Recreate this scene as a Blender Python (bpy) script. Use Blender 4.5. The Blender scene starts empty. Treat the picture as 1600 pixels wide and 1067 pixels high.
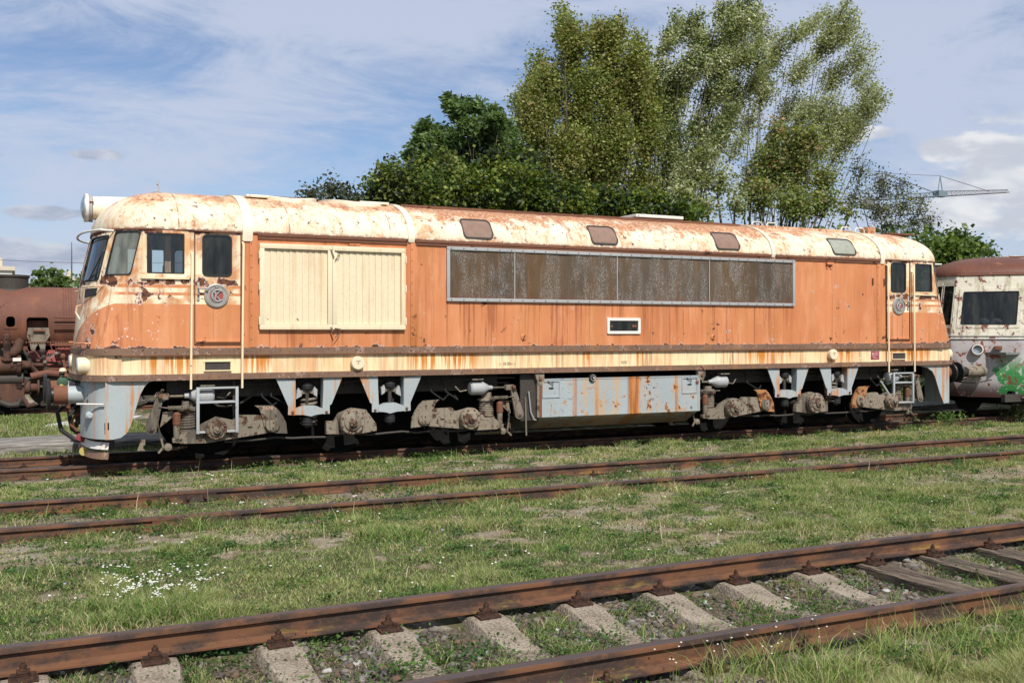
import bpy, bmesh, math, random
import numpy as np
from math import sin, cos, tan, atan, atan2, pi, radians, sqrt, hypot
from mathutils import Vector, Matrix
C = bpy.context.scene.collection
R = random.Random(7)

# ------------------------------------------------------------------ camera, sky, sun, exposure
CD, CH, CF, TH = 15.35, 1.97, 1580.0, radians(26.14)
cam = bpy.data.cameras.new('camera'); cam_o = bpy.data.objects.new('camera', cam); C.objects.link(cam_o)
cam.sensor_width = 36; cam.lens = CF/1600*36; cam.shift_y = -15.5/1600
cam.clip_start = .1; cam.clip_end = 3000
cam_o.location = (0, -CD, CH); cam_o.rotation_euler = (radians(90), 0, -TH)
bpy.context.scene.camera = cam_o
S = bpy.context.scene
S.view_settings.view_transform = 'Standard'; S.view_settings.look = 'None'
S.view_settings.exposure = 0.1; S.view_settings.gamma = 1
try: S.cycles.max_bounces = 6; S.cycles.transparent_max_bounces = 12
except Exception: pass
SUN_EL, SUN_AZ = 48.0, -4.0        # azimuth of the sun measured from -Y towards +X
sv = Vector((sin(radians(SUN_AZ))*cos(radians(SUN_EL)), -cos(radians(SUN_AZ))*cos(radians(SUN_EL)), sin(radians(SUN_EL))))
sl = bpy.data.lights.new('sun', 'SUN'); sl.energy = 5.0; sl.angle = radians(.5); sl.color = (1, .955, .88)
so = bpy.data.objects.new('sun', sl); C.objects.link(so); so.rotation_euler = sv.to_track_quat('Z', 'Y').to_euler()

class NT:
    """small helper to write node trees"""
    def __init__(s, tree): s.t = tree; s.n = tree.nodes; s.l = tree.links
    def new(s, typ, **k):
        n = s.n.new(typ)
        for a, v in k.items(): setattr(n, a, v)
        return n
    def put(s, sock, v):
        if hasattr(v, 'is_output'): s.l.new(v, sock)
        elif v is not None:
            if isinstance(v, (tuple, list)) and sock.type == 'RGBA' and len(v) == 3: v = (*v, 1)
            sock.default_value = v
    def math(s, op, a, b=None, c=None, clamp=False):
        n = s.new('ShaderNodeMath', operation=op, use_clamp=clamp)
        s.put(n.inputs[0], a)
        if b is not None: s.put(n.inputs[1], b)
        if c is not None: s.put(n.inputs[2], c)
        return n.outputs[0]
    def mul(s, a, b): return s.math('MULTIPLY', a, b)
    def add(s, a, b): return s.math('ADD', a, b)
    def step(s, v, a, b):       # smooth 0..1 between a and b (a may exceed b)
        n = s.new('ShaderNodeMapRange', interpolation_type='SMOOTHSTEP'); s.put(n.inputs[0], v)
        lo, hi, t0, t1 = (a, b, 0, 1) if a < b else (b, a, 1, 0)
        for i, x in zip((1, 2, 3, 4), (lo, hi, t0, t1)): n.inputs[i].default_value = x
        return n.outputs[0]
    def mix(s, f, a, b, bt='MIX'):
        n = s.new('ShaderNodeMix', data_type='RGBA', blend_type=bt)
        s.put(n.inputs[0], f); s.put(n.inputs[6], a); s.put(n.inputs[7], b); return n.outputs[2]
    def scale(s, vec, sc, loc=(0, 0, 0), rot=(0, 0, 0)):
        n = s.new('ShaderNodeMapping'); s.l.new(vec, n.inputs[0]); n.inputs['Scale'].default_value = sc
        n.inputs['Location'].default_value = loc; n.inputs['Rotation'].default_value = rot; return n.outputs[0]
    def noise(s, vec, sc, det=4, rough=.55, dist=0, lac=2):
        n = s.new('ShaderNodeTexNoise'); s.put(n.inputs['Vector'], vec); n.inputs['Scale'].default_value = sc
        n.inputs['Detail'].default_value = det; n.inputs['Roughness'].default_value = rough
        n.inputs['Distortion'].default_value = dist; n.inputs['Lacunarity'].default_value = lac; return n.outputs[0]
    def vor(s, vec, sc, out=0, feat='F1'):
        n = s.new('ShaderNodeTexVoronoi', feature=feat); s.put(n.inputs['Vector'], vec); n.inputs['Scale'].default_value = sc
        return n.outputs[out]
    def xyz(s, vec):
        n = s.new('ShaderNodeSeparateXYZ'); s.l.new(vec, n.inputs[0]); return n.outputs
    def comb(s, x, y, z):
        n = s.new('ShaderNodeCombineXYZ')
        for i, v in enumerate((x, y, z)): s.put(n.inputs[i], v)
        return n.outputs[0]

def make_world():
    w = bpy.data.worlds.new('World'); S.world = w; w.use_nodes = True
    t = NT(w.node_tree); t.n.clear()
    sky = t.new('ShaderNodeTexSky', sky_type='NISHITA'); sky.sun_disc = False
    sky.sun_elevation = radians(SUN_EL); sky.sun_rotation = radians(180-SUN_AZ)
    sky.air_density = 1.0; sky.dust_density = .6; sky.ozone_density = 2.2
    d = t.new('ShaderNodeTexCoord').outputs['Generated']
    x, y, z = t.xyz(d)
    az = t.math('ARCTAN2', x, y)                         # 0 = +Y, towards +X
    el = t.math('ARCSINE', z)
    uv = t.comb(az, el, 0.0)
    # cirrus veil: long soft streaks
    c1 = t.noise(t.scale(uv, (2.2, 7.5, 1), (.3, .1, 0), (0, 0, radians(24))), 1.3, 7, .62, .5)
    c2 = t.noise(t.scale(uv, (1.2, 2.6, 1), (3.3, 1.1, 0), (0, 0, radians(-35))), 2.0, 4, .5, .3)
    c3 = t.noise(t.scale(uv, (9, 42, 1), (1, 2, 0), (0, 0, radians(10))), 1.0, 5, .6, .6)
    veil = t.add(t.mul(t.add(t.mul(t.math('SUBTRACT', c1, .5), 1.5), .5), .55), t.add(t.mul(t.add(t.mul(t.math('SUBTRACT', c2, .5), 1.3), .5), .5), t.mul(c3, .12)))
    high = t.step(el, .07, .30)
    right = t.step(az, .30, .62)
    veil = t.add(veil, t.add(t.mul(high, .17), t.mul(right, .02)))
    c5 = t.noise(t.scale(uv, (3.4, 12, 1), (7.3, 2.1, 0), (0, 0, radians(32))), 1.2, 9, .68, .9)
    veil = t.add(veil, t.mul(t.math('SUBTRACT', c5, .5), .95))
    veil = t.add(t.mul(t.step(veil, .44, .84), .84), .06)
    colr = t.mix(veil, t.mix(1.0, sky.outputs[0], (1.0, 1.06, 1.20), 'MULTIPLY'), (5.9, 6.6, 8.2))
    # cumulus banks low in the sky
    def g(az0, el0, sa, se):
        a = t.math('DIVIDE', t.math('SUBTRACT', az, radians(az0)), radians(sa))
        e = t.math('DIVIDE', t.math('SUBTRACT', el, radians(el0)), radians(se))
        r2 = t.add(t.mul(a, a), t.mul(e, e))
        return t.math('POWER', 2.718, t.mul(r2, -1.0))
    m = g(54.5, 7.6, 6.0, 3.0)
    for a in ((61, 8.5, 6, 4.0), (51.0, 9.4, 3.2, .9), (50.0, 6.3, 2.4, 1.2), (-2.0, 3.9, 8.5, .95), (1.5, 6.1, 2.1, .42), (-3.5, 8.8, 2.6, .35), (3.8, 9.2, 1.8, .33), (45, 2.5, 4, 1.0), (44, 10.5, 4, .5), (78, 6, 10, 3), (-25, 6, 12, 2.5)):
        m = t.math('MAXIMUM', m, g(*a))
    n = t.noise(t.scale(uv, (15, 30, 1), (0, 0, 0)), 1.0, 7, .58, .35)
    cov = t.step(t.add(t.mul(m, .55), t.mul(n, .95)), .64, .80)
    shade = t.noise(t.scale(uv, (15, 30, 1), (0, .45, 0)), 1.0, 4, .55, .3)
    lowl = t.step(az, radians(10), radians(30))
    bright = t.mix(t.step(shade, .40, .62), (6.2, 6.5, 7.3), (9.0, 9.1, 9.2))
    dull = t.mix(t.step(shade, .38, .62), (4.0, 4.5, 5.9), (6.6, 7.0, 7.8))
    ccol = t.mix(lowl, dull, bright)
    colr = t.mix(t.mul(cov, .88), colr, ccol)
    bg = t.new('ShaderNodeBackground'); t.l.new(colr, bg.inputs[0]); bg.inputs[1].default_value = .088
    out = t.new('ShaderNodeOutputWorld'); t.l.new(bg.outputs[0], out.inputs[0])
make_world()

# ------------------------------------------------------------------ measuring helpers (photo pixel -> place on a plane parallel to the track)
def W(px, py, Y=0.0):
    d = CD+Y; a = atan((px-800)/CF)+TH
    return d*tan(a), CH-(py-518)*d/cos(a)*cos(a-TH)/CF
def PX(px, Y=0.0): return W(px, 518, Y)[0]

# ------------------------------------------------------------------ materials
MATS = {}
def mat(name, fn):
    m = bpy.data.materials.new(name); m.use_nodes = True
    t = NT(m.node_tree); b = m.node_tree.nodes['Principled BSDF']
    co = t.new('ShaderNodeTexCoord').outputs['Object']
    fn(t, b, co); MATS[name] = m; return m
def setb(t, b, col=None, rough=None, metal=None, bump=None, bstr=.3, bdist=.01, spec=None):
    if col is not None: t.put(b.inputs['Base Color'], col)
    if rough is not None: t.put(b.inputs['Roughness'], rough)
    if metal is not None: t.put(b.inputs['Metallic'], metal)
    if spec is not None: b.inputs['Specular IOR Level'].default_value = spec
    if bump is not None:
        n = t.new('ShaderNodeBump'); n.inputs['Strength'].default_value = bstr; n.inputs['Distance'].default_value = bdist
        t.put(n.inputs['Height'], bump); t.l.new(n.outputs[0], b.inputs['Normal'])

RUST = (.155, .050, .018); RUSTD = (.060, .022, .012); ORUST = (.50, .19, .045)
def weather(t, co, base, patch=.62, pscale=2.5, streak=.55, sscale=9, sstr=.7, speck=.70, scol=(.42, .15, .03), grime=.2, chip=None, rustc=RUST):
    """base colour with faded areas, running rust streaks, flaked patches and specks"""
    lo = t.noise(co, 1.1, 4)
    col = t.mix(t.mul(t.step(lo, .3, .7), grime), base, tuple(c*.62 for c in base) if isinstance(base, tuple) else (.3, .22, .15))
    fine = t.noise(co, 30, 3)
    col = t.mix(t.mul(t.step(fine, .35, .75), .12), col, (.25, .17, .10))
    st = t.noise(t.scale(co, (sscale, sscale, .35)), 1.0, 5, .65)
    st2 = t.noise(co, .9, 2)
    sf = t.mul(t.step(t.add(st, t.mul(t.math('SUBTRACT', st2, .5), .5)), streak, streak+.16), sstr)
    col = t.mix(sf, col, scol)
    pn = t.noise(co, pscale, 9, .68, .3)
    pf = t.step(pn, patch, patch+.035)
    if chip is not None:
        cf = t.step(pn, patch-.03, patch-.01); col = t.mix(cf, col, chip)
    rc = t.mix(t.step(t.noise(co, 14, 4), .35, .65), rustc, tuple(c*.45 for c in rustc))
    col = t.mix(pf, col, rc)
    sp = t.noise(co, 22, 4, .7)
    spf = t.step(sp, speck, speck+.03)
    col = t.mix(spf, col, RUSTD)
    return col, pf, sf, spf

def paint(name, base, rough=.5, spec=.35, bstr=.25, **k):
    def f(t, b, co):
        col, pf, sf, spf = weather(t, co, base, **k)
        r = t.math('ADD', t.mul(t.math('MAXIMUM', pf, spf), .35), rough, clamp=True)
        h = t.add(t.mul(t.math('MAXIMUM', pf, spf), -1.0), t.mul(t.noise(co, 5, 3), .6))
        setb(t, b, col, r, 0, h, bstr, .006, spec)
    return mat(name, f)

ORANGE = (.57, .222, .095); CREAM = (.80, .66, .42); WHITE = (.80, .72, .56)
GREY = (.35, .395, .405); BROWN = (.19, .112, .075)

def f_body(t, b, co):
    x, y, z = t.xyz(co)
    w = t.mul(t.math('SUBTRACT', t.noise(co, 1.2, 2), .5), .0)
    # end distance: 0 at the very nose, grows along the body (both ends alike)
    ex = t.math('SUBTRACT', 8.785, t.math('ABSOLUTE', t.math('SUBTRACT', x, 9.585)))
    cab = t.step(ex, 2.225, 2.22)                      # 1 on the cabs
    # cab livery: cream top, orange below z 2.37, sweeping down round the nose
    ay = t.math('SUBTRACT', 1.53, t.math('ABSOLUTE', t.math('SUBTRACT', y, 1.53)))
    sweep = t.math('SUBTRACT', 2.37, t.mul(t.math('MAXIMUM', t.math('SUBTRACT', ay, .10), 0.0), .46))
    org_lo = t.step(t.math('SUBTRACT', z, sweep), .004, -.004)
    st1 = t.mul(t.step(z, 2.600, 2.606), t.step(z, 2.655, 2.649))
    st2 = t.mul(t.step(z, 2.492, 2.498), t.step(z, 2.540, 2.534))
    cab_or = t.math('MAXIMUM', org_lo, t.mul(t.step(ex, .42, .55), t.math('MAXIMUM', st1, st2)))
    is_or = t.add(t.mul(cab, cab_or), t.mul(t.math('SUBTRACT', 1.0, cab), 1.0))
    band = t.step(z, 1.70, 1.695)
    lo = t.noise(co, .8, 5, .6)
    orange = t.mix(t.step(lo, .3, .72), ORANGE, (.47, .165, .065))
    vst = t.noise(t.scale(co, (5, 5, .10)), 1.0, 5, .6)
    orange = t.mix(t.mul(t.step(vst, .42, .72), .40), orange, (.66, .27, .12))
    cream = t.mix(t.step(t.noise(co, 1.6, 5, .6), .35, .7), (.80, .70, .50), (.74, .60, .38))
    col = t.mix(is_or, cream, orange)
    col = t.mix(band, col, t.mix(t.step(lo, .35, .7), CREAM, (.78, .60, .34)))
    # rust runs: thin vertical streaks, different above and on the band
    n1 = t.noise(t.scale(co, (14, 14, .45)), 1.0, 5, .7)
    n1b = t.noise(t.scale(co, (2.2, 2.2, .25)), 1.0, 3, .55)
    s_up = t.mul(t.step(t.add(t.mul(n1, .75), t.mul(n1b, .42)), .605, .74), .8)
    for zt_, xa_, xb_, thr in ((2.47, 6.3, 13.75, .50), (3.36, 3.25, 16.0, .575), (2.0, 3.25, 5.65, .52)):
        nd = t.noise(t.scale(co, (21, 21, .12), (zt_*3, 0, 0)), 1.0, 4, .72); dd = t.math('SUBTRACT', zt_, z)
        nm_ = t.noise(t.scale(co, (2.3, 2.3, .02), (zt_*5, 0, 0)), 1.0, 3, .6)
        m = t.mul(t.step(t.math('SUBTRACT', t.add(nd, t.mul(t.math('SUBTRACT', nm_, .51), .95)), t.mul(dd, .15)), thr, thr+.085), t.mul(t.step(z, zt_+.004, zt_-.004), t.mul(t.step(x, xa_, xa_+.05), t.step(x, xb_, xb_-.05))))
        col = t.mix(t.mul(t.mul(m, .66), t.math('SUBTRACT', 1.0, band)), col, (.25, .075, .028))
    wash = t.noise(t.scale(co, (1.6, 1.6, .35), (4, 0, 0)), 1.0, 6, .68)
    col = t.mix(t.mul(t.step(wash, .47, .66), t.mul(.65, t.math('SUBTRACT', 1.0, band))), col, (.46, .19, .065))
    pale = t.noise(t.scale(co, (2.4, 2.4, .5), (14, 0, 0)), 1.0, 6, .68)
    col = t.mix(t.mul(t.step(pale, .48, .64), t.mul(.50, is_or)), col, (.66, .31, .16))
    sm = t.math('ABSOLUTE', t.math('SUBTRACT', t.math('FRACT', t.mul(t.math('SUBTRACT', x, 5.85), 1/1.96)), .5))
    seamx = t.mul(t.mul(t.step(sm, .0045, .0028), t.step(x, 5.8, 5.85)), t.mul(t.step(x, 15.8, 15.7), t.step(z, 1.7, 1.75)))
    col = t.mix(t.mul(seamx, .6), col, (.17, .06, .03))
    down = t.step(z, 2.7, 1.7)
    zone = t.mul(t.step(x, 6.2, 6.6), t.mul(t.step(x, 14.2, 13.4), t.step(z, 2.5, 2.35)))
    col = t.mix(t.mul(s_up, t.math('ADD', t.mul(zone, .75), t.add(t.mul(cab, .25), .42), clamp=True)), col, (.26, .075, .025))
    n2 = t.noise(t.scale(co, (13, 13, .7), (3, 0, 0)), 1.0, 5, .72)
    n2b = t.noise(t.scale(co, (.9, .9, .05), (5, 0, 0)), 1.0, 3, .6)
    s_lo = t.step(t.add(t.mul(n2, .62), t.mul(n2b, .55)),   .555, .665)
    grp_ = 0.0
    for xc, hw_ in ((6.3, .9), (13.1, .9), (16.8, 1.0), (3.3, .35), (2.0, .5), (14.9, .5), (9.0, .12), (10.1, .12)):
        gm = t.step(t.math('ABSOLUTE', t.math('SUBTRACT', x, xc)), hw_, hw_*.4); grp_ = gm if grp_ == 0.0 else t.math('MAXIMUM', grp_, gm)
    n4 = t.noise(t.scale(co, (17, 17, .4), (9, 0, 0)), 1.0, 5, .7)
    s_lo = t.math('MAXIMUM', t.mul(s_lo, .55), t.mul(t.step(t.math('SUBTRACT', n4, t.mul(t.math('SUBTRACT', 1.62, z), .18)), .425, .51), t.mul(grp_, 1.3)))
    s_lo = t.mul(t.mul(t.math('MINIMUM', s_lo, 1.25), t.add(t.mul(t.step(z, 1.3, 1.62), .30), .60)), band)
    col = t.mix(s_lo, col, t.mix(t.step(n2, .5, .66), (.55, .205, .035), (.33, .095, .02)))
    # wide orange-brown runs beside the shutter and at the grille end
    for xc, wd, z0 in ((5.78, .10, 3.0), (13.15, .22, 2.45), (3.16, .06, 3.3), (13.62, .05, 2.5), (15.9, .04, 2.2)):
        m = t.mul(t.step(t.math('ABSOLUTE', t.math('SUBTRACT', x, xc)), wd, wd*.1), t.mul(t.step(z, z0+.2, z0-.4), t.step(z, 1.6, 1.66)))
        col = t.mix(t.mul(m, t.mul(t.step(n1, .3, .6), .65)), col, (.36, .12, .03))
    # cab rust: seams under roof, under the windows, orange blush over the cream
    blush = t.step(t.noise(co, 2.6, 7, .66, .4), .44, .60)
    col = t.mix(t.mul(t.mul(cab, t.step(z, 1.7, 1.8)), t.mul(blush, t.math('SUBTRACT', .85, t.mul(org_lo, .62)))), col, t.mix(t.step(n1, .4, .6), (.60, .29, .11), (.42, .15, .05)))
    pn = t.noise(co, 3.4, 10, .70, .25)
    near_nose = t.step(ex, 1.6, .3)
    seam = t.math('MAXIMUM', t.step(z, 1.80, 1.72), t.math('MAXIMUM', t.step(z, 3.33, 3.44), t.mul(cab, t.mul(t.step(z, 2.60, 2.68), t.step(z, 2.80, 2.72)))))
    pv = t.add(pn, t.add(t.mul(t.mul(cab, t.step(z, 2.3, 2.4)), .05), t.add(t.mul(seam, .13), t.mul(t.mul(near_nose, t.step(z, 2.75, 2.3)), .055))))
    pv = t.math('SUBTRACT', pv, t.mul(band, .2))
    chip = t.mul(t.step(pv, .635, .645), .85)
    col = t.mix(chip, col, (.62, .50, .44))
    scab = t.noise(t.scale(co, (1, 1, 1), (31, 7, 3)), 4.2, 9, .72)
    pv = t.math('MAXIMUM', pv, t.math('SUBTRACT', t.add(scab, t.mul(t.step(z, 2.3, 1.75), .035)), t.mul(band, .2)))
    pf = t.step(pv, .652, .665)
    col = t.mix(pf, col, t.mix(t.step(t.noise(co, 17, 3), .4, .6), (.17, .06, .025), (.055, .022, .014)))
    # flaked white dots near the nose
    vd = t.vor(t.scale(co, (1, 1, 1)), 16, 0); rnd = t.noise(co, 3.0, 2)
    wd = t.mul(t.mul(t.step(vd, .22, .17), t.step(rnd, .50, .58)), t.mul(near_nose, t.mul(t.step(z, 1.8, 1.9), t.step(z, 2.5, 2.4))))
    col = t.mix(wd, col, (.72, .70, .72))
    sp = t.step(t.noise(co, 26, 4, .72), .70, .72)
    col = t.mix(sp, col, RUSTD)
    rust = t.math('MAXIMUM', pf, sp)
    setb(t, b, col, t.math('ADD', t.mul(rust, .3), .46, clamp=True), 0,
         t.add(t.mul(rust, -1.0), t.mul(t.noise(co, 2.2, 3), 1.6)), .35, .006, .35)
mat('body_paint', f_body)

def f_roof(t, b, co):
    x, y, z = t.xyz(co)
    base = t.mix(t.step(t.noise(co, 1.4, 6, .6), .35, .68), (.70, .645, .50), (.65, .54, .38))
    top = t.step(z, 3.72, 4.05)
    rn = t.noise(t.scale(co, (1, 1, 1)), 2.4, 10, .74, .15)
    mid = t.mul(t.step(x, 5.4, 6.2), t.step(x, 14.5, 12.5))
    rn2 = t.noise(t.scale(co, (9, 1.6, 1.6)), 1.3, 8, .72, .15)
    brk = t.step(t.noise(co, 19, 6, .75), .36, .60)
    f1 = t.step(t.add(rn, t.add(t.mul(top, .15), t.mul(mid, .03))), .50, .65)
    col = t.mix(t.mul(t.mul(f1, .85), t.add(t.mul(brk, .6), .4)), base, (.56, .25, .10))
    f2 = t.step(t.add(t.mul(t.add(rn2, rn), .5), t.add(t.mul(top, .075), t.mul(t.mul(mid, t.step(z, 3.6, 3.85)), .085))), .565, .62)
    col = t.mix(t.mul(f2, t.add(t.mul(brk, .75), .2)), col, (.31, .115, .05))
    st = t.noise(t.scale(co, (12, 12, .8)), 1.0, 5, .7)
    st3 = t.noise(t.scale(co, (3, 3, .3), (5, 0, 0)), 1.0, 4, .6)
    col = t.mix(t.mul(t.step(t.add(t.mul(st, .7), t.mul(st3, .35)), .535, .62), t.mul(t.step(z, 3.42, 3.5), .45)), col, t.mix(t.step(st, .45, .6), (.64, .38, .17), (.46, .20, .075)))
    rs = t.math('ABSOLUTE', t.math('SUBTRACT', t.math('FRACT', t.mul(t.add(x, .3), 1/1.62)), .5))
    col = t.mix(t.mul(t.step(rs, .012, .002), t.mul(t.step(t.noise(co, 6, 5, .7), .40, .55), .8)), col, (.26, .10, .045))
    edge = t.mul(t.step(z, 3.50, 3.445), t.step(t.noise(co, 9, 6, .7), .40, .52))
    col = t.mix(t.mul(edge, .9), col, (.17, .06, .03))
    d = t.step(t.noise(co, 8, 8, .74), .59, .62); col = t.mix(d, col, (.11, .045, .03))
    lich = t.mul(t.step(t.noise(co, 3.1, 6, .65), .56, .66), t.step(z, 3.9, 4.1))
    col = t.mix(t.mul(lich, .5), col, (.20, .17, .07))
    setb(t, b, col, .6, 0, t.add(t.mul(t.math('MAXIMUM', d, f2), -.7), t.mul(t.noise(co, 3, 3), 1.6)), .35, .006, .3)
mat('roof_paint', f_roof)

paint('cream', CREAM, patch=.70, streak=.63, sstr=.6, speck=.74, scol=(.55, .25, .07), grime=.12)
paint('cream_plain', (.72, .62, .43), patch=.67, streak=.53, sscale=7, sstr=.28, speck=.73, scol=(.5, .22, .07), grime=.08)
paint('brown_rail', BROWN, patch=.61, pscale=4.5, streak=.52, sscale=5, sstr=.45, speck=.62, scol=(.30, .15, .055), chip=(.33, .23, .19), grime=.5, rough=.6)
paint('grey_paint', GREY, patch=.66, pscale=4, streak=.495, sscale=8, sstr=.9, speck=.66, chip=(.50, .42, .36), scol=(.46, .18, .04), grime=.25, rough=.55)
paint('dusty_steel', (.235, .20, .15), patch=.55, pscale=5, streak=.50, sscale=5, sstr=.75, speck=.60, scol=(.055, .045, .038), grime=.7, rough=.75, rustc=(.10, .055, .035))
paint('dark_steel', (.045, .04, .036), patch=.66, streak=.7, sstr=.4, speck=.7, scol=(.09, .05, .03), grime=.5, rough=.7)
paint('silver', (.36, .37, .37), patch=.68, streak=.64, sstr=.5, speck=.72, scol=(.30, .17, .09), grime=.35, rough=.45)
paint('light_grey', (.36, .38, .39), patch=.66, pscale=9, streak=.68, sstr=.4, speck=.68, grime=.2)
paint('rust_steel', (.17, .068, .038), patch=.6, streak=.6, sstr=.5, speck=.64, scol=(.09, .035, .02), grime=.6, rough=.8, rustc=(.08, .03, .02))
paint('boiler_rust', (.155, .060, .040), patch=.66, pscale=1.4, streak=.52, sscale=2.5, sstr=.5, speck=.72, scol=(.26, .095, .04), grime=.6, rough=.75, rustc=(.09, .035, .025))
paint('red_frame', (.34, .085, .075), patch=.62, pscale=3, streak=.62, sstr=.5, speck=.68, grime=.3, scol=(.14, .05, .03), rustc=(.08, .03, .02))
paint('white_paint', (.72, .70, .64), patch=.64, pscale=3, streak=.60, sstr=.5, speck=.68, grime=.2)
paint('concrete', (.40, .335, .265), patch=.9, streak=.8, speck=.62, grime=.4, rough=.9, spec=.1)
paint('car_brown', (.13, .045, .026), patch=.58, pscale=1.4, streak=.6, sstr=.4, speck=.72, grime=.5, rough=.5, rustc=(.24, .10, .06), scol=(.30, .14, .06))
def f_concrete(t, b, co):
    n = t.noise(co, 60, 4, .7); n2 = t.noise(co, 4, 5)
    col = t.mix(t.step(n2, .35, .68), (.32, .265, .205), (.18, .145, .11)); col = t.mix(t.mul(t.step(t.noise(co, 9, 6, .7), .52, .66), .6), col, (.14, .105, .08))
    col = t.mix(t.step(n, .55, .68), col, (.46, .40, .33)); col = t.mix(t.step(n, .45, .36), col, (.10, .08, .06))
    setb(t, b, col, .92, 0, t.add(n, t.mul(t.vor(co, 45), .6)), .8, .012, .1)
mat('sleeper_concrete', f_concrete)
def f_wood(t, b, co):
    n = t.noise(t.scale(co, (22, 1.6, 22)), 1.5, 7, .7, .4)
    col = t.mix(t.step(n, .35, .65), (.035, .026, .022), (.20, .155, .115))
    setb(t, b, col, .85, 0, n, 1.0, .02, .15)
mat('sleeper_wood', f_wood)
def f_post(t, b, co):
    n = t.noise(t.scale(co, (30, 30, 3)), 1.5, 6, .65)
    setb(t, b, t.mix(t.step(n, .35, .65), (.42, .27, .18), (.22, .13, .09)), .8)
mat('raw_wood', f_post)
def f_rail(t, b, co):
    x, y, z = t.xyz(co)
    n = t.noise(t.scale(co, (2.2, 6, 6)), 1.2, 6, .62); n2 = t.noise(co, 35, 4, .7)
    col = t.mix(t.step(n, .40, .60), (.040, .025, .020), (.135, .058, .027))
    col = t.mix(t.mul(t.step(n2, .5, .7), .35), col, (.18, .085, .04))
    yl = t.mul(t.step(t.noise(t.scale(co, (1.2, 4, 4), (4, 0, 0)), 1.5, 7, .7), .54, .66), t.step(z, .075, .035))
    col = t.mix(t.mul(yl, .6), col, (.26, .17, .035))
    top = t.step(z, .1445, .1475)
    col = t.mix(top, col, (.115, .085, .078))
    setb(t, b, col, t.math('SUBTRACT', .72, t.mul(top, .34)), t.mul(top, .55), n2, .5, .004, .4)
mat('rail_steel', f_rail)
def f_boltm(t, b, co):
    n = t.noise(co, 30, 4, .7)
    setb(t, b, t.mix(t.step(n, .35, .65), (.028, .017, .014), (.075, .036, .022)), .8, 0, n, .6, .006, .2)
mat('bolt_steel', f_boltm)
def f_grille(t, b, co):
    x, y, z = t.xyz(co)
    n = t.noise(t.scale(co, (7, 7, 1.5)), 1.0, 9, .74, 0); n2 = t.noise(t.scale(co, (1.2, 1, .3), (2, 0, 0)), 1.0, 3)
    col = t.mix(t.step(n2, .35, .65), (.075, .052, .034), (.115, .064, .026))
    col = t.mix(t.mul(t.step(t.add(t.mul(n, .8), t.mul(n2, .2)), .50, .70), .35), col, (.24, .25, .24))
    col = t.mix(t.mul(t.step(t.noise(t.scale(co, (11, 11, .4), (7, 0, 0)), 1.0, 4, .6), .60, .70), .7), col, (.20, .085, .035))
    col = t.mix(t.mul(t.step(z, 2.62, 2.50), .6), col, (.13, .045, .03))
    pan = t.math('FLOOR', t.mul(t.math('SUBTRACT', x, 6.4), .55)); col = t.mix(t.mul(t.math('FRACT', t.mul(pan, .37)), .35), col, (.15, .12, .09))
    gsp = t.noise(t.scale(co, (60, 60, 32)), 1.0, 5, .8); g3 = t.noise(t.scale(co, (3.2, 3.2, .7), (11, 0, 0)), 1.0, 6, .65)
    col = t.mix(t.mul(t.step(gsp, .46, .62), t.add(t.mul(t.step(g3, .44, .58), .75), .05)), col, (.29, .30, .295))
    # woven wire mesh
    wv = t.mul(t.math('ABSOLUTE', t.math('SINE', t.mul(x, 260))), t.math('ABSOLUTE', t.math('SINE', t.mul(z, 260))))
    col = t.mix(t.mul(t.step(wv, .5, .9), .30), col, (.02, .015, .012))
    setb(t, b, col, .65, .1, wv, .4, .004, .3)
mat('mesh_grille', f_grille)
def glass(name, tint=(.55, .62, .60), rough=.03, dirt=.22, op=.18, refl=1.0):
    def f(t, b, co):
        out = [n for n in t.n if n.type == 'OUTPUT_MATERIAL'][0]
        tr = t.new('ShaderNodeBsdfTransparent'); tr.inputs[0].default_value = (*tint, 1)
        gl = t.new('ShaderNodeBsdfGlossy'); gl.inputs['Roughness'].default_value = rough; gl.inputs[0].default_value = (.9, .95, 1, 1)
        lw = t.new('ShaderNodeLayerWeight'); lw.inputs[0].default_value = .5; frv = t.add(t.mul(t.math('POWER', lw.outputs['Facing'], 4.0), .9), .055)
        m1 = t.new('ShaderNodeMixShader'); t.l.new(t.math('MULTIPLY', frv, refl, clamp=True), m1.inputs[0]); t.l.new(tr.outputs[0], m1.inputs[1]); t.l.new(gl.outputs[0], m1.inputs[2])
        df = t.new('ShaderNodeBsdfDiffuse'); df.inputs[0].default_value = (.30, .32, .27, 1)
        m2 = t.new('ShaderNodeMixShader')
        dn = t.noise(t.scale(co, (5, 5, 1.2)), 1.3, 5, .6)
        t.l.new(t.math('ADD', t.mul(t.step(dn, .35, .75), dirt), op, clamp=True), m2.inputs[0]); t.l.new(m1.outputs[0], m2.inputs[1]); t.l.new(df.outputs[0], m2.inputs[2])
        t.l.new(m2.outputs[0], out.inputs[0])
    return mat(name, f)
glass('glass', (.86, .92, .92), dirt=.06, op=.01)
glass('glass_dark', (.20, .23, .24), dirt=.10, op=.015, refl=.7)
glass('glass_dusty', (.50, .55, .50), dirt=.35, op=.22)
def simple(name, c, r=.6, m=0, spec=.4):
    return mat(name, lambda t, b, co: setb(t, b, t.mix(t.mul(t.step(t.noise(co, 9, 4), .35, .7), .4), c, tuple(v*.55 for v in c)), r, m, spec=spec))
simple('rubber', (.018, .018, .019), .7)
simple('shade_black', (.010, .0095, .009), .9, spec=.1)  # near-black, puts the shade under vehicles and in openings into the colour
simple('black_paint', (.02, .019, .018), .45)
simple('interior', (.16, .17, .16), .8)
simple('skylight_glass', (.24, .155, .115), .28); simple('skylight_pale', (.30, .31, .25), .28)
simple('lamp_glass', (.30, .36, .42), .08, .2, .8)
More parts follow.
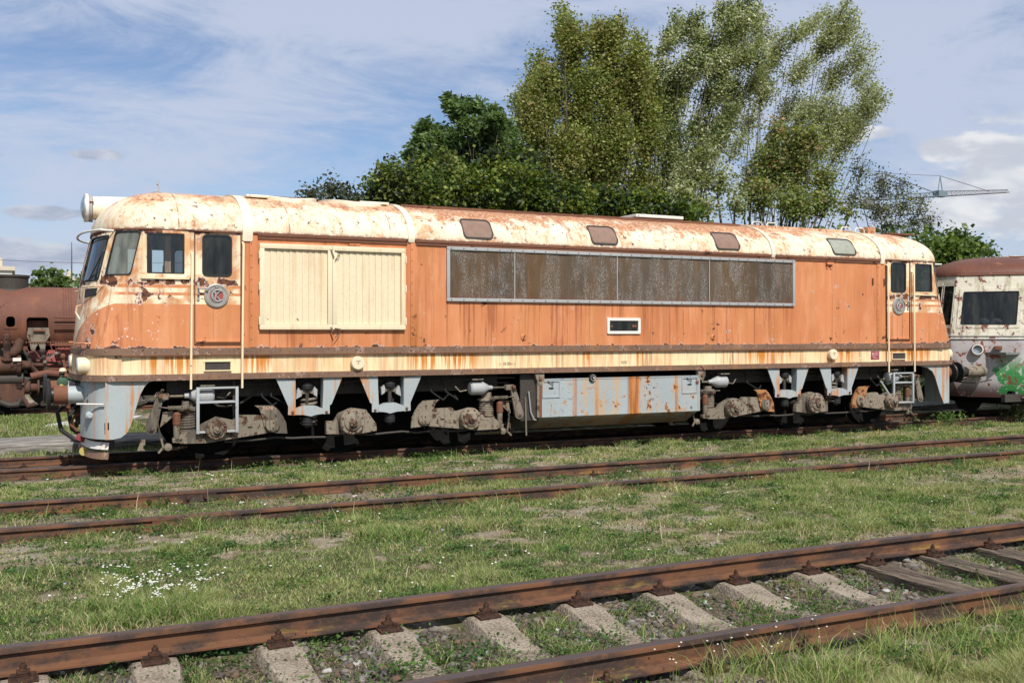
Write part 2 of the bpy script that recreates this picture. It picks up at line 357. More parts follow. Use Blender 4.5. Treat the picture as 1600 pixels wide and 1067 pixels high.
simple('chrome', (.62, .64, .66), .28, .7)
simple('emblem_red', (.30, .075, .06), .6); simple('emblem_grey', (.33, .31, .28), .5, .2)
simple('letter_black', (.03, .03, .03), .7); simple('plate_red', (.33, .06, .08), .5); simple('letter_pink', (.55, .42, .40), .6)
simple('letter_orange', (.62, .38, .25), .7)
simple('red_handle', (.25, .05, .05), .7); simple('yellow_paint', (.48, .38, .12), .7); simple('green_paint', (.05, .10, .06), .7)
simple('crane_blue', (.15, .20, .23), .6); simple('crane_grey', (.16, .155, .165), .6)
simple('wall_white', (.62, .62, .60), .8); simple('wall_beige', (.55, .48, .38), .8); simple('window_dark', (.05, .07, .09), .3)
simple('cushion_white', (.62, .62, .58), .9)
simple('aerial_metal', (.09, .09, .10), .5)
def f_carend(t, b, co):
    x, y, z = t.xyz(co)
    up = t.step(z, 1.80, 1.81)
    n = t.noise(co, 4.6, 10, .72, .2)
    low = t.mix(t.step(t.noise(co, 1.6, 5), .35, .65), (.46, .43, .43), (.33, .30, .30))
    low = t.mix(t.step(z, .85, .5), low, (.10, .05, .05))
    upc = t.mix(t.step(t.noise(t.scale(co, (3, 3, 1)), 1.5, 7, .66), .45, .62), (.66, .62, .50), (.42, .38, .26))
    col = t.mix(up, low, upc)
    gm = t.step(t.add(t.noise(co, 2.6, 5), t.mul(t.step(x, 19.9, 20.4), .36)), .62, .65)
    gm = t.mul(gm, t.mul(t.step(z, .50, .6), t.step(z, 1.6, 1.0)))
    near = t.step(z, 2.95, 2.75)
    pv = t.add(n, t.mul(t.mul(near, t.step(z, .9, 1.2)), .035))
    chip = t.step(pv, .56, .57)
    col = t.mix(t.mul(chip, .8), col, (.66, .62, .58))
    col = t.mix(gm, col, t.mix(t.step(t.noise(co, 8, 5, .7), .55, .6), (.04, .22, .06), (.45, .50, .42)))
    pf = t.step(pv, .575, .595)
    col = t.mix(pf, col, (.19, .062, .035))
    st = t.step(t.noise(t.scale(co, (12, 12, .8)), 1.0, 5, .7), .58, .72)
    col = t.mix(t.mul(st, t.mul(up, .55)), col, (.32, .17, .07))
    setb(t, b, col, .5, 0, t.mul(t.math('MAXIMUM', pf, chip), -1.0), .5, .01, .4)
mat('railcar_paint', f_carend)

# ------------------------------------------------------------------ mesh builder
class MB:
    def __init__(s): s.bm = bmesh.new(); s.mats = []
    def mi(s, m):
        if m not in s.mats: s.mats.append(m)
        return s.mats.index(m)
    def face(s, vs, m, smooth=False):
        try: f = s.bm.faces.new(vs)
        except ValueError: return None
        f.material_index = s.mi(m); f.smooth = smooth; return f
    def v(s, *p): return s.bm.verts.new(p if len(p) == 3 else p[0])
    def prism(s, pts, vec, m, smooth=False):
        """pts: list of 3D points of a flat polygon; vec: extrusion"""
        vec = Vector(vec); a = [s.v(Vector(p)) for p in pts]; b = [s.v(Vector(p)+vec) for p in pts]
        s.face(a, m); s.face(list(reversed(b)), m)
        n = len(a)
        for i in range(n): s.face([a[i], a[(i+1) % n], b[(i+1) % n], b[i]], m, smooth)
    def box(s, c, d, m, rot=None, bev=0):
        M = Matrix.Translation(c) @ (rot.to_4x4() if rot else Matrix())
        x, y, z = (k/2 for k in d)
        if bev <= 0:
            vs = [s.v(M @ Vector(p)) for p in ((-x,-y,-z),(x,-y,-z),(x,y,-z),(-x,y,-z),(-x,-y,z),(x,-y,z),(x,y,z),(-x,y,z))]
            for q in ((0,3,2,1),(4,5,6,7),(0,1,5,4),(1,2,6,5),(2,3,7,6),(3,0,4,7)): s.face([vs[i] for i in q], m)
            return
        r = min(bev, x*.9, y*.9, z*.9)
        tb = bmesh.new(); bmesh.ops.create_cube(tb, size=1)
        for v in tb.verts: v.co = Vector((v.co.x*d[0], v.co.y*d[1], v.co.z*d[2]))
        bmesh.ops.bevel(tb, geom=list(tb.edges), offset=r, segments=2, affect='EDGES', profile=.6)
        mp = {v: s.v(M @ v.co) for v in tb.verts}
        for f in tb.faces: s.face([mp[v] for v in f.verts], m)
        tb.free()
    def b6(s, x0, x1, y0, y1, z0, z1, m, bev=0): s.box(((x0+x1)/2, (y0+y1)/2, (z0+z1)/2), (abs(x1-x0), abs(y1-y0), abs(z1-z0)), m, None, bev)
    def tube(s, path, r, m, n=8, cap=True, closed=False, smooth=True):
        path = [Vector(p) for p in path]; k = len(path)
        rs = r if isinstance(r, (list, tuple)) else [r]*k
        rings = []; up = None
        for i, p in enumerate(path):
            if closed: t = path[(i+1) % k]-path[i-1]
            else: t = path[min(i+1, k-1)]-path[max(i-1, 0)]
            if t.length < 1e-9: t = Vector((0, 0, 1))
            t.normalize()
            if up is None: up = Vector((0, 0, 1)) if abs(t.z) < .9 else Vector((1, 0, 0))
            a = t.cross(up)
            if a.length < 1e-4: a = t.cross(Vector((1, .3, 0)))
            a.normalize(); bb = a.cross(t).normalized(); up = bb
            rings.append([s.v(p+(a*cos(2*pi*j/n)+bb*sin(2*pi*j/n))*rs[i]) for j in range(n)])
        L = k if closed else k-1
        for i in range(L):
            A, B = rings[i], rings[(i+1) % k]
            for j in range(n): s.face([A[j], A[(j+1) % n], B[(j+1) % n], B[j]], m, smooth)
        if cap and not closed: s.face(list(reversed(rings[0])), m); s.face(rings[-1], m)
    def lathe(s, c, axis, prof, m, n=24, smooth=True, mats=None):
        """prof: (radius, distance along axis)"""
        c = Vector(c); ax = Vector(axis).normalized(); u = ax.orthogonal().normalized(); w = ax.cross(u)
        rings = []
        for r, h in prof:
            if r < 1e-5: rings.append([s.v(c+ax*h)])
            else: rings.append([s.v(c+ax*h+(u*cos(2*pi*j/n)+w*sin(2*pi*j/n))*r) for j in range(n)])
        for i in range(len(rings)-1):
            A, B = rings[i], rings[i+1]; mm = mats[i] if mats else m
            for j in range(n):
                j2 = (j+1) % n
                if len(A) == 1 and len(B) == 1: continue
                if len(A) == 1: s.face([A[0], B[j], B[j2]], mm, smooth)
                elif len(B) == 1: s.face([A[j], B[0], A[j2]], mm, smooth)
                else: s.face([A[j], B[j], B[j2], A[j2]], mm, smooth)
        for R_, mm in ((rings[0], mats[0] if mats else m), (rings[-1], mats[-1] if mats else m)):
            if len(R_) > 1: s.face(R_, mm)
    def build(s, name, parent=None, sharp=.6):
        me = bpy.data.meshes.new(name)
        bmesh.ops.recalc_face_normals(s.bm, faces=s.bm.faces)
        s.bm.to_mesh(me); s.bm.free()
        for m in s.mats: me.materials.append(MATS[m])
        try: me.set_sharp_from_angle(angle=sharp)
        except Exception: pass
        o = bpy.data.objects.new(name, me); C.objects.link(o)
        if parent is not None:
            o.parent = parent
            if parent.type == 'EMPTY' and parent.parent is None: o.location = -parent.location
        return o
def tag(o, label=None, cat=None, group=None, kind=None):
    if label: o['label'] = label
    if cat: o['category'] = cat
    if group: o['group'] = group
    if kind: o['kind'] = kind
    return o
def thing(name, label, cat, loc=(0, 0, 0), group=None):
    o = bpy.data.objects.new(name, None); C.objects.link(o); o.location = loc; o.empty_display_size = .2
    return tag(o, label, cat, group)
def copy_tree(o, parent=None):
    c = o.copy(); C.objects.link(c); c.parent = parent
    for ch in list(o.children): copy_tree(ch, c)
    return c
def rrect(x0, x1, z0, z1, r, n=4):
    """rounded rectangle outline in x,z, counter-clockwise"""
    out = []
    for cx, cz, a0 in ((x1-r, z1-r, 0), (x0+r, z1-r, 90), (x0+r, z0+r, 180), (x1-r, z0+r, 270)):
        for i in range(n+1):
            a = radians(a0+90*i/n); out.append((cx+r*cos(a), cz+r*sin(a)))
    return out
def ring_faces(mb, outer, inner, f, m, depth=None, back=None):
    """ring between two outlines with equal point count; f maps (x,z,off)->xyz; off = proud distance"""
    n = len(outer); A = [mb.v(f(*p, depth)) for p in outer]; B = [mb.v(f(*p, depth)) for p in inner]
    A2 = [mb.v(f(*p, back)) for p in outer]; B2 = [mb.v(f(*p, back)) for p in inner]
    for i in range(n):
        j = (i+1) % n
        mb.face([A[i], A[j], B[j], B[i]], m); mb.face([A[i], A2[i], A2[j], A[j]], m); mb.face([B[i], B[j], B2[j], B2[i]], m)
def panel(mb, outline, f, m, off):
    vs = [mb.v(f(*p, off)) for p in outline]; mb.face(vs, m)
def offs(o, d):
    x0 = min(p[0] for p in o); x1 = max(p[0] for p in o); z0 = min(p[1] for p in o); z1 = max(p[1] for p in o)
    cx, cz = (x0+x1)/2, (z0+z1)/2; sx = (x1-x0+2*d)/(x1-x0); sz = (z1-z0+2*d)/(z1-z0)
    return [(cx+(x-cx)*sx, cz+(z-cz)*sz) for x, z in o]
def text_mesh(body, size, loc, m, name, parent, rot=(pi/2, 0, 0), ext=.001, align='CENTER', xs=1.0):
    cu = bpy.data.curves.new(name, 'FONT'); cu.body = body; cu.size = size; cu.extrude = ext; cu.align_x = align; cu.align_y = 'CENTER'
    to = bpy.data.objects.new(name+'_src', cu); C.objects.link(to)
    bpy.context.view_layer.update()
    me = bpy.data.meshes.new_from_object(to.evaluated_get(bpy.context.evaluated_depsgraph_get()))
    bpy.data.objects.remove(to); bpy.data.curves.remove(cu)
    me.transform(Matrix.Translation(loc) @ Matrix.Rotation(rot[2], 4, 'Z') @ Matrix.Rotation(rot[0], 4, 'X') @ Matrix.Diagonal((xs, 1, 1, 1)))
    me.materials.clear(); me.materials.append(MATS[m])
    for p in me.polygons: p.material_index = 0
    o = bpy.data.objects.new(name, me); C.objects.link(o); o.parent = parent
    if parent.type == 'EMPTY' and parent.parent is None: o.location = -parent.location
    return o
def f_oldc(t, b, co):
    n = t.noise(t.scale(co, (1.5, 8, 14)), 1.5, 7, .7); col = t.mix(t.step(n, .35, .65), (.10, .09, .08), (.30, .28, .25))
    setb(t, b, col, .95, 0, n, .8, .03, .1)
mat('old_concrete', f_oldc); simple('light_concrete', (.50, .49, .46), .9)

def f_tank(t, b, co):
    x, y, z = t.xyz(co)
    col, pf, sf, spf = weather(t, co, (.33, .375, .39), patch=.60, pscale=5, streak=.50, sscale=6, sstr=.7, speck=.64, scol=(.46, .30, .15), grime=.3, chip=(.45, .25, .12))
    n = t.noise(t.scale(co, (16, 16, .5)), 1.0, 5, .7)
    for xc, wd, k in ((9.98, .17, 1.0), (10.9, .05, .6), (8.75, .06, .6), (9.2, .05, .45)):
        m = t.mul(t.step(t.math('ABSOLUTE', t.math('SUBTRACT', x, xc)), wd, wd*.5), t.mul(t.step(n, .30, .5), k)); col = t.mix(m, col, t.mix(t.step(n, .45, .6), (.48, .19, .045), (.24, .08, .025)))
    dk = t.mul(t.step(t.noise(co, 13, 6, .75), .58, .62), t.math('MAXIMUM', t.step(t.math('ABSOLUTE', t.math('SUBTRACT', x, 10.3)), .35, .1), t.step(t.math('ABSOLUTE', t.math('SUBTRACT', x, 8.5)), .4, .1)))
    col = t.mix(dk, col, (.07, .03, .02))
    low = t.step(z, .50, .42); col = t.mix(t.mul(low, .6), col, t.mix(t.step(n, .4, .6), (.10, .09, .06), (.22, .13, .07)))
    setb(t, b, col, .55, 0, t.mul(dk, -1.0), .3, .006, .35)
mat('tank_paint', f_tank)
paint('orange_rust', (.36, .17, .07), patch=.52, pscale=5, streak=.5, sstr=.7, speck=.64, scol=(.50, .20, .05), grime=.5, rough=.8)
paint('rib_paint', (.80, .72, .55), patch=.64, pscale=4, streak=.58, sstr=.6, speck=.68, scol=(.50, .24, .09), grime=.25)

paint('shaded_rust', (.085, .040, .028), patch=.58, streak=.55, sstr=.6, speck=.62, scol=(.15, .06, .03), grime=.7, rough=.85, rustc=(.035, .02, .015))  # rust tone with the running gear's deep shade painted in
# ------------------------------------------------------------------ ground
rng = np.random.default_rng(11)
_lat = np.random.default_rng(5).random((256, 256)).astype(np.float32)
def vnoise(x, y):
    xi = np.floor(x).astype(int); yi = np.floor(y).astype(int); fx = x-xi; fy = y-yi
    fx = fx*fx*(3-2*fx); fy = fy*fy*(3-2*fy); a = xi & 255; b = yi & 255; a1 = (xi+1) & 255; b1 = (yi+1) & 255
    return (_lat[a, b]*(1-fx)+_lat[a1, b]*fx)*(1-fy)+(_lat[a, b1]*(1-fx)+_lat[a1, b1]*fx)*fy
def fbm(x, y, o=4):
    s = 0; a = .5; t = 0
    for k in range(o): s = s+a*vnoise(x*2**k+17*k, y*2**k+9*k); t += a; a *= .55
    return s/t
_py = np.array([-40, -18, -12.0, -11.2, -10.9, -10.4, -9.5, -9.12, -8.8, -6.2, -5.4, -5.0, -3.7, -3.3, -2.6, -1, .2, .6, 2.6, 4, 12, 17, 400, 3000])
_pz = np.array([.05, .08, .10, .10, .07, .005, .0, .055, .16, .115, .075, .045, .045, .07, .06, -.03, -.12, -.15, -.15, -.10, -.12, -.10, -.1, -.1])
def gz(x, y):
    b = np.interp(y, _py, _pz)
    return b+.035*(fbm(x*1.1, y*1.1)-.5)+.02*(vnoise(x*5, y*5)-.5)
def sst(v, a, b):
    t = np.clip((v-a)/(b-a), 0, 1); return t*t*(3-2*t)
def green(x, y):
    """0 bare or dry .. 1 lush"""
    n = fbm(x*.55+3, y*.9+40, 5); n2 = fbm(x*2.3, y*2.9+7, 4)
    v = .55*n+.45*n2
    n3 = fbm(x*4.5+11, y*6+31, 4)
    lawn = np.clip(.18+.82*sst(.30*n+.25*n2+.45*n3, .36, .56), 0, 1)
    zone = np.ones_like(x)
    # between the middle track and the locomotive: patchy gravel strips
    strip = (y > -3.4) & (y < .4)
    lawn = np.where(strip, sst(.6*v+.4*n3, .40, .56), lawn)
    # bare patch far right on the lawn
    lawn = lawn*(1-.85*np.exp(-(((x-12.8)/3.2)**2+((y+6.3)/.55)**2)))
    bedf = (y > -10.95) & (y < -9.25)
    lawn = np.where(bedf, sst(.5*v+.5*n3, .42, .56)*.8, lawn)
    bedm = (y > -5.2) & (y < -3.5)
    lawn = np.where(bedm, sst(v, .42, .55)*.9, lawn)
    under = (y > .3) & (y < 2.9)
    lawn = np.where(under, lawn*.08, lawn)
    front = (y < -10.95)
    lawn = np.where(front, lawn*sst(x, -.5, 2.2), lawn)
    return np.clip(lawn, 0, 1)
def bed(x, y):
    f = sst(y, -10.95, -10.75)*(1-sst(y, -9.35, -9.15)); m = sst(y, -5.2, -5.05)*(1-sst(y, -3.6, -3.45)); l = sst(y, .2, .6)*(1-sst(y, 2.6, 2.9))
    return np.maximum(np.maximum(f, m*.6), l)
def make_mesh(name, V, loops, starts, totals, matname, cols=None, smooth=False):
    me = bpy.data.meshes.new(name); me.vertices.add(len(V)); me.vertices.foreach_set('co', V.astype(np.float32).ravel())
    me.loops.add(len(loops)); me.loops.foreach_set('vertex_index', loops.astype(np.int32))
    me.polygons.add(len(starts)); me.polygons.foreach_set('loop_start', starts.astype(np.int32)); me.polygons.foreach_set('loop_total', totals.astype(np.int32))
    if smooth: me.polygons.foreach_set('use_smooth', np.ones(len(starts), bool))
    me.update(calc_edges=True)
    if cols is not None:
        at = me.color_attributes.new('tone', 'FLOAT_COLOR', 'POINT'); c4 = np.ones((len(V), 4), np.float32); c4[:, :cols.shape[1]] = cols; at.data.foreach_set('color', c4.ravel())
    me.materials.append(MATS[matname])
    o = bpy.data.objects.new(name, me); C.objects.link(o); return o
def axis_steps(segs):
    out = []
    for a, b, st in segs: out += list(np.arange(a, b, st))
    out.append(segs[-1][1]); return np.array(out)
def f_ground(t, b, co):
    at = t.new('ShaderNodeVertexColor', layer_name='tone').outputs[0]; s3 = t.new('ShaderNodeSeparateColor'); t.l.new(at, s3.inputs[0]); gr, bd = s3.outputs[0], s3.outputs[1]
    n = t.noise(co, 3.5, 6, .65); f = t.noise(co, 38, 5, .75); ff = t.noise(co, 120, 3, .7)
    straw = t.mix(t.step(n, .35, .65), (.25, .185, .115), (.34, .29, .22))
    straw = t.mix(t.step(f, .52, .66), straw, (.50, .44, .35)); straw = t.mix(t.step(f, .46, .34), straw, (.085, .058, .036))
    st = t.vor(co, 55, 1); peb = t.step(t.vor(co, 55, 0), .5, .25)
    straw = t.mix(t.mul(peb, t.mul(t.step(n, .48, .62), .6)), straw, t.mix(.75, st, (.42, .38, .33)))
    g = t.mix(t.step(ff, .40, .65), (.022, .034, .012), (.09, .12, .035))
    g = t.mix(t.step(n, .45, .7), g, (.13, .12, .05))
    m = t.mul(t.step(t.add(gr, t.mul(t.math('SUBTRACT', f, .5), 1.1)), .38, .68), .85)
    col = t.mix(m, straw, g)
    dk = t.mix(t.step(f, .4, .62), (.060, .042, .032), (.20, .16, .125))
    col = t.mix(t.mul(t.step(t.add(bd, t.mul(t.math('SUBTRACT', n, .5), .6)), .45, .8), .85), col, dk)
    setb(t, b, col, .95, 0, t.add(f, t.mul(ff, .5)), .9, .03, .1)
mat('ground', f_ground)
def build_ground():
    xs = axis_steps([(-2500, -400, 300), (-400, -40, 30), (-40, -4, 2), (-4, 0, .2), (0, 14, .07), (14, 26, .14), (26, 60, 1.5), (60, 400, 30), (400, 2500, 300)])
    ys = axis_steps([(-60, -16, 3), (-16, -12, .4), (-12, -9, .05), (-9, -2.5, .09), (-2.5, 3.5, .12), (3.5, 17, .8), (17, 60, 3), (60, 400, 30), (400, 2800, 300)])
    Xg, Yg = np.meshgrid(xs, ys); x, y = Xg.ravel(), Yg.ravel(); z = gz(x, y)
    V = np.stack([x, y, z], 1); nx, ny = len(xs), len(ys)
    i = np.arange(nx-1); j = np.arange(ny-1); I, J = np.meshgrid(i, j); a = (J*nx+I).ravel()
    loops = np.stack([a, a+1, a+1+nx, a+nx], 1).ravel(); n = len(a)
    g = green(x, y); bb = bed(x, y); cols = np.stack([g, bb, fbm(x, y)], 1).astype(np.float32)
    o = make_mesh('ground', V, loops, np.arange(n)*4, np.full(n, 4), 'ground', cols, True); o['kind'] = 'structure'
build_ground()
def leafmat(name, trans=.35, rough=.6, var=True):
    def f(t, b, co):
        at = t.new('ShaderNodeVertexColor', layer_name='tone').outputs[0]
        setb(t, b, at, rough, spec=.25)
        out = [n for n in t.n if n.type == 'OUTPUT_MATERIAL'][0]
        tl = t.new('ShaderNodeBsdfTranslucent'); hs = t.new('ShaderNodeMix', data_type='RGBA', blend_type='MULTIPLY'); hs.inputs[0].default_value = 1
        t.l.new(at, hs.inputs[6]); hs.inputs[7].default_value = (1.5, 1.45, .7, 1); t.l.new(hs.outputs[2], tl.inputs[0])
        m = t.new('ShaderNodeMixShader'); m.inputs[0].default_value = trans; t.l.new(b.outputs[0], m.inputs[1]); t.l.new(tl.outputs[0], m.inputs[2]); t.l.new(m.outputs[0], out.inputs[0])
    return mat(name, f)
leafmat('grass_blade', .3); leafmat('leaf', .35, .5); leafmat('petal', .25, .7)
def f_stone(t, b, co):
    at = t.new('ShaderNodeVertexColor', layer_name='tone').outputs[0]; n = t.noise(co, 45, 4, .7)
    setb(t, b, t.mix(t.mul(t.step(n, .4, .65), .5), at, (.10, .08, .065)), .9, 0, n, .6, .006, .15)
mat('stone', f_stone)
GC = np.array([(.135, .225, .05), (.07, .135, .030), (.19, .285, .065), (.25, .29, .10), (.36, .30, .17), (.50, .43, .28)])
def blades(name, x, y, h, w, lean, ci, label, jit=.42, z=None, curve=.35):
    n = len(x); z0 = (gz(x, y) if z is None else z)-.01; az = rng.random(n)*2*pi; la = rng.random(n)*2*pi
    dx, dy = np.cos(az)*w/2, np.sin(az)*w/2; lx, ly = np.cos(la)*lean*h, np.sin(la)*lean*h
    P = np.empty((n, 5, 3)); P[:, 0] = np.stack([x-dx, y-dy, z0], 1); P[:, 1] = np.stack([x+dx, y+dy, z0], 1)
    mx, my, mz = x+lx*curve, y+ly*curve, z0+h*.55
    P[:, 2] = np.stack([mx+dx*.8, my+dy*.8, mz], 1); P[:, 3] = np.stack([mx-dx*.8, my-dy*.8, mz], 1); P[:, 4] = np.stack([x+lx, y+ly, z0+h*np.sqrt(np.clip(1-(lean*.6)**2, .2, 1))], 1)
    base = np.arange(n)*5; q = np.stack([base, base+1, base+2, base+3, base+3, base+2, base+4], 1)
    st = np.stack([np.arange(n)*7, np.arange(n)*7+4], 1).ravel(); tt = np.tile([4, 3], n)
    c = GC[ci]*(1+jit*(rng.random((n, 1))*2-1)); c = np.repeat(c, 5, 0)
    o = make_mesh(name, P.reshape(-1, 3), q.ravel(), st, tt, 'grass_blade', c)
    if label: tag(o, label, 'grass', kind='stuff')
    return o
def scatter(n, d0, d1, p=1.5, xmin=-1.0, xk=1.40, xadd=.8):
    """points in the strip between distances d0 and d1 from the camera line, denser when nearer"""
    u = rng.random(n); e = 2-p
    d = (d0**e+u*(d1**e-d0**e))**(1/e); x = xmin-.22*d+rng.random(n)*(xk*d+xadd-xmin+.22*d); return x, d-CD
def grass_layers():
    x, y = scatter(1120000, 3.0, 17.2, 1.9)
    g = green(x, y); tuft = fbm(x*1.7+9, y*1.7, 3)
    keep = rng.random(len(x)) < (g*.72+.27)*(1-.35*((y > -10.9) & (y < -9.3)))
    keep &= ~((y > .55) & (rng.random(len(x)) > .25)); keep &= ~((np.abs(y+10.70) < .075) | (np.abs(y+9.19) < .075) | (np.abs(y+5.11) < .07) | (np.abs(y+3.60) < .07) | (np.abs(y-.78) < .07))
    # keep the front sleepers mostly clear
    sl = (np.abs(((x-.72+.345) % .69)-.345) < .15) & (y > -11.1) & (y < -9.0); keep &= ~(sl & (rng.random(len(x)) > .05))
    x, y, g, tuft = x[keep], y[keep], g[keep], tuft[keep]; d = y+CD; n = len(x)
    h = (.014+.024*rng.random(n)+.06*sst(tuft, .5, .72))*(.55+.75*g); nr = np.exp(-((y+5.35)/.25)**2)+.7*np.exp(-((y+3.35)/.2)**2)+.8*np.exp(-((y-.25)/.3)**2)+.4*np.exp(-((y+8.9)/.2)**2)
    h *= 1+.7*nr*sst(fbm(x*.9, y*3+3, 3), .42, .6); h = np.where((y < -11), h*1.5, h)
    w = .0022+.00038*d; ci = rng.integers(0, 4, n); dry = rng.random(n) < (.72-.56*g); ci = np.where(dry, rng.integers(4, 6, n), ci)
    ci = np.where((~dry) & (rng.random(n) < sst(fbm(x*1.3+70, y*1.3, 3), .35, .65)), 3, ci)
    blades('grass', x, y, h, w, .35+.8*rng.random(n), ci, 'green and straw coloured grass with bare patches between the tracks')
    # tall loose grass in front of the near rail on the right
    cx = rng.uniform(3.2, 9.5, 130); cy = rng.uniform(-11.55, -10.78, 130); k = 34
    x = (cx[:, None]+rng.normal(0, .06, (130, k))).ravel(); y = (cy[:, None]+rng.normal(0, .05, (130, k))).ravel(); n = len(x)
    blades('tall_grass', x, y, .08+.17*rng.random(n), .004+.002*rng.random(n), .3+.8*rng.random(n), rng.choice([0, 2, 3, 3, 4], n), 'tall loose grass tufts in front of the nearest rail')
    # low tufts at the rails and between sleepers
    m = 420; zone = rng.integers(0, 4, m); cy = np.choose(zone, [rng.uniform(-10.5, -9.4, m), rng.normal(-5.4, .12, m), rng.uniform(-4.9, -3.8, m), rng.normal(-3.35, .1, m)])
    cx = rng.uniform(-1, 1.35, m)*(cy+CD)*.95; k = 22
    x = (cx[:, None]+rng.normal(0, .05, (m, k))).ravel(); y = (cy[:, None]+rng.normal(0, .035, (m, k))).ravel(); n = len(x)
    blades('tuft_grass', x, y, .05+.10*rng.random(n), .005+.002*rng.random(n), .4+.8*rng.random(n), rng.choice([0, 1, 2, 3, 4], n), 'small grass tufts growing along rails and between sleepers')
    n = 900; x, y = scatter(n, 4.0, 16, 1.6); k = ~((y > .4)|((y > -10.6) & (y < -9.3))); x, y = x[k], y[k]; n = len(x)
    blades('dry_stalks', x, y, .08+.16*rng.random(n), .003+.0003*(y+CD), .1+.6*rng.random(n), rng.choice([2, 3, 4, 5], n), 'scattered dead stalks and tall seed stems standing in the turf')
    # thin grass beyond the locomotive at the left
    n = 26000; y = rng.uniform(2.9, 12.5, n); x = rng.uniform(-3.5, 2.5, n)
    blades('far_grass', x, y, .04+.07*rng.random(n), .014+0*y, .3+.6*rng.random(n), rng.choice([0, 1, 2, 3, 3, 4], n), 'short grass behind the nose of the orange locomotive')
grass_layers()
def leaf_cloud(name, P, size, cols, matn, elong=1.5, up=.5):
    """many small folded leaves at points P"""
    n = len(P); d = rng.normal(0, 1, (n, 3)); d[:, 2] = d[:, 2]*.6+.0; d /= np.linalg.norm(d, axis=1, keepdims=True)
    nn_ = rng.normal(0, 1, (n, 3)); nn_[:, 2] += up*2; s_ = np.cross(d, nn_); s_ /= np.maximum(np.linalg.norm(s_, axis=1, keepdims=True), 1e-6); up_ = np.cross(s_, d)
    L = size[:, None]*elong; Wd = size[:, None]*.5
    A = P; B = P+d*L*.45+s_*Wd+up_*Wd*.35; Cc = P+d*L; D_ = P+d*L*.45-s_*Wd+up_*Wd*.35
    V = np.stack([A, B, Cc, D_], 1).reshape(-1, 3); b = np.arange(n)*4
    q = np.stack([b, b+1, b+2, b, b+2, b+3], 1).ravel(); c = np.repeat(cols, 4, 0)
    return make_mesh(name, V, q, np.arange(2*n)*3, np.full(2*n, 3), matn, c)
def weeds():
    # creeping leafy weeds: in the front bed, beside rails, scattered rosettes on the lawn
    spots = []
    for px, py, r, n in ((560, 975, .22, 340), (470, 1010, .16, 200), (640, 1000, .14, 160), (760, 990, .10, 100), (700, 1010, .2, 240), (930, 985, .18, 180), (880, 1000, .16, 160), (340, 1020, .20, 200), (180, 1040, .10, 70),
                         (1230, 905, .12, 100), (1290, 940, .25, 240), (1180, 960, .2, 190), (1320, 955, .16, 120), (1500, 870, .15, 110), (1440, 900, .15, 100), (1060, 930, .14, 120), (620, 1030, .15, 120), (1000, 940, .16, 120), (820, 1040, .14, 90)):
        yy = -9.85 if py < 980 else -10.0; best = None
        for Yt in np.arange(-10.9, -8.9, .05):
            X_, z_ = W(px, py, Yt); e = abs(z_-.10)
            if best is None or e < best[0]: best = (e, X_, Yt)
        spots.append((best[1], best[2], r, n, .08))
    for k in range(1000):
        d = rng.uniform(6.4, 15.2); x = rng.uniform(-.1, 1.3)*d; spots.append((x, d-CD, rng.uniform(.04, .12), int(rng.integers(20, 70)), .05))
    for k in range(110):
        x = rng.uniform(-.3, 9.5); spots.append((x, rng.uniform(-10.6, -9.3), rng.uniform(.06, .15), int(rng.integers(40, 120)), rng.uniform(.04, .09)))
    for yr in (-5.35, -4.8, -3.9, -3.4, .35):
        for k in range(42): 
            x = rng.uniform(-.05, 1.3)*(yr+CD); spots.append((x, yr+rng.normal(0, .08), rng.uniform(.08, .2), int(rng.integers(50, 130)), rng.uniform(.05, .12)))
    for k in range(70):
        x = rng.uniform(-.3, 9); spots.append((x, rng.uniform(-11.5, -10.8), rng.uniform(.06, .16), int(rng.integers(30, 110)), rng.uniform(.05, .14)))
    P, S_, Cc = [], [], []
    pal = np.array([(.075, .15, .03), (.055, .115, .025), (.10, .17, .04), (.045, .10, .03)])
    for x, y, r, n, h in spots:
        p = np.stack([x+rng.normal(0, r, n), y+rng.normal(0, r*.6, n), np.zeros(n)], 1); p[:, 2] = gz(p[:, 0], p[:, 1])+rng.random(n)*h+.005
        P.append(p); S_.append(rng.uniform(.009, .019, n)*(1+.03*(y+CD))); Cc.append(pal[rng.integers(0, 4)]*(1+.3*(rng.random((n, 1))*2-1)))
    tag(leaf_cloud('weeds', np.concatenate(P), np.concatenate(S_), np.concatenate(Cc), 'leaf', 1.5, .8), 'low leafy weeds creeping over ballast and lawn', 'weeds', kind='stuff')
    # one bigger bush of weeds beside the far end of the orange locomotive
    for px, Y_, n, hh, r, lab in ((1480, .2, 260, .34, .20, 'small bright green weed bush beside the rail under the locomotive tail'), (1425, 1.0, 60, .22, .1, 'thin leafy weed in shadow beside the last wheel'), (1592, .5, 200, .5, .22, 'leafy weed clump below the silver railcar buffer')):
        x, _ = W(px, 650, Y_); p = np.stack([x+rng.normal(0, r, n), Y_+rng.normal(0, r, n), np.zeros(n)], 1); p[:, 2] = gz(p[:, 0], p[:, 1])+rng.random(n)**.7*hh
        root = thing('weed_plant', lab, 'plant', (x, Y_, 0)); lv = leaf_cloud('leaves', p, rng.uniform(.03, .055, n), pal[2]*(1+.3*(rng.random((n, 1))*2-1)), 'leaf', 1.5, .6)
        lv.parent = root; lv.location = -root.location
        mb = MB()
        for k in range(7): mb.tube([(x+R.uniform(-.03, .03), Y_+R.uniform(-.03, .03), -.15), (x+R.uniform(-r, r), Y_+R.uniform(-r, r), -.12+hh*R.uniform(.6, 1))], .005, 'leafstem', 4)
        mb.build('stems', root)
simple('leafstem', (.10, .15, .05), .7)
weeds()
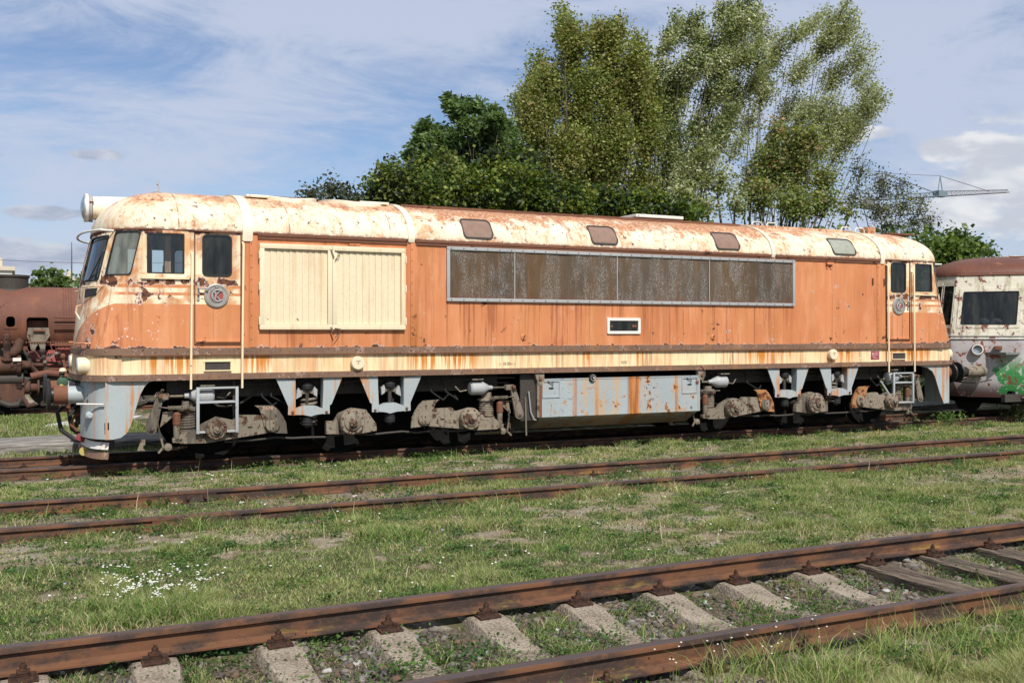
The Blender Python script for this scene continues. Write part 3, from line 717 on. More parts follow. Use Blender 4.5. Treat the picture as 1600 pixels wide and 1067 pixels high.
def flowers():
    P = []; r = []; c = []
    def add(x, y, h, rad, col): P.append((x, y, float(gz(np.array([x]), np.array([y]))[0])+h)); r.append(rad); c.append(col)
    def at_ground(px, py, zt=.16):
        best = None
        for Yt in np.arange(-11, .6, .04):
            X_, z_ = W(px, py, Yt); e = abs(z_-(float(np.interp(Yt, _py, _pz))+.06))
            if best is None or e < best[0]: best = (e, X_, Yt)
        return best[1], best[2]
    white = (.66, .66, .63)
    for k in range(48):     # yarrow patch
        px, py = rng.normal(225, 42), rng.normal(912, 12); x, y = at_ground(px, py)
        for q in range(5): add(x+rng.normal(0, .016), y+rng.normal(0, .012), .07+rng.random()*.03, .0058+.002*rng.random(), white)
    for px, py in ((180, 898), (340, 892), (352, 885), (310, 898), (420, 886), (320, 885), (285, 880), (505, 880), (645, 905), (690, 872), (1345, 815), (1450, 815), (1010, 858), (940, 860), (770, 880), (825, 862), (1300, 790), (1205, 795), (1130, 830), (850, 830), (905, 822), (1180, 742), (1130, 762), (985, 775), (160, 802), (215, 837), (305, 835), (176, 833), (240, 848), (380, 788), (416, 786), (270, 787), (310, 722), (330, 742), (352, 742), (340, 744), (320, 740)):
        for q in range(1+int(rng.random() < .4)):
            x, y = at_ground(px+rng.normal(0, 6), py+rng.normal(0, 3)); add(x, y, .06, .006+.0005*(y+CD), white)
    for k in range(85):
        d = rng.uniform(6.4, 15); x = rng.uniform(0, 1.3)*d; add(x, d-CD, .05+.04*rng.random(), .006+.0006*d, white if rng.random() < .75 else ((.35, .30, .60) if rng.random() < .7 else (.70, .50, .05)))
    for k in range(28): x, y = rng.uniform(3.0, 4.3), rng.uniform(-11.1, -10.75); add(x, y, .12+.16*rng.random(), .006, white)
    P = np.array(P); r = np.array(r); c = np.array(c); n = len(P); N = 6
    ang = np.arange(N)*2*pi/N; V = np.empty((n, N+1, 3)); V[:, 0] = P+np.array([0, -.002, .003])
    for k in range(N): V[:, k+1] = P+np.stack([r*np.cos(ang[k]), r*np.sin(ang[k])*.8, r*np.sin(ang[k])*.35*np.ones(n)], 1)
    b = np.arange(n)*(N+1); q = np.stack([np.stack([b, b+1+k, b+1+(k+1) % N], 1) for k in range(N)], 1).ravel()
    o = make_mesh('wildflowers', V.reshape(-1, 3), q, np.arange(n*N)*3, np.full(n*N, 3), 'petal', np.repeat(c, N+1, 0)); tag(o, 'tiny white and blue wildflowers scattered in the grass', 'flowers', kind='stuff')
    # stems of the tall ones
    g_ = P[:, 2]-gz(P[:, 0], P[:, 1]); blades('flower_stems', P[:, 0], P[:, 1], g_+.012, np.full(n, .003), np.full(n, .02), np.zeros(n, int), 'thin green stems carrying the small wildflowers')
flowers()
def stones():
    t = (1+5**.5)/2; ico = np.array([(-1, t, 0), (1, t, 0), (-1, -t, 0), (1, -t, 0), (0, -1, t), (0, 1, t), (0, -1, -t), (0, 1, -t), (t, 0, -1), (t, 0, 1), (-t, 0, -1), (-t, 0, 1)])/1.9
    fc = np.array([(0, 11, 5), (0, 5, 1), (0, 1, 7), (0, 7, 10), (0, 10, 11), (1, 5, 9), (5, 11, 4), (11, 10, 2), (10, 7, 6), (7, 1, 8), (3, 9, 4), (3, 4, 2), (3, 2, 6), (3, 6, 8), (3, 8, 9), (4, 9, 5), (2, 4, 11), (6, 2, 10), (8, 6, 7), (9, 8, 1)])
    def mk(name, x, y, s, lab, sink=.2):
        n = len(x); sc = s[:, None, None]*(.45+.9*rng.random((n, 12, 1)))*np.array([1.25, .9, .65]); V = ico[None]*sc*(1+.25*rng.normal(0, 1, (n, 1, 3))*.5)
        a = rng.random(n)*2*pi; ca, sa = np.cos(a)[:, None], np.sin(a)[:, None]; Vx = V[:, :, 0]*ca-V[:, :, 1]*sa; Vy = V[:, :, 0]*sa+V[:, :, 1]*ca
        V = np.stack([Vx+x[:, None], Vy+y[:, None], V[:, :, 2]+(gz(x, y)+s*sink)[:, None]], 2)
        q = (np.arange(n)[:, None, None]*12+fc[None]).ravel(); m = n*20
        pal = np.array([(.17, .15, .13), (.10, .085, .075), (.23, .215, .195), (.14, .09, .06), (.08, .07, .065), (.50, .48, .45)]); ci = rng.choice(6, n, p=[.26, .27, .13, .16, .15, .03]); c = np.repeat(pal[ci]*(1+.2*(rng.random((n, 1))*2-1)), 12, 0)
        o = make_mesh(name, V.reshape(-1, 3), q, np.arange(m)*3, np.full(m, 3), 'stone', c); tag(o, lab, 'gravel', kind='stuff')
    n = 9500; x = rng.uniform(-.6, 10.5, n); y = rng.uniform(-10.85, -9.05, n); k = ((np.abs(((x-.72+.345) % .69)-.345) > .13) | (y < -10.9)) & (rng.random(n) < .25+.75*sst(fbm(x*1.5+5, y*1.5), .35, .6)+.5*(x > 5.5)); x, y = x[k], y[k]
    mk('track_ballast', x, y, .012+.028*rng.random(len(x))**1.6, 'grey and brown broken ballast stones between the front sleepers')
    n = 13000; x = rng.uniform(-1.0, 20, n); y = rng.choice([0, 1, 2], n, p=[.4, .3, .3]); y = np.where(y == 0, rng.uniform(-5, -3.7, n), np.where(y == 1, rng.uniform(-3.3, .4, n), rng.uniform(-11.6, -10.9, n)))
    mk('loose_gravel', x, y, .005+.020*rng.random(n)**3, 'loose pale gravel scattered between tracks', .1)
stones()
# ------------------------------------------------------------------ tracks
RAILP = [(-.0625, 0), (.0625, 0), (.0625, .010), (.030, .018), (.0085, .030), (.0075, .100), (.014, .108), (.0335, .114), (.0335, .138), (.0315, .1445), (.024, .149), (-.024, .149), (-.0315, .1445), (-.0335, .138), (-.0335, .114), (-.014, .108), (-.0075, .100), (-.0085, .030), (-.030, .018), (-.0625, .010)]
def rail(name, label, x0, x1, y, ztop, joint=None, group=None, plates=(), cat='rail'):
    mb = MB(); zb = ztop-.149
    segs = [(x0, joint), (joint+.008, x1)] if joint else [(x0, x1)]
    r_ = random.Random(int(abs(y)*100)); pr = []
    for a, b in segs:
        n = max(2, int((b-a)/1.2)); prev = None
        for k in range(n+1):
            xx = a+(b-a)*k/n; dy = .004*sin(xx*.7+y); dz = .003*sin(xx*.9+y*3)
            ring = [mb.v(xx, py+dy, pz+dz) for py, pz in RAILP]
            if prev:
                for i in range(len(ring)): mb.face([prev[i], ring[i], ring[(i+1) % len(ring)], prev[(i+1) % len(ring)]], 'rail_steel')
            else: mb.face(ring, 'rail_steel')
            prev = ring
        mb.face(prev, 'rail_steel')
    ro = thing(name, label, cat, (0, y, zb), group)
    b_ = mb.build('rail_bar', ro); b_.location = (0, 0, 0)
    if joint:
        for sy in (-1, 1):
            mb = MB(); pts = [(sy*.012, .020), (sy*.034, .024), (sy*.030, .050), (sy*.026, .085), (sy*.033, .108), (sy*.012, .110)]
            mb.prism([(joint-.42, p, q) for p, q in pts], (.84, 0, 0), 'rail_steel'); fp = mb.build('fishplate', ro); fp.location = (0, 0, 0)
            for k in (-.30, -.11, .11, .30):
                mb = MB(); mb.lathe((joint+k, sy*.026, .065), (0, sy, 0), [(.030, 0), (.026, .022), (.018, .024), (.018, .045), (0, .05)], 'bolt_steel', 6, smooth=False); mb.build('bolt', fp)
    return ro
def make_plate(parent, y, zt, x=0):
    """ribbed baseplate with clips and bolts, top of sleeper at z = zt"""
    mb = MB(); mb.box((x, y, zt+.008), (.15, .33, .016), 'bolt_steel', None, .004)
    for sy in (-1, 1): mb.box((x, y+sy*.082, zt+.026), (.13, .022, .020), 'bolt_steel', None, .004)
    bp = mb.build('baseplate', parent); bp.location = (0, 0, 0)
    for sy in (-1, 1):
        mb = MB(); mb.box((x, y+sy*.070, zt+.040), (.07, .056, .016), 'bolt_steel', None, .004)
        mb.lathe((x, y+sy*.080, zt+.048), (0, 0, 1), [(.024, 0), (.024, .006), (.019, .008), (.019, .030), (.010, .032), (.010, .045), (0, .046)], 'bolt_steel', 6, smooth=False)
        c = mb.build('clip_bolt', bp); c.location = (0, 0, 0)
        for sx in (-.058, .058):
            mb = MB(); mb.lathe((x+sx*.8, y+sy*.138, zt+.016), (0, 0, 1), [(.020, 0), (.019, .008), (.012, .010), (.012, .028), (0, .030)], 'bolt_steel', 6, smooth=False); c = mb.build('screw', bp); c.location = (0, 0, 0)
def make_sleeper(kind, label, group):
    t = thing(kind+'_sleeper', label, 'sleeper', (0, 0, 0), group); mb = MB()
    if kind == 'concrete':
        N = 26; prev = None; r_ = random.Random(4)
        for k in range(N+1):
            y = -1.2+2.4*k/N; m = max(0, 1-(abs(y)/.55)**2); zt = -.058*m-(.03 if abs(y) > 1.1 else 0); w = .125-.022*m
            ring = [mb.v(px_+r_.uniform(-.003, .003), y, pz_+r_.uniform(-.002, .002)) for px_, pz_ in ((-w-.03, -.2), (w+.03, -.2), (w+.012, zt-.035), (w-.004, zt-.006), (w-.03, zt), (0, zt+.002), (-w+.03, zt), (-w+.004, zt-.006), (-w-.012, zt-.035))]
            if prev:
                for i in range(9): mb.face([prev[i], ring[i], ring[(i+1) % 9], prev[(i+1) % 9]], 'sleeper_concrete')
            else: mb.face(ring, 'sleeper_concrete')
            prev = ring
        mb.face(prev, 'sleeper_concrete')
    else:
        N = 30; prev = None; r_ = random.Random(8)
        for k in range(N+1):
            y = -1.25+2.5*k/N; rg = [(-.13, -.16), (.13, -.16), (.13, -.012), (.118, 0), (.06, -.004), (.02, .002), (-.03, -.008), (-.08, .001), (-.118, -.002), (-.13, -.014)]
            ring = [mb.v(a+r_.uniform(-.004, .004), y, b+(r_.uniform(-.007, .003) if b > -.1 else 0)) for a, b in rg]
            if prev:
                for i in range(len(rg)): mb.face([prev[i], ring[i], ring[(i+1) % len(rg)], prev[(i+1) % len(rg)]], 'sleeper_wood')
            else: mb.face(ring, 'sleeper_wood')
            prev = ring
        mb.face(prev, 'sleeper_wood')
    o = mb.build('sleeper_beam', t); o.location = (0, 0, 0)
    for s in (-1, 1): make_plate(t, s*.7525, .001)
    return t
ORD = ['first', 'second', 'third', 'fourth', 'fifth', 'sixth', 'seventh', 'eighth', 'ninth', 'tenth', 'eleventh', 'twelfth', 'thirteenth', 'fourteenth']
def tracks():
    cs = make_sleeper('concrete', 'x', 'sleepers of the front track'); wd = make_sleeper('wooden', 'x', 'sleepers of the front track'); usedc = usedw = False
    yc, zt = -9.945, .26-.149-.021; r_ = random.Random(2)
    nc = nw = 0
    for k in range(-1, 13):
        x = .72+.69*k
        if k <= 7:
            o = copy_tree(cs) if usedc else cs; usedc = True
            o['label'] = 'pale concrete sleeper of the front track, %s from the left' % ORD[nc]; nc += 1
        else:
            o = copy_tree(wd) if usedw else wd; usedw = True
            o['label'] = 'dark cracked wooden sleeper of the front track, %s past the concrete ones' % ORD[nw]; nw += 1
        o.location = (x+r_.uniform(-.02, .02), yc, zt); o.rotation_euler = (0, 0, r_.uniform(-.02, .02))
    grp = 'sleepers of the middle track'
    for k in range(-1, 26):
        o = copy_tree(wd); o['label'] = 'rusty plated wooden sleeper half buried in grass of the middle track'; o['group'] = grp
        o.location = (.35+.66*k+r_.uniform(-.02, .02), -4.355, .195-.149-.021); o.rotation_euler = (0, 0, r_.uniform(-.02, .02))
    for k in range(-2, 32):
        o = copy_tree(wd); o['label'] = 'dark wooden sleeper in the shadow of the parked trains'; o['group'] = 'sleepers under the parked trains'
        o.location = (.1+.66*k, YC_, -.149-.021)
    rail('rail', 'nearest brown rail in front, cut by the lower edge of the photo', -6, 24, -10.70, .26, None, 'rails of the front track')
    rail('rail', 'big rusty rail with yellow lichen crossing the whole foreground', -6, 24, -9.19, .26, None, 'rails of the front track')
    x1, _ = W(308, 800, -5.11); x2, _ = W(277, 780, -3.60)
    rail('rail', 'bolted rusty rail at the near side of the middle track', -8, 34, -5.11, .195, x1, 'rails of the middle track')
    rail('rail', 'bolted rusty rail at the far side of the middle track', -8, 34, -3.60, .195, x2, 'rails of the middle track')
    rail('rail', 'near rail under the wheels of the orange locomotive', -14, 40, YC_-.7525, 0, None, 'rails under the parked trains')
    rail('rail', 'far rail under the wheels of the orange locomotive', -14, 40, YC_+.7525, 0, None, 'rails under the parked trains')
    for yy, lb in ((13.25, 'near rail under the rusty steam locomotive'), (14.755, 'far rail under the rusty steam locomotive')): rail('rail', lb, -14, 14, yy, .0, None, 'rails under the steam locomotive')
YC_ = 1.53
tracks()
# ------------------------------------------------------------------ orange diesel locomotive
YC, HW, XM = 1.53, 1.53, 9.585
loco = thing('diesel_locomotive', 'long weathered orange and cream diesel locomotive with rust streaks and a wide mesh grille', 'locomotive', (XM, YC, 0))
def lerp(z, ks):
    if z <= ks[0][0]: return ks[0][1]
    for (a, va), (b, vb) in zip(ks, ks[1:]):
        if z <= b: return va+(vb-va)*(z-a)/(b-a)
    return ks[-1][1]
def nx0(z): return lerp(z, [(1.2, .78), (1.75, .80), (2.66, .88), (3.0, .955), (3.45, 1.06)])
def nn(z): return lerp(z, [(1.75, 3.0), (2.6, 2.5)])
def nl(z): return lerp(z, [(1.75, .60), (2.6, .90)])
def quarter(c, z, off=0.0):
    """near-left quarter of the plan outline; c = ('t', degrees) on the nose or ('x', X) on the side"""
    x0, n, L = nx0(z), nn(z), nl(z)
    def P(t):
        t = radians(min(max(t, 0.0), 90.0)); return x0+L*(1-max(cos(t), 0)**(2/n)), YC-HW*max(sin(t), 0)**(2/n)
    if c[0] == 't':
        x, y = P(c[1]); a = P(c[1]-.8); b = P(c[1]+.8)
        tx, ty = b[0]-a[0], b[1]-a[1]; l = hypot(tx, ty) or 1
        nxx, nyy = ty/l, -tx/l
        if c[1] < .5: nxx, nyy = -1, 0
    else:
        x = c[1]; dx = x-x0
        y = YC-HW*(1-(1-dx/L)**n)**(1/n) if dx < L else 0.0
        nxx, nyy = 0, -1
    return Vector((x+nxx*off, y+nyy*off, z))
def mir(p, ex, ey): return Vector((2*XM-p.x if ex else p.x, 2*YC-p.y if ey else p.y, p.z))
NOSE = [('t', a) for a in (0, 3, 6, 14, 22, 30, 36, 42, 45, 48, 54, 60, 67, 74)]
def grid(mb, cols, rows, holes, m, ex, ey, off=0.0):
    V = {}
    for i, c in enumerate(cols):
        for j, z in enumerate(rows): V[i, j] = mb.v(mir(quarter(c, z, off), ex, ey))
    def key(c): return c[1] if c[0] == 't' else 1000+c[1]*10
    for i in range(len(cols)-1):
        for j in range(len(rows)-1):
            k0, k1 = key(cols[i]), key(cols[i+1]); mid = (k0+k1)/2; zm = (rows[j]+rows[j+1])/2
            if any(a < mid < b and c < zm < d for a, b, c, d in holes): continue
            mb.face([V[i, j], V[i+1, j], V[i+1, j+1], V[i, j+1]], m, True)
X = lambda x: 1000+x*10
WZ0, WZ1 = 2.775, 3.425
CABX = 3.14
rows = [1.26, 1.36, 1.5, 1.63, 1.73, 1.78, 1.9, 2.05, 2.2, 2.35, 2.5, 2.62, 2.70, WZ0, 2.95, 3.1, 3.25, 3.38, WZ1, 3.44, 3.46]
xcols = [('x', v) for v in (1.60, 1.65, 1.8, 1.95, 2.1, 2.25, 2.345, 2.5, 2.7, 2.9, 3.03, CABX)]
holes = [(6, 42, 2.70, 3.38), (48, 74, WZ0, WZ1), (X(1.65), X(2.25), WZ0, WZ1), (X(2.345), X(3.03), 1.78, 3.46-.01)]
holes[3] = (X(2.345), X(3.03), 1.78, 3.44)
def ring_part(name, parent, outer, inner, fn, m, proud, back, bolts=None):
    mb = MB(); ring_faces(mb, outer, inner, fn, m, proud, back); return mb.build(name, parent)
def pane_part(parent, outline, fn, m, off, name='pane'):
    mb = MB(); panel(mb, outline, fn, m, off); return mb.build(name, parent)
for ex in (0, 1):
    mb = MB()
    for ey in (0, 1): grid(mb, NOSE+xcols, rows, holes if not (ey == 1 and ex == 0) else holes+[(X(2.2), X(2.345), WZ0, WZ1)], 'body_paint', ex, ey)
    cabo = mb.build('cab_body', loco)
    # inner partition, floor and desk
    mb = MB()
    def Bx(x0, x1, y0, y1, z0, z1, m, mb=mb, ex=ex):
        if ex: x0, x1 = 2*XM-x1, 2*XM-x0
        mb.b6(x0, x1, y0, y1, z0, z1, m)
    Bx(3.16, 3.2, .03, 3.03, 1.4, 3.45, 'interior'); Bx(3.16, 3.2, .5, 2.56, 3.45, 3.95, 'interior'); Bx(1.2, 3.16, .06, 3.0, 1.40, 1.46, 'interior')
    Bx(1.15, 1.55, .55, 2.5, 1.46, 2.60, 'interior'); Bx(1.5, 1.62, .8, 2.2, 2.58, 2.66, 'dark_steel')
    Bx(2.2, 2.6, 1.9, 2.35, 1.46, 1.95, 'rubber'); Bx(2.52, 2.6, 1.9, 2.35, 1.95, 2.7, 'rubber')
    mb.build('cab_interior', loco)
    for ey in (0, 1):
        def fside(x, z, off, ex=ex, ey=ey):
            p = quarter(('x', x), z, off); return mir(p, ex, ey)
        def fnose(t, z, off, ex=ex, ey=ey): return mir(quarter(('t', t), z, off), ex, ey)
        # windscreen
        def sq(x0, x1, z0, z1, n=4):
            out = []
            for (ax, az), (bx, bz) in (((x1, z1), (x0, z1)), ((x0, z1), (x0, z0)), ((x0, z0), (x1, z0)), ((x1, z0), (x1, z1))):
                out += [(ax+(bx-ax)*k/(n+1), az+(bz-az)*k/(n+1)) for k in range(n+1)]
            return out
        def dens(o, k=3):
            out = []
            for i, p in enumerate(o):
                q = o[(i+1) % len(o)]
                for j in range(k): out.append((p[0]+(q[0]-p[0])*j/k, p[1]+(q[1]-p[1])*j/k))
            return out
        def nose_window(t0, t1, z0, z1, r, name, gm, hw=None):
            # rounded outline in degrees x metres, the degree axis scaled so the corners look round
            sc = 26.0
            inner = [(a*sc, b) for a, b in rrect((t0+1.2)/sc, (t1-1.2)/sc, z0+.02, z1-.02, r, 4)]
            outer = [(a*sc, b) for a, b in rrect((t0-.8)/sc, (t1+.8)/sc, z0-.015, z1+.015, .012, 4)]
            inner, outer = dens(inner), dens(outer)
            mb = MB(); ring_faces(mb, outer, [(a*.5+c*.5, b*.5+d*.5) for (a, b), (c, d) in zip(outer, inner)], fnose, 'body_paint', .004, -.01)
            mid = [(a*.5+c*.5, b*.5+d*.5) for (a, b), (c, d) in zip(outer, inner)]
            ring_faces(mb, mid, inner, fnose, 'rubber', .012, -.02)
            fo = mb.build(name, loco)
            # glass as a small grid following the curve
            mb = MB(); ts = [t0+(t1-t0)*k/6 for k in range(7)]
            V = [[mb.v(fnose(t, z, -.008)) for z in (z0, z1)] for t in ts]
            for i in range(6): mb.face([V[i][0], V[i+1][0], V[i+1][1], V[i][1]], gm, True)
            mb.build('pane', fo); return fo
        ws = nose_window(6, 42, 2.70, 3.38, .10, 'windscreen', 'glass_dark')
        nose_window(48, 74, WZ0, WZ1, .08, 'corner_window', 'glass_dusty')
        # square side window
        wd_ = .115 if (ex == 0 and ey == 1) else 0; inner = dens(rrect(1.69, 2.21+wd_, WZ0+.03, WZ1-.03, .015)); outer = dens(rrect(1.635, 2.265+wd_*.7, WZ0-.02, WZ1+.010, .01))
        mb = MB(); ring_faces(mb, outer, inner, fside, 'body_paint', .010, -.02)
        mb.box(fside(1.945, WZ0-.035, .014), (.66, .035, .022), 'cream')
        if ey == 0 and ex == 0:
            mb.box((2.02, .35, 3.0), (.085, .05, 1.1), 'raw_wood')
        fo = mb.build('side_window', loco)
        mb = MB()
        for a, b in zip((1.66, 1.75, 1.9, 2.05), (1.75, 1.9, 2.05, 2.24+wd_)):
            mb.face([mb.v(fside(*q, -.012)) for q in ((a, WZ0), (b, WZ0), (b, WZ1), (a, WZ1))], 'glass', True)
        mb.build('pane', fo)
        mb = MB(); g = dens(rrect(1.715, 2.185+wd_, WZ0+.05, WZ1-.05, .015)); ring_faces(mb, inner, g, fside, 'rubber', .004, -.02); mb.build('gasket', fo)
        if wd_: mb = MB(); mb.b6(2.05, 2.11, 3.03, 3.06, WZ0, WZ1, 'body_paint'); mb.build('divider', fo)
        # door leaf with its window
        mb = MB()
        dx0, dx1, dz0, dz1 = 2.36, 3.015, 1.795, 3.435
        outer = dens(rrect(dx0, dx1, dz0, dz1, .01)); inner = dens(rrect(2.46, 2.89, WZ0+.01, WZ1-.02, .07))
        ring_faces(mb, outer, inner, fside, 'body_paint', -.008, -.04)
        for a, b, c, d in ((2.345, 2.362, 1.78, 3.44), (3.013, 3.03, 1.78, 3.44)): mb.box(fside((a+b)/2, (c+d)/2, .0), (.016, .03, d-c), 'rust_steel')
        mb.box(fside(2.69, 1.83, .0), (.64, .02, .035), 'body_paint', bev=.004)
        mb.box(fside(2.69, 1.785, .004), (.66, .03, .012), 'rust_steel')
        dr = mb.build('cab_door', loco)
        mb = MB(); g2 = dens(rrect(2.485, 2.865, WZ0+.035, WZ1-.045, .06)); ring_faces(mb, inner, g2, fside, 'rubber', .006, -.02)
        wi = mb.build('door_window', dr)
        pane_part(dr, g2, fside, 'glass_dark', -.01)
        # handle
        mb = MB(); mb.box(fside(2.405, 2.56, .004), (.035, .014, .27), 'silver', bev=.004)
        mb.tube([fside(2.405, 2.60, .0), fside(2.405, 2.60, .06), fside(2.54, 2.60, .06)], .012, 'silver', 8)
        mb.lathe(fside(2.405, 2.50, .004), (0, 1 if ey else -1, 0), [(.014, 0), (.014, .02), (0, .022)], 'dark_steel', 10)
        mb.build('handle', dr)
        # round maker's plate
        mb = MB(); c0 = fside(2.665, 2.50, -.008); ax = (0, 1 if ey else -1, 0)
        mb.lathe(c0, ax, [(.178, 0), (.178, .02), (.160, .03), (.150, .03), (.147, .020), (.112, .020), (.110, .026), (.098, .026), (.095, .018), (0, .018)], 'emblem_grey', 40,
                 mats=['emblem_grey']*4+['emblem_grey', 'emblem_grey', 'emblem_grey', 'emblem_grey', 'emblem_red', 'emblem_red'])
        pl = mb.build('round_emblem', dr)
        if ey == 0:
            cx = c0.x
            mb = MB()
            # intertwined letters: a large C with K and D inside, small caron above
            y = c0.y-.03; zc_ = c0.z
            mb.tube([(cx+.012+.085*cos(a), y, zc_+.085*sin(a)) for a in [radians(48+k*26.4) for k in range(11)]], .0115, 'silver', 6)
            mb.tube([(cx-.018, y, zc_+.062), (cx-.018, y, zc_-.062)], .0105, 'silver', 6)
            mb.tube([(cx+.038, y, zc_+.058), (cx-.014, y, zc_), (cx+.040, y, zc_-.058)], .0105, 'silver', 6)
            mb.tube([(cx-.058, y-.004, zc_+.05)]+[(cx-.058+.045*sin(a), y-.004, zc_+.05*cos(a)) for a in [radians(k*20) for k in range(10)]]+[(cx-.058, y-.004, zc_+.05)], .008, 'silver', 6)
            mb.tube([(cx-.025, y, zc_+.137), (cx, y, zc_+.120), (cx+.025, y, zc_+.137)], .008, 'silver', 6)
            for k in range(4): mb.lathe((cx+.128*cos(radians(45+90*k)), c0.y-.018, c0.z+.128*sin(radians(45+90*k))), (0, -1, 0), [(.008, 0), (.006, .008), (0, .01)], 'silver', 8)
            mb.build('letters', dr)
        # handrails beside the door
        for hx, zt in ((2.31, 3.12), (3.045, 3.30)):
            if ex: zt = 3.22 if hx < 2.5 else 3.35
            mb = MB(); o1 = .075
            pth = [fside(hx, zt, -.005), fside(hx, zt-.02, o1*.8), fside(hx, zt-.06, o1), fside(hx-(.012), 2.2, o1), fside(hx-.02, 1.13, o1)]
            mb.tube(pth, .017, 'cream', 8)
            for zz in (2.05, 1.69, 1.31): mb.tube([fside(hx-.015, zz, 0), fside(hx-.015, zz, o1)], .010, 'cream', 6)
            mb.build('handrail', loco)
        # step recess in the band
        mb = MB(); rr = [(2.49, 2.87, 1.395, 1.53)]
        for a, b, c, d in rr:
            for p, dd in ((((a+b)/2, d, 0), (b-a+.02, .03, .012)), (((a+b)/2, c, 0), (b-a+.02, .05, .014)), ((a, (c+d)/2, 0), (.012, .03, d-c)), ((b, (c+d)/2, 0), (.012, .03, d-c))):
                mb.box(fside(p[0], p[1], .008), dd, 'cream')
            mb.face([mb.v(fside(*q, .003)) for q in ((a, c), (b, c), (b, d), (a, d))], 'dark_steel')
        mb.build('step_recess', loco)
# panel from the cab to the engine room, both sides
mb = MB()
xs = [CABX+(2*XM-2*CABX)*k/60 for k in range(61)]
zs = [1.26, 1.36, 1.5, 1.63, 1.73, 1.9, 2.1, 2.3, 2.5, 2.7, 2.9, 3.1, 3.3, 3.46]
for yy in (0.0, 2*YC):
    rr2 = random.Random(3); V = [[mb.v(x, yy+(rr2.uniform(-.004, .004) if 0 < j < len(zs)-1 and 0 < i < 60 else 0), z) for j, z in enumerate(zs)] for i, x in enumerate(xs)]
    for i in range(60):
        for j in range(len(zs)-1): mb.face([V[i][j], V[i+1][j], V[i+1][j+1], V[i][j+1]], 'body_paint', True)
mb.build('engine_room_side', loco)
# vertical pilaster strips by the roof bands
for x, w in ((3.20, .10), (5.76, .10), (15.93, .10)):
    mb = MB()
    mb.b6(x-w/2, x+w/2, -.014, .01, 1.735, 3.40, 'body_paint', .004)
    for k in range(9): mb.lathe((x-w*.3, -.014, 1.85+k*.18), (0, -1, 0), [(.010, 0), (.008, .006), (0, .008)], 'rust_steel', 6)
    mb.build('side_strip', loco)
for x0, x1 in ((6.15, 6.16),): pass

# roof: rounded shell, domed at both ends
RZ0, RH, RN = 3.45, .69, 2.15
def wallcols(k=0):
    return [('t', a) for a in (0, 8, 16, 24, 32, 40, 48, 56, 64, 72, 80)]+[('x', v) for v in (1.97, 2.2, 2.5, 2.8, 3.06)]
def roofp(x, dy_sign, psi, off=0.0):
    """point on the straight part; psi 0 = eave, 90 = ridge"""
    a = radians(psi); r = cos(a)**(2/RN) if psi < 90 else 0; h = sin(a)**(2/RN) if psi > 0 else 0
    n = Vector((0, -cos(a), sin(a)))
    p = Vector((x, -HW*1.012*r, RZ0+RH*h))+n*off
    return Vector((x, YC+p.y*dy_sign, p.z))
def roofend(c, psi, off=0.0):
    o = quarter(c, 3.45, .015); L = nl(3.45); sx = nx0(3.45)+L+.25
    a = radians(psi); r = cos(a)**(2/RN) if psi < 90 else 0; h = sin(a)**(2/RN) if psi > 0 else 0
    s = Vector((max(min(o.x+.0, 99), sx) if o.x > sx else sx, YC, 0))
    if o.x > sx: s.x = o.x
    return Vector((s.x+(o.x-s.x)*r, s.y+(o.y-s.y)*r, RZ0+RH*h+off))
PS = [0, 3, 7, 12, 18, 25, 33, 42, 51, 60, 68, 76, 83, 90]
mb = MB()
for ex in (0, 1):
    for ey in (0, 1):
        cols = wallcols(); V = {}
        for i, c in enumerate(cols):
            for j, p in enumerate(PS): V[i, j] = mb.v(mir(roofend(c, p), ex, ey))
        for i in range(len(cols)-1):
            for j in range(len(PS)-1): mb.face([V[i, j], V[i+1, j], V[i+1, j+1], V[i, j+1]], 'roof_paint', True)
xr = [3.06+(2*XM-6.12)*k/70 for k in range(71)]
for sgn in (1, -1):
    rr2 = random.Random(5); V = [[mb.v(roofp(x, sgn, p, rr2.uniform(-.005, .005) if 0 < j < 13 else 0)) for j, p in enumerate(PS)] for x in xr]
    for i in range(70):
        for j in range(len(PS)-1): mb.face([V[i][j], V[i+1][j], V[i+1][j+1], V[i][j+1]], 'roof_paint', True)
bmesh.ops.remove_doubles(mb.bm, verts=mb.bm.verts, dist=.001)
roof = mb.build('roof', loco)
# raised bands across the roof
for x, w, zb in ((3.115, .15, 3.32), (5.72, .11, 3.40), (13.15, .09, 3.40), (16.02, .11, 3.36)):
    mb = MB(); prof = [(-1, p) for p in PS]+[(1, p) for p in reversed(PS[:-1])]
    prev = None
    pts = [Vector((0, -.022, zb))]+[roofp(0, 1, p, .022) for p in PS]+[roofp(0, -1, p, .022) for p in reversed(PS[:-1])]+[Vector((0, 2*YC+.022, zb))]
    inn = [Vector((0, .01, zb))]+[roofp(0, 1, p, -.01) for p in PS]+[roofp(0, -1, p, -.01) for p in reversed(PS[:-1])]+[Vector((0, 2*YC-.01, zb))]
    for a, b in ((-w/2, -w/2+.012), (w/2-.012, w/2), (-w/2+.012, w/2-.012)):
        dd = .010 if b-a < .02 else 0
        for i in range(len(pts)-1):
            q = []
            for k, xx in ((i, a), (i, b), (i+1, b), (i+1, a)): q.append(mb.v(Vector((x+xx, pts[k].y, pts[k].z+dd))))
            mb.face(q, 'rib_paint', True)
        for i in range(len(pts)-1):
            for xx in (a, b): mb.face([mb.v(Vector((x+xx, P_.y, P_.z+(dd if P_ in (pts[i], pts[i+1]) else 0)))) for P_ in (pts[i], pts[i+1], inn[i+1], inn[i])], 'rib_paint')
    bmesh.ops.remove_doubles(mb.bm, verts=mb.bm.verts, dist=.0005)
    mb.build('band', roof)
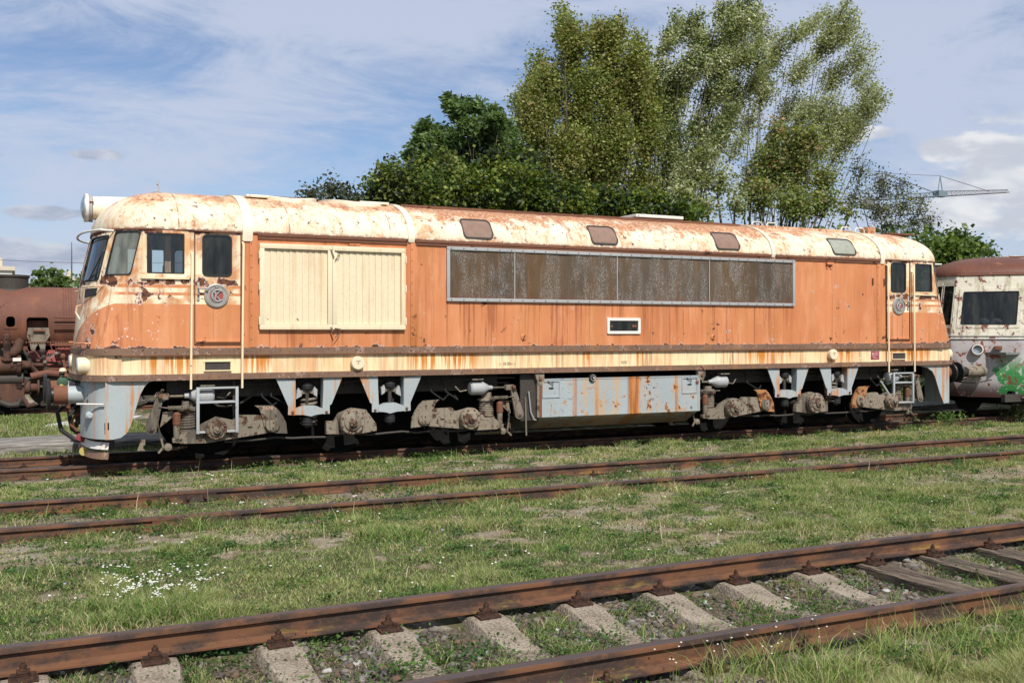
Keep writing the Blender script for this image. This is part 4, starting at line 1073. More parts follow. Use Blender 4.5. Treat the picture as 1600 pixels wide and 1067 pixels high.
# gutter along the engine room and seam round the cabs
mb = MB()
for yy in (-.018, 2*YC+.018):
    for a, b in ((3.27, 5.65), (5.79, 13.08), (13.22, 15.95)):
        mb.b6(a, b, yy-.018, yy+.018, 3.405, 3.447, 'rust_steel', .006); mb.b6(a, b, yy-.006, yy+.02, 3.365, 3.405, 'rust_steel')
mb.build('gutter', loco)
def sweep(name, z0, z1, off, m, ext=None, parent=None, nose=True, xend=None):
    mb = MB(); ring = []
    cols = [('t', a) for a in range(0, 90, 6)]+[('x', v) for v in (1.45, 1.7, 2.2, 3.1)]
    zc = (z0+z1)/2
    pth = []
    for c in cols: pth.append((quarter(c, zc, off), quarter(c, zc, -.03)))
    full = pth+[(Vector((6, -off, zc)), Vector((6, .03, zc))), (Vector((9.585, -off, zc)), Vector((9.585, .03, zc)))]
    full += [(mir(a, 1, 0), mir(b, 1, 0)) for a, b in reversed(full[:-1])]
    loop = full+[(mir(a, 0, 1), mir(b, 0, 1)) for a, b in reversed(full[1:-1])]
    n = len(loop); V = []
    for a, b in loop: V.append([mb.v(a.x, a.y, z0), mb.v(a.x, a.y, z1), mb.v(b.x, b.y, z1), mb.v(b.x, b.y, z0)])
    for i in range(n):
        A, B = V[i], V[(i+1) % n]
        for j in range(4): mb.face([A[j], B[j], B[(j+1) % 4], A[(j+1) % 4]], m)
    return mb, loop
for name, z0, z1, off in (('rubbing_rail', 1.632, 1.728, .032), ('sole_bar', 1.262, 1.352, .045)):
    mb, loop = sweep(name, z0, z1, off, 'brown_rail')
    if name == 'rubbing_rail':
        mb.b6(1.35, 17.8, -.046, -.030, 1.615, 1.632, 'rust_steel')
    rr2 = random.Random(9)
    for k in range(110):
        xx = 1.5+k*.15; mb.lathe((xx, -off, (z0+z1)/2+rr2.uniform(-.02, .02)), (0, -1, 0), [(.009, 0), (.007, .006), (0, .008)], 'rust_steel', 6)
    mb.build(name, loco)
mb, _ = sweep('seam', 3.436, 3.458, .020, 'rust_steel'); mb.build('roof_seam', loco)

# skylights on the roof shoulder
for a, b, z0, z1, m in ((PX(720, .1), PX(767, .1), 3.60, 3.80, 'skylight_glass'), (PX(919, .1), PX(961, .1), 3.60, 3.80, 'skylight_glass'),
                     (PX(1113, .1), PX(1151, .1), 3.60, 3.80, 'skylight_glass'), (PX(1295, .1), PX(1332, .1), 3.60, 3.79, 'skylight_pale')):
    def fr(x, t, off):
        p = 6+26*t
        return roofp(x, 1, p, off)
    w = b-a; outer = [(x, t*4) for x, t in rrect(a, b, -.02, .27, .07, 4)]; inner = [(x, t*4) for x, t in rrect(a+.022, b-.022, 0, .25, .055, 4)]
    # corners squashed to suit the two scales
    mb = MB(); ring_faces(mb, outer, inner, fr, 'dark_steel', .018, -.01); s = mb.build('skylight', roof)
    mb = MB(); V = []
    zz = [0, .25, .5, .75, 1]
    for t in zz: V.append([mb.v(fr(x, t, .006)) for x in (a+.015+.03*(t in (0, 1)), b-.015-.03*(t in (0, 1)))])
    for i in range(4): mb.face([V[i][0], V[i][1], V[i+1][1], V[i+1][0]], m, True)
    mb.build('skylight_pane', roof)
# fan openings on the roof top
for k, (a, b) in enumerate(((PX(396, 1.1), PX(500, 1.1)), (PX(508, 1.1), PX(606, 1.1)))):
    mb = MB(); cx = (a+b)/2; r = (b-a)/2*1.0
    def rp(ang, rr, off):
        x = cx+rr*cos(ang); dy = rr*1.72*sin(ang)
        rel = min(abs(dy)/(HW*1.012), .999); return Vector((x, YC+dy, RZ0+RH*(1-rel**RN)**(1/RN)+off))
    N = 44
    for r0, r1, o0, o1 in ((r, r, -.01, .045), (r, r-.06, .045, .05), (r-.06, r-.06, .05, -.01)):
        A = [mb.v(rp(2*pi*i/N, r0, o0)) for i in range(N)]; B = [mb.v(rp(2*pi*i/N, r1, o1)) for i in range(N)]
        for i in range(N): mb.face([A[i], A[(i+1) % N], B[(i+1) % N], B[i]], 'rib_paint' if r1 < r0 or r0 == r else 'rust_steel', True)
    A = [mb.v(rp(2*pi*i/N, r-.05, .004)) for i in range(N)]
    cv = mb.v(rp(0, 0, .004))
    for i in range(N): mb.face([A[i], A[(i+1) % N], cv], 'rust_steel')
    for i in range(12):
        mb.tube([rp(2*pi*i/12, q, .035) for q in (.12, .3, r-.04)], .012, 'rib_paint', 5)
    for q in (.12, .25, .38, .5): mb.tube([rp(2*pi*i/28, min(q, r-.08), .04) for i in range(28)], .008, 'rust_steel', 4, closed=True)
    mb.build('roof_fan', roof)
for a, b in ((3.25, 3.6), (5.1, 5.6)): mb = MB(); mb.b6(a, b, YC-.8, YC+.8, 4.085, 4.125, 'rib_paint', .01); mb.build('roof_plate', roof)
# walkway strips, exhaust plate, handles, small fittings
mb = MB()
for dy in (-.72, -.55, .55, .72):
    z = RZ0+RH*(1-(abs(dy)/(HW*1.012))**RN)**(1/RN)+.015
    mb.b6(5.9, 13.0, YC+dy-.02, YC+dy+.02, z-.02, z+.02, 'rust_steel')
    mb.b6(13.3, 15.8, YC+dy-.02, YC+dy+.02, z-.02, z+.02, 'roof_paint')
mb.build('roof_walkway', roof)
mb = MB(); xa = PX(1000, 1.2); xb = PX(1040, 1.2)
mb.b6(xa-.25, xb+.25, .95, 2.1, 4.16, 4.22, 'white_paint', .01); mb.b6(xa+.05, xb-.15, 1.0, 2.0, 4.07, 4.16, 'rust_steel'); mb.b6(xa+.2, xb-.2, .98, 1.02, 4.09, 4.13, 'shade_black')
mb.build('exhaust_cover', roof)
for px0 in (1167, 1190, 1306, 1328):
    mb = MB(); xx = PX(px0, 1.1)
    mb.tube([(xx, .95, 4.05), (xx, .95, 4.16), (xx+.04, .95, 4.20), (xx+.22, .95, 4.20), (xx+.26, .95, 4.16), (xx+.26, .95, 4.05)], .012, 'white_paint', 6)
    mb.build('roof_handle', roof)
for px0, yy in ((735, 1.0), (905, 1.0), (1100, 1.0), (1222, 1.0)):
    mb = MB(); xx = PX(px0, 1.0); mb.tube([(xx-.05, .9, 4.02), (xx, .9, 4.12), (xx+.05, .9, 4.02)], .008, 'white_paint', 5); mb.build('lifting_eye', roof)
mb = MB(); xx = PX(1357, 1.5); mb.b6(xx-.12, xx+.12, 1.4, 1.65, 4.1, 4.30, 'roof_paint', .01); mb.b6(xx+.2, xx+1.0, 1.1, 1.9, 4.13, 4.16, 'rust_steel')
mb.build('roof_box', roof)
mb = MB(); xx = PX(248, 1.5)
mb.tube([(xx, 1.5, 4.1), (xx, 1.5, 4.36)], [.018, .008], 'silver', 6); mb.tube([(xx-.12, 1.5, 4.17), (xx, 1.5, 4.19), (xx+.12, 1.5, 4.15)], .008, 'silver', 5)
mb.tube([(xx, 1.5, 4.28), (xx-.03, 1.5, 4.30)], .008, 'rust_steel', 5); mb.build('aerial', roof)
# handles (brackets) below the gutter
for px0 in (553, 1295):
    mb = MB(); xx = PX(px0); mb.b6(xx-.09, xx+.09, -.06, 0, 3.30, 3.345, 'body_paint', .006); mb.b6(xx-.07, xx-.03, -.02, 0, 3.22, 3.30, 'body_paint'); mb.b6(xx+.03, xx+.07, -.02, 0, 3.22, 3.30, 'body_paint'); mb.build('lifting_bracket', loco)

# louvred double shutter
sx0, sx1, sz0, sz1 = 3.285, 5.61, 2.0, 3.298; sm = PX(521)
for a, b in ((sx0, sm-.03), (sm-.03, sx1)):
    mb = MB(); fw = .075
    for q in ((a, b, sz0, sz0+fw), (a, b, sz1-fw, sz1), (a, a+fw, sz0+fw, sz1-fw), (b-fw, b, sz0+fw, sz1-fw)):
        mb.b6(q[0]+.002, q[1]-.002, -.062, .0, q[2], q[3], 'cream_plain', .004)
    n = 10; w = (b-a-2*fw)/n
    for k in range(n):
        x0 = a+fw+k*w; z0, z1 = sz0+fw+.004, sz1-fw-.004
        p = [(x0, -.026, z0), (x0+w, -.014, z0), (x0+w, -.006, z0), (x0, -.018, z0)]
        mb.prism(p, (0, 0, z1-z0), 'cream_plain')
    mb.b6(a+fw, b-fw, -.008, -.004, sz0+fw, sz1-fw, 'cream_plain')
    sh = mb.build('louvred_shutter', loco)
    side = a if a < 3.5 else b
    for zz in (sz0+.13, 2.65, sz1-.18):
        mb = MB(); mb.b6(side-.012, side+.012, -.075, -.02, zz-.06, zz+.06, 'cream_plain', .006); mb.build('hinge', sh)
    if a < 3.5:
        for zz, dz in ((sz1-.06, -.14), (sz0+.04, -.0)):
            mb = MB(); xx = b+.0
            mb.prism([(xx-.02, -.072, zz+.0), (xx+.025, -.072, zz-.12), (xx+.005, -.072, zz-.13), (xx-.04, -.072, zz-.0)], (0, -.012, 0), 'dusty_steel')
            mb.tube([(xx+.03, -.07, zz-.02), (xx+.12, -.08, zz-.03), (xx+.10, -.08, zz-.08), (xx+.03, -.09, zz-.17)], .006, 'dark_steel', 5)
            mb.build('latch', sh)
# mesh grille
gx0, gx1, gz0, gz1 = 6.33, 13.68, 2.465, 3.362
mb = MB(); fw = .055
for q in ((gx0, gx1, gz0, gz0+fw), (gx0, gx1, gz1-fw, gz1), (gx0, gx0+fw, gz0+fw, gz1-fw), (gx1-fw, gx1, gz0+fw, gz1-fw)):
    mb.b6(q[0], q[1], -.045, .0, q[2], q[3], 'silver', .006)
for k in range(34):
    for zz in (gz0+.027, gz1-.027): mb.lathe((gx0+.08+k*(gx1-gx0-.16)/33, -.045, zz), (0, -1, 0), [(.011, 0), (.009, .008), (0, .01)], 'rust_steel', 6)
grl = mb.build('radiator_grille', loco)
mb = MB(); nx_ = 90
V = [[mb.v(gx0+fw+(gx1-gx0-2*fw)*i/nx_, -.022+.006*sin(i*.9)*sin(j*1.3)+.004*sin(i*.31), gz0+fw+(gz1-gz0-2*fw)*j/8) for j in range(9)] for i in range(nx_+1)]
for i in range(nx_):
    for j in range(8): mb.face([V[i][j], V[i+1][j], V[i+1][j+1], V[i][j+1]], 'mesh_grille', True)
mb.build('wire_mesh', grl)
for p in (803, 963, 1107):
    mb = MB(); xx = PX(p); mb.b6(xx-.007, xx+.007, -.034, -.02, gz0+fw, gz1-fw, 'silver'); mb.build('divider', grl)
# small slot window
mb = MB(); a, b, z0, z1 = 9.40, 10.10, 1.93, 2.215
ring_faces(mb, rrect(a, b, z0, z1, .02), rrect(a+.05, b-.05, z0+.05, z1-.05, .005), lambda x, z, o: Vector((x, -o, z)), 'white_paint', .03, -.0)
sw = mb.build('slot_window', loco)
mb = MB(); mb.b6(a+.05, b-.05, -.008, -.004, z0+.05, z1-.05, 'glass_dark'); mb.b6(a+.05, b-.05, -.0035, -.002, z0+.05, z1-.05, 'shade_black'); mb.b6(a+.08, a+.13, -.012, -.009, z0+.12, z0+.15, 'rust_steel'); mb.b6(b-.17, b-.08, -.012, -.009, z0+.12, z0+.16, 'rust_steel'); mb.build('slot_pane', sw)
# round turn catches on the orange side and round filler caps on the band
for p, q in ((818, 527), (1114, 527)):
    mb = MB(); xx, zz = W(p, q); mb.lathe((xx, 0, zz), (0, -1, 0), [(.055, 0), (.055, .012), (.045, .02), (0, .02)], 'body_paint', 20); mb.box((xx, -.026, zz), (.02, .02, .085), 'rust_steel', Matrix.Rotation(radians(25), 3, 'Y')); mb.build('turn_catch', loco)
for p, q in ((557, 566), (1298, 553)):
    mb = MB(); xx, zz = W(p, q); mb.lathe((xx, 0, zz-.01), (0, -1, 0), [(.105, 0), (.105, .09), (.095, .10), (0, .10)], 'cream_plain', 28)
    cp = mb.build('filler_cap', loco)
    mb = MB(); mb.b6(xx-.035, xx+.035, -.103, -.1, zz+.016, zz+.024, 'letter_black'); mb.prism([(xx-.012, -.101, zz-.02), (xx+.012, -.101, zz-.02), (xx, -.101, zz+.004)], (0, -.002, 0), 'letter_black'); mb.build('arrow_mark', cp)
# lettering on the band
xx, zz = W(793, 568.5); text_mesh('\u22a2 18.00m \u22a3'.replace('\u22a2', '|-').replace('\u22a3', '-|'), .075, (xx, -.002, zz), 'letter_black', 'length_lettering', loco, xs=.85)
xx, zz = W(975, 566.5); text_mesh('-  9590  -', .072, (xx, -.002, zz), 'letter_black', 'spacing_lettering', loco, xs=.85)
xx, zz = W(1344, 556)
for k, s_ in enumerate(('111 t', '50 t', '60 t', '', '12 t')):
    if s_: text_mesh(s_, .038, (xx, -.002, zz+.07-k*.038), 'letter_black', 'weight_lettering', loco)
text_mesh('BRZDA', .036, (PX(1325), -.002, zz+.075), 'letter_black', 'brake_lettering', loco)
xx, zz = W(1367, 555); mb = MB(); mb.b6(xx-.115, xx+.115, -.008, 0, zz-.085, zz+.085, 'plate_red', .004); mb.b6(xx-.09, xx-.05, -.011, -.008, zz+.01, zz+.05, 'letter_pink'); dp = mb.build('data_plate', loco)
mb = MB()
for k, (a, b) in enumerate(((-.03, .09), (-.03, .07), (-.09, .09), (-.09, .02), (-.05, .08))): mb.b6(xx+a, xx+b, -.0105, -.008, zz+.05-k*.028, zz+.058-k*.028, 'letter_pink')
mb.build('plate_writing', dp)
# small marks left of the right cab
for p, q in ((1363, 440), (1381, 441)):
    mb = MB(); xx, zz = W(p, q); mb.b6(xx-.012, xx+.012, -.03, 0, zz-.07, zz+.07, 'rust_steel', .004); mb.build('hook', loco)

# headlamp on the roof front, marker lamps, grab rails, wiper
for ex in (0, 1):
    if ex == 0:
        mb = MB(); hx = .93; hz = 3.875
        mb.lathe((hx, YC, hz), (1, 0, 0), [(.215, .01), (.222, .03), (.215, .07), (.20, .09), (.205, .12), (.18, .13)], 'silver', 36, mats=['chrome', 'white_paint', 'silver', 'silver', 'rust_steel'])
        mb.lathe((hx, YC, hz), (1, 0, 0), [(.178, .12), (.182, .20), (.195, .6), (.20, 1.1)], 'rib_paint', 36)
        for a in (20, 140, 260): mb.box((hx+.11, YC-.2*cos(radians(a)), hz+.2*sin(radians(a))), (.06, .03, .03), 'rust_steel')
        hl = mb.build('headlamp', loco)
        mb = MB(); mb.lathe((hx, YC, hz), (1, 0, 0), [(0, -.04), (.07, -.034), (.14, -.015), (.20, .012)], 'lamp_glass', 32); mb.build('lens', hl)
    for ey in (0, 1):
        lx = nx0(1.45)+.02; yl = .32
        if ex == 0 or True:
            mb = MB(); c = mir(Vector((.82, .36, 1.48)), ex, ey); s_ = -1 if ex else 1
            mb.lathe(c, (s_, 0, 0), [(.10, -.045), (.118, -.03), (.122, .0), (.122, .22)], 'cream_plain', 24, mats=['silver', 'cream_plain', 'cream_plain'])
            ml = mb.build('marker_lamp', loco); mb = MB(); mb.lathe(c, (s_, 0, 0), [(0, -.058), (.06, -.054), (.10, -.043)], 'lamp_glass', 20); mb.build('lens', ml)
    # rail across the nose above the windscreen, and lower grab rails
    cols = [('t', a) for a in (44, 38, 30, 22, 14, 6)]
    pts = [mir(quarter(('t', 46), 3.43, .01), ex, 0)]+[mir(quarter(c, 3.43, .20), ex, 0) for c in cols]
    pts += [mir(p, 0, 1) for p in reversed(pts)]
    mb = MB(); mb.tube(pts, .016, 'white_paint', 8)
    mb.build('nose_rail', loco)
    for ey in (0, 1):
        mb = MB(); pts = [quarter(('t', t), 2.62, o) for t, o in ((48, .0), (46, .09), (38, .10), (28, .10), (26, .0))]
        mb.tube([mir(p, ex, ey) for p in pts], .013, 'body_paint', 6)
        pts = [quarter(('t', t), 1.80, o) for t, o in ((50, .0), (48, .07), (38, .08), (28, .08), (26, .0))]
        mb.tube([mir(p, ex, ey) for p in pts], .013, 'body_paint', 6); mb.build('grab_rail', loco)
        mb = MB(); P0 = quarter(('t', 36), 2.69, .03); P1 = quarter(('t', 30), 2.72, .035); P2 = quarter(('t', 41), 3.12, .03)
        mb.tube([mir(p, ex, ey) for p in (P2, P1)], .009, 'black_paint', 5); mb.tube([mir(p, ex, ey) for p in (quarter(('t', 43), 3.12, .045), P2, quarter(('t', 38), 2.75, .03))], .007, 'black_paint', 5)
        mb.tube([mir(p, ex, ey) for p in (quarter(('t', 22), 2.715, .025), P1, quarter(('t', 37), 2.80, .03))], .011, 'rubber', 5); mb.build('wiper', loco)
        # dark vent slit under the windscreen
        mb = MB(); ts = [22, 27, 32, 37, 42]
        V = [[mb.v(mir(quarter(('t', t), z, .006), ex, ey)) for z in (2.47+.02*(k/4), 2.47+.13)] for k, t in enumerate(ts)]
        for i in range(4): mb.face([V[i][0], V[i+1][0], V[i+1][1], V[i][1]], 'rubber')
        mb.build('nose_vent', loco)
# ladder / grab on the nose (left silhouette)
mb = MB()
for zz in (2.25,): mb.tube([(.86, .7, zz+.10), (.80, .7, zz+.09), (.785, .7, zz), (.84, .7, zz-.10)], .014, 'body_paint', 6)
mb.build('nose_hook', loco)

# ---------------- below the sole bar
def reg(ox, oy, s): return lambda *pts: [(ox+x/s, oy+y/s) for x, y in pts]
Z2, Z4, Z5, Z6, Z7, Z8 = reg(0, 520, 3.8095), reg(380, 540, 5), reg(620, 540, 5), reg(900, 540, 5), reg(1180, 520, 5), reg(200, 590, 8)
def plate(mb, px, Y, th, m, f=None):
    pts = []
    for p in px:
        x, z = W(p[0], p[1], Y); q = (x, Y, z)
        pts.append(f(*q) if f else Vector(q))
    if f:
        a = f(0, Y+th, 0)-f(0, Y, 0)
    else: a = Vector((0, th, 0))
    mb.prism(pts, a, m)
# skirts
for ex in (0, 1):
    for ey in (0, 1):
        mb = MB(); zs2 = (1.262, 1.1, .9, .7, .52, .44)
        m = 'grey_paint'
        f = (lambda p, ex=ex, ey=ey: mir(p, ex, ey))
        ts = [20, 32, 44, 54, 62, 70, 78]
        lo_ = .44 if not ex else .46
        if not ex:
            zs3 = [1.262, 1.0, .75, .44]
            V = [[mb.v(f(quarter(('t', t), 1.3, -.01)*1 + Vector((.035, .0, z-1.3)))) for z in zs3] for t in ts]
            for i in range(len(ts)-1):
                for j in range(3): mb.face([V[i][j], V[i+1][j], V[i+1][j+1], V[i][j+1]], m, True)
            side = [(1.14, 1.262), (1.80, 1.262), (1.72, 1.24), (1.66, 1.18), (1.60, 1.06), (1.53, .82), (1.47, .62), (1.42, .52), (1.34, .46), (1.24, .44), (1.14, .44)]
            mb.prism([f(Vector((x, .012, z))) for x, z in side], f(Vector((0, .03, 0)))-f(Vector((0, .012, 0))), m)
            mb.prism([f(Vector((x, .004, z))) for x, z in ((1.135, 1.26), (1.165, 1.26), (1.165, .44), (1.135, .44))], f(Vector((0, .02, 0)))-f(Vector((0, .012, 0))), m)
            sk = mb.build('skirt', loco)
            mb = MB(); mb.prism([f(Vector((x, .008, z))) for x, z in ((1.125, .58), (1.185, .58), (1.185, .68), (1.125, .68))], f(Vector((0, .016, 0)))-f(Vector((0, .012, 0))), 'shade_black'); mb.build('slot', sk)
        else:
            side = [(17.0, 1.262), (17.92, 1.262), (17.93, .44), (17.84, .43), (17.72, .66), (17.58, 1.0), (17.50, 1.12), (17.36, 1.2), (17.16, 1.24)]
            mb.prism([Vector((x, 2*YC-.012 if ey else .012, z)) for x, z in side], (0, -.02 if ey else .02, 0), 'grey_paint')
            mb.b6(17.93, 18.0, .012 if not ey else 2*YC-.6, .6 if not ey else 2*YC-.012, .44, 1.262, 'grey_paint')
            mb.build('skirt', loco)
# guard irons under the nose
for zz, m in ((.34, 'white_paint'), (.20, 'brown_rail')):
    mb = MB(); ts = [0, 15, 28, 40, 52, 62, 72]
    for ey in (0, 1):
        V = [[mb.v(mir(quarter(('t', t), 1.3, -.04+d)+Vector((.05, 0, z-1.3)), 0, ey)) for z, d in ((zz-.05, 0), (zz+.05, -.03))] for t in ts]
        for i in range(len(ts)-1): mb.face([V[i][0], V[i+1][0], V[i+1][1], V[i][1]], m, True)
    mb.build('guard_iron', loco)
mb = MB(); mb.b6(1.05, 1.3, .5, 2.56, .25, 1.25, 'dark_steel'); mb.build('buffer_beam', loco)
for ex in (0, 1):
    for ey in (0, 1):
        mb = MB(); s_ = -1 if ex else 1; c = mir(Vector((.40, .65, 1.055)), ex, ey)
        mb.lathe(c, (s_, 0, 0), [(0, -.012), (.12, -.010), (.225, .0), (.235, .02), (.225, .045), (.105, .06), (.105, .10)], 'black_paint', 32)
        mb.lathe(c, (s_, 0, 0), [(.135, .09), (.135, .27), (.14, .275)], 'rust_steel', 24)
        mb.lathe(c, (s_, 0, 0), [(.125, .26), (.125, .75)], 'grey_paint', 24)
        mb.lathe(c, (s_, 0, 0), [(.17, .55), (.17, .60)], 'rust_steel', 16)
        mb.build('buffer', loco)
# hoses, coupling, small things at the left end
for pts, r, m in (([(1.05, 1.1, .98), (.72, 1.05, .95), (.55, 1.0, .78), (.60, .95, .52), (.80, .92, .36), (.88, .92, .36)], .032, 'rubber'),
                  ([(1.1, 1.25, .9), (.82, 1.2, .85), (.72, 1.15, .7), (.75, 1.1, .52), (.88, 1.05, .42)], .03, 'rubber'),
                  ([(1.05, .98, .80), (.78, .92, .72), (.72, .9, .60), (.82, .9, .50)], .022, 'rust_steel')):
    mb = MB(); mb.tube(pts, r, m, 8); ho = mb.build('brake_hose', loco)
mb = MB(); mb.box((.86, .9, .40), (.12, .05, .10), 'red_handle', Matrix.Rotation(.5, 3, 'Y'), .01); mb.box((.93, .9, .50), (.04, .04, .16), 'red_handle', Matrix.Rotation(.3, 3, 'Y'), .01); mb.build('red_valve_handle', loco)
mb = MB(); mb.lathe((.90, .78, .21), (0, 1, 0), [(.065, 0), (.065, .015)], 'yellow_paint', 14); mb.build('tag_disc', loco)
mb = MB(); mb.tube([(1.1, YC, .95), (.8, YC, .93), (.72, YC, .85), (.75, YC, .6), (.85, YC, .5)], .035, 'rust_steel', 8); mb.box((.9, YC, 1.0), (.3, .12, .16), 'dark_steel', None, .02)
mb.tube([(.86, YC-.05, .7), (.62, YC-.08, .82), (.58, YC-.08, .9)], .03, 'rust_steel', 8); mb.build('screw_coupling', loco)
mb = MB(); mb.lathe((.95, .42, .77), (0, -1, 0), [(.06, 0), (.06, .16), (.03, .19), (0, .19)], 'grey_paint', 16); mb.tube([(.78, .3, .94), (1.12, .03, .94)], .014, 'white_paint', 6); mb.build('signal_lamp_bracket', loco)
mb = MB(); mb.lathe((.62, 1.0, 1.22), (0, -1, 0), [(.08, 0), (.08, .06), (.04, .08), (0, .08)], 'green_paint', 16); mb.lathe((.62, .9, 1.36), (0, 0, 1), [(.03, 0), (.055, .03), (.04, .07), (0, .08)], 'cream_plain', 12); mb.lathe((.60, .9, 1.17), (0, -1, 0), [(.03, 0), (.03, .05), (0, .06)], 'yellow_paint', 10)
mb.tube([(.62, .95, 1.3), (.9, 1.2, 1.2), (1.1, 1.4, 1.1)], .02, 'green_paint', 6); mb.build('air_valve', loco)

# dark underframe boxes, added to block light above and between the bogies
mb = MB(); mb.b6(1.4, 17.8, .55, 2.51, 1.02, 1.262, 'shade_black'); mb.b6(1.3, 17.85, .07, 2.99, 1.245, 1.262, 'shade_black')
mb.b6(2.0, 7.4, .30, .40, .98, 1.25, 'dark_steel'); mb.b6(11.6, 16.9, .30, .40, .98, 1.25, 'dark_steel')
for k in range(5): mb.b6(4.55+k*.07, 4.57+k*.07, .27, .31, 1.08, 1.22, 'dark_steel')
mb.tube([(3.0+.35*cos(a)*.9, .29, 1.02+.16*sin(a)+.1*cos(a)) for a in [radians(k*24) for k in range(15)]], .02, 'dark_steel', 6, closed=True)
mb.b6(7.8, 8.0, .3, 2.7, .5, 1.2, 'shade_black'); mb.b6(2.2, 17.2, 1.2, 1.9, .35, 1.0, 'shade_black')
mb.build('underframe', loco)
# fuel tank
mb = MB(); tx0, tx1 = 8.08, 11.40
pr = [(0.0, 1.155), (-.004, .51), (.42, .27), (2.64, .27), (3.064, .51), (3.06, 1.155)]
mb.prism([(tx0, y, z) for y, z in pr], (tx1-tx0, 0, 0), 'tank_paint')
tk = mb.build('fuel_tank', loco)
mb = MB(); mb.b6(tx0, tx1, -.008, .0, 1.135, 1.158, 'tank_paint'); mb.b6(tx0, tx1, -.010, .0, .500, .518, 'tank_paint'); mb.b6(tx0-.03, tx0+.02, -.012, .05, .5, 1.2, 'rust_steel'); mb.b6(tx1-.02, tx1+.02, -.012, .05, .5, 1.2, 'tank_paint'); mb.build('edge_strip', tk)
for a, b in ((PX(847), PX(875)), (PX(1065), PX(1089))):
    mb = MB(); z0, z1 = .83, 1.125; ring_faces(mb, rrect(a, b, z0, z1, .01), rrect(a+.02, b-.02, z0+.02, z1-.02, .005), lambda x, z, o: Vector((x, -o, z)), 'tank_paint', .016, 0)
    mb.b6(a+.13, a+.22, -.012, 0, z1-.14, z1-.12, 'shade_black'); mb.tube([(a+.1, -.02, z1-.01), (a+.2, -.03, z1-.05), (a+.19, -.03, z1-.09)], .008, 'dark_steel', 5); mb.build('access_flap', tk)
mb = MB(); xx, zz = W(925, 590); mb.lathe((xx, .03, zz), (0, -1, 0), [(.065, 0), (.07, .06), (.055, .08), (.045, .075), (.02, .10), (0, .10)], 'black_paint', 20, mats=['black_paint', 'rubber', 'silver', 'black_paint', 'silver']); mb.build('filler_cap', tk)
text_mesh('NAFTA', .065, (xx, -.006, zz-.17), 'letter_orange', 'faded_lettering', tk)
for xx in (tx0-.02, tx1+.06):
    mb = MB(); mb.prism([(xx-.10, -.02, 1.25), (xx+.08, -.02, 1.25), (xx+.08, -.02, 1.15), (xx+.02, -.02, 1.04), (xx-.04, -.02, 1.08)], (0, .08, 0), 'dusty_steel'); mb.lathe((xx, -.02, 1.16), (0, -1, 0), [(.03, 0), (.03, .02), (0, .03)], 'rust_steel', 8); mb.build('tank_bracket', loco)
mb = MB(); mb.b6(tx0-.36, tx0-.02, .06, .1, .45, 1.24, 'dark_steel'); mb.b6(tx0-.07, tx0-.03, -.01, .06, .5, 1.2, 'dusty_steel'); mb.tube([(tx0-.22, .02, .95), (tx0-.18, .02, .6), (tx0-.12, .0, .46), (tx0-.08, .02, .46)], .012, 'silver', 5); mb.tube([(tx0-.28, .03, .85), (tx0-.26, .03, .2)], .015, 'dusty_steel', 5); mb.build('side_bracket', loco)

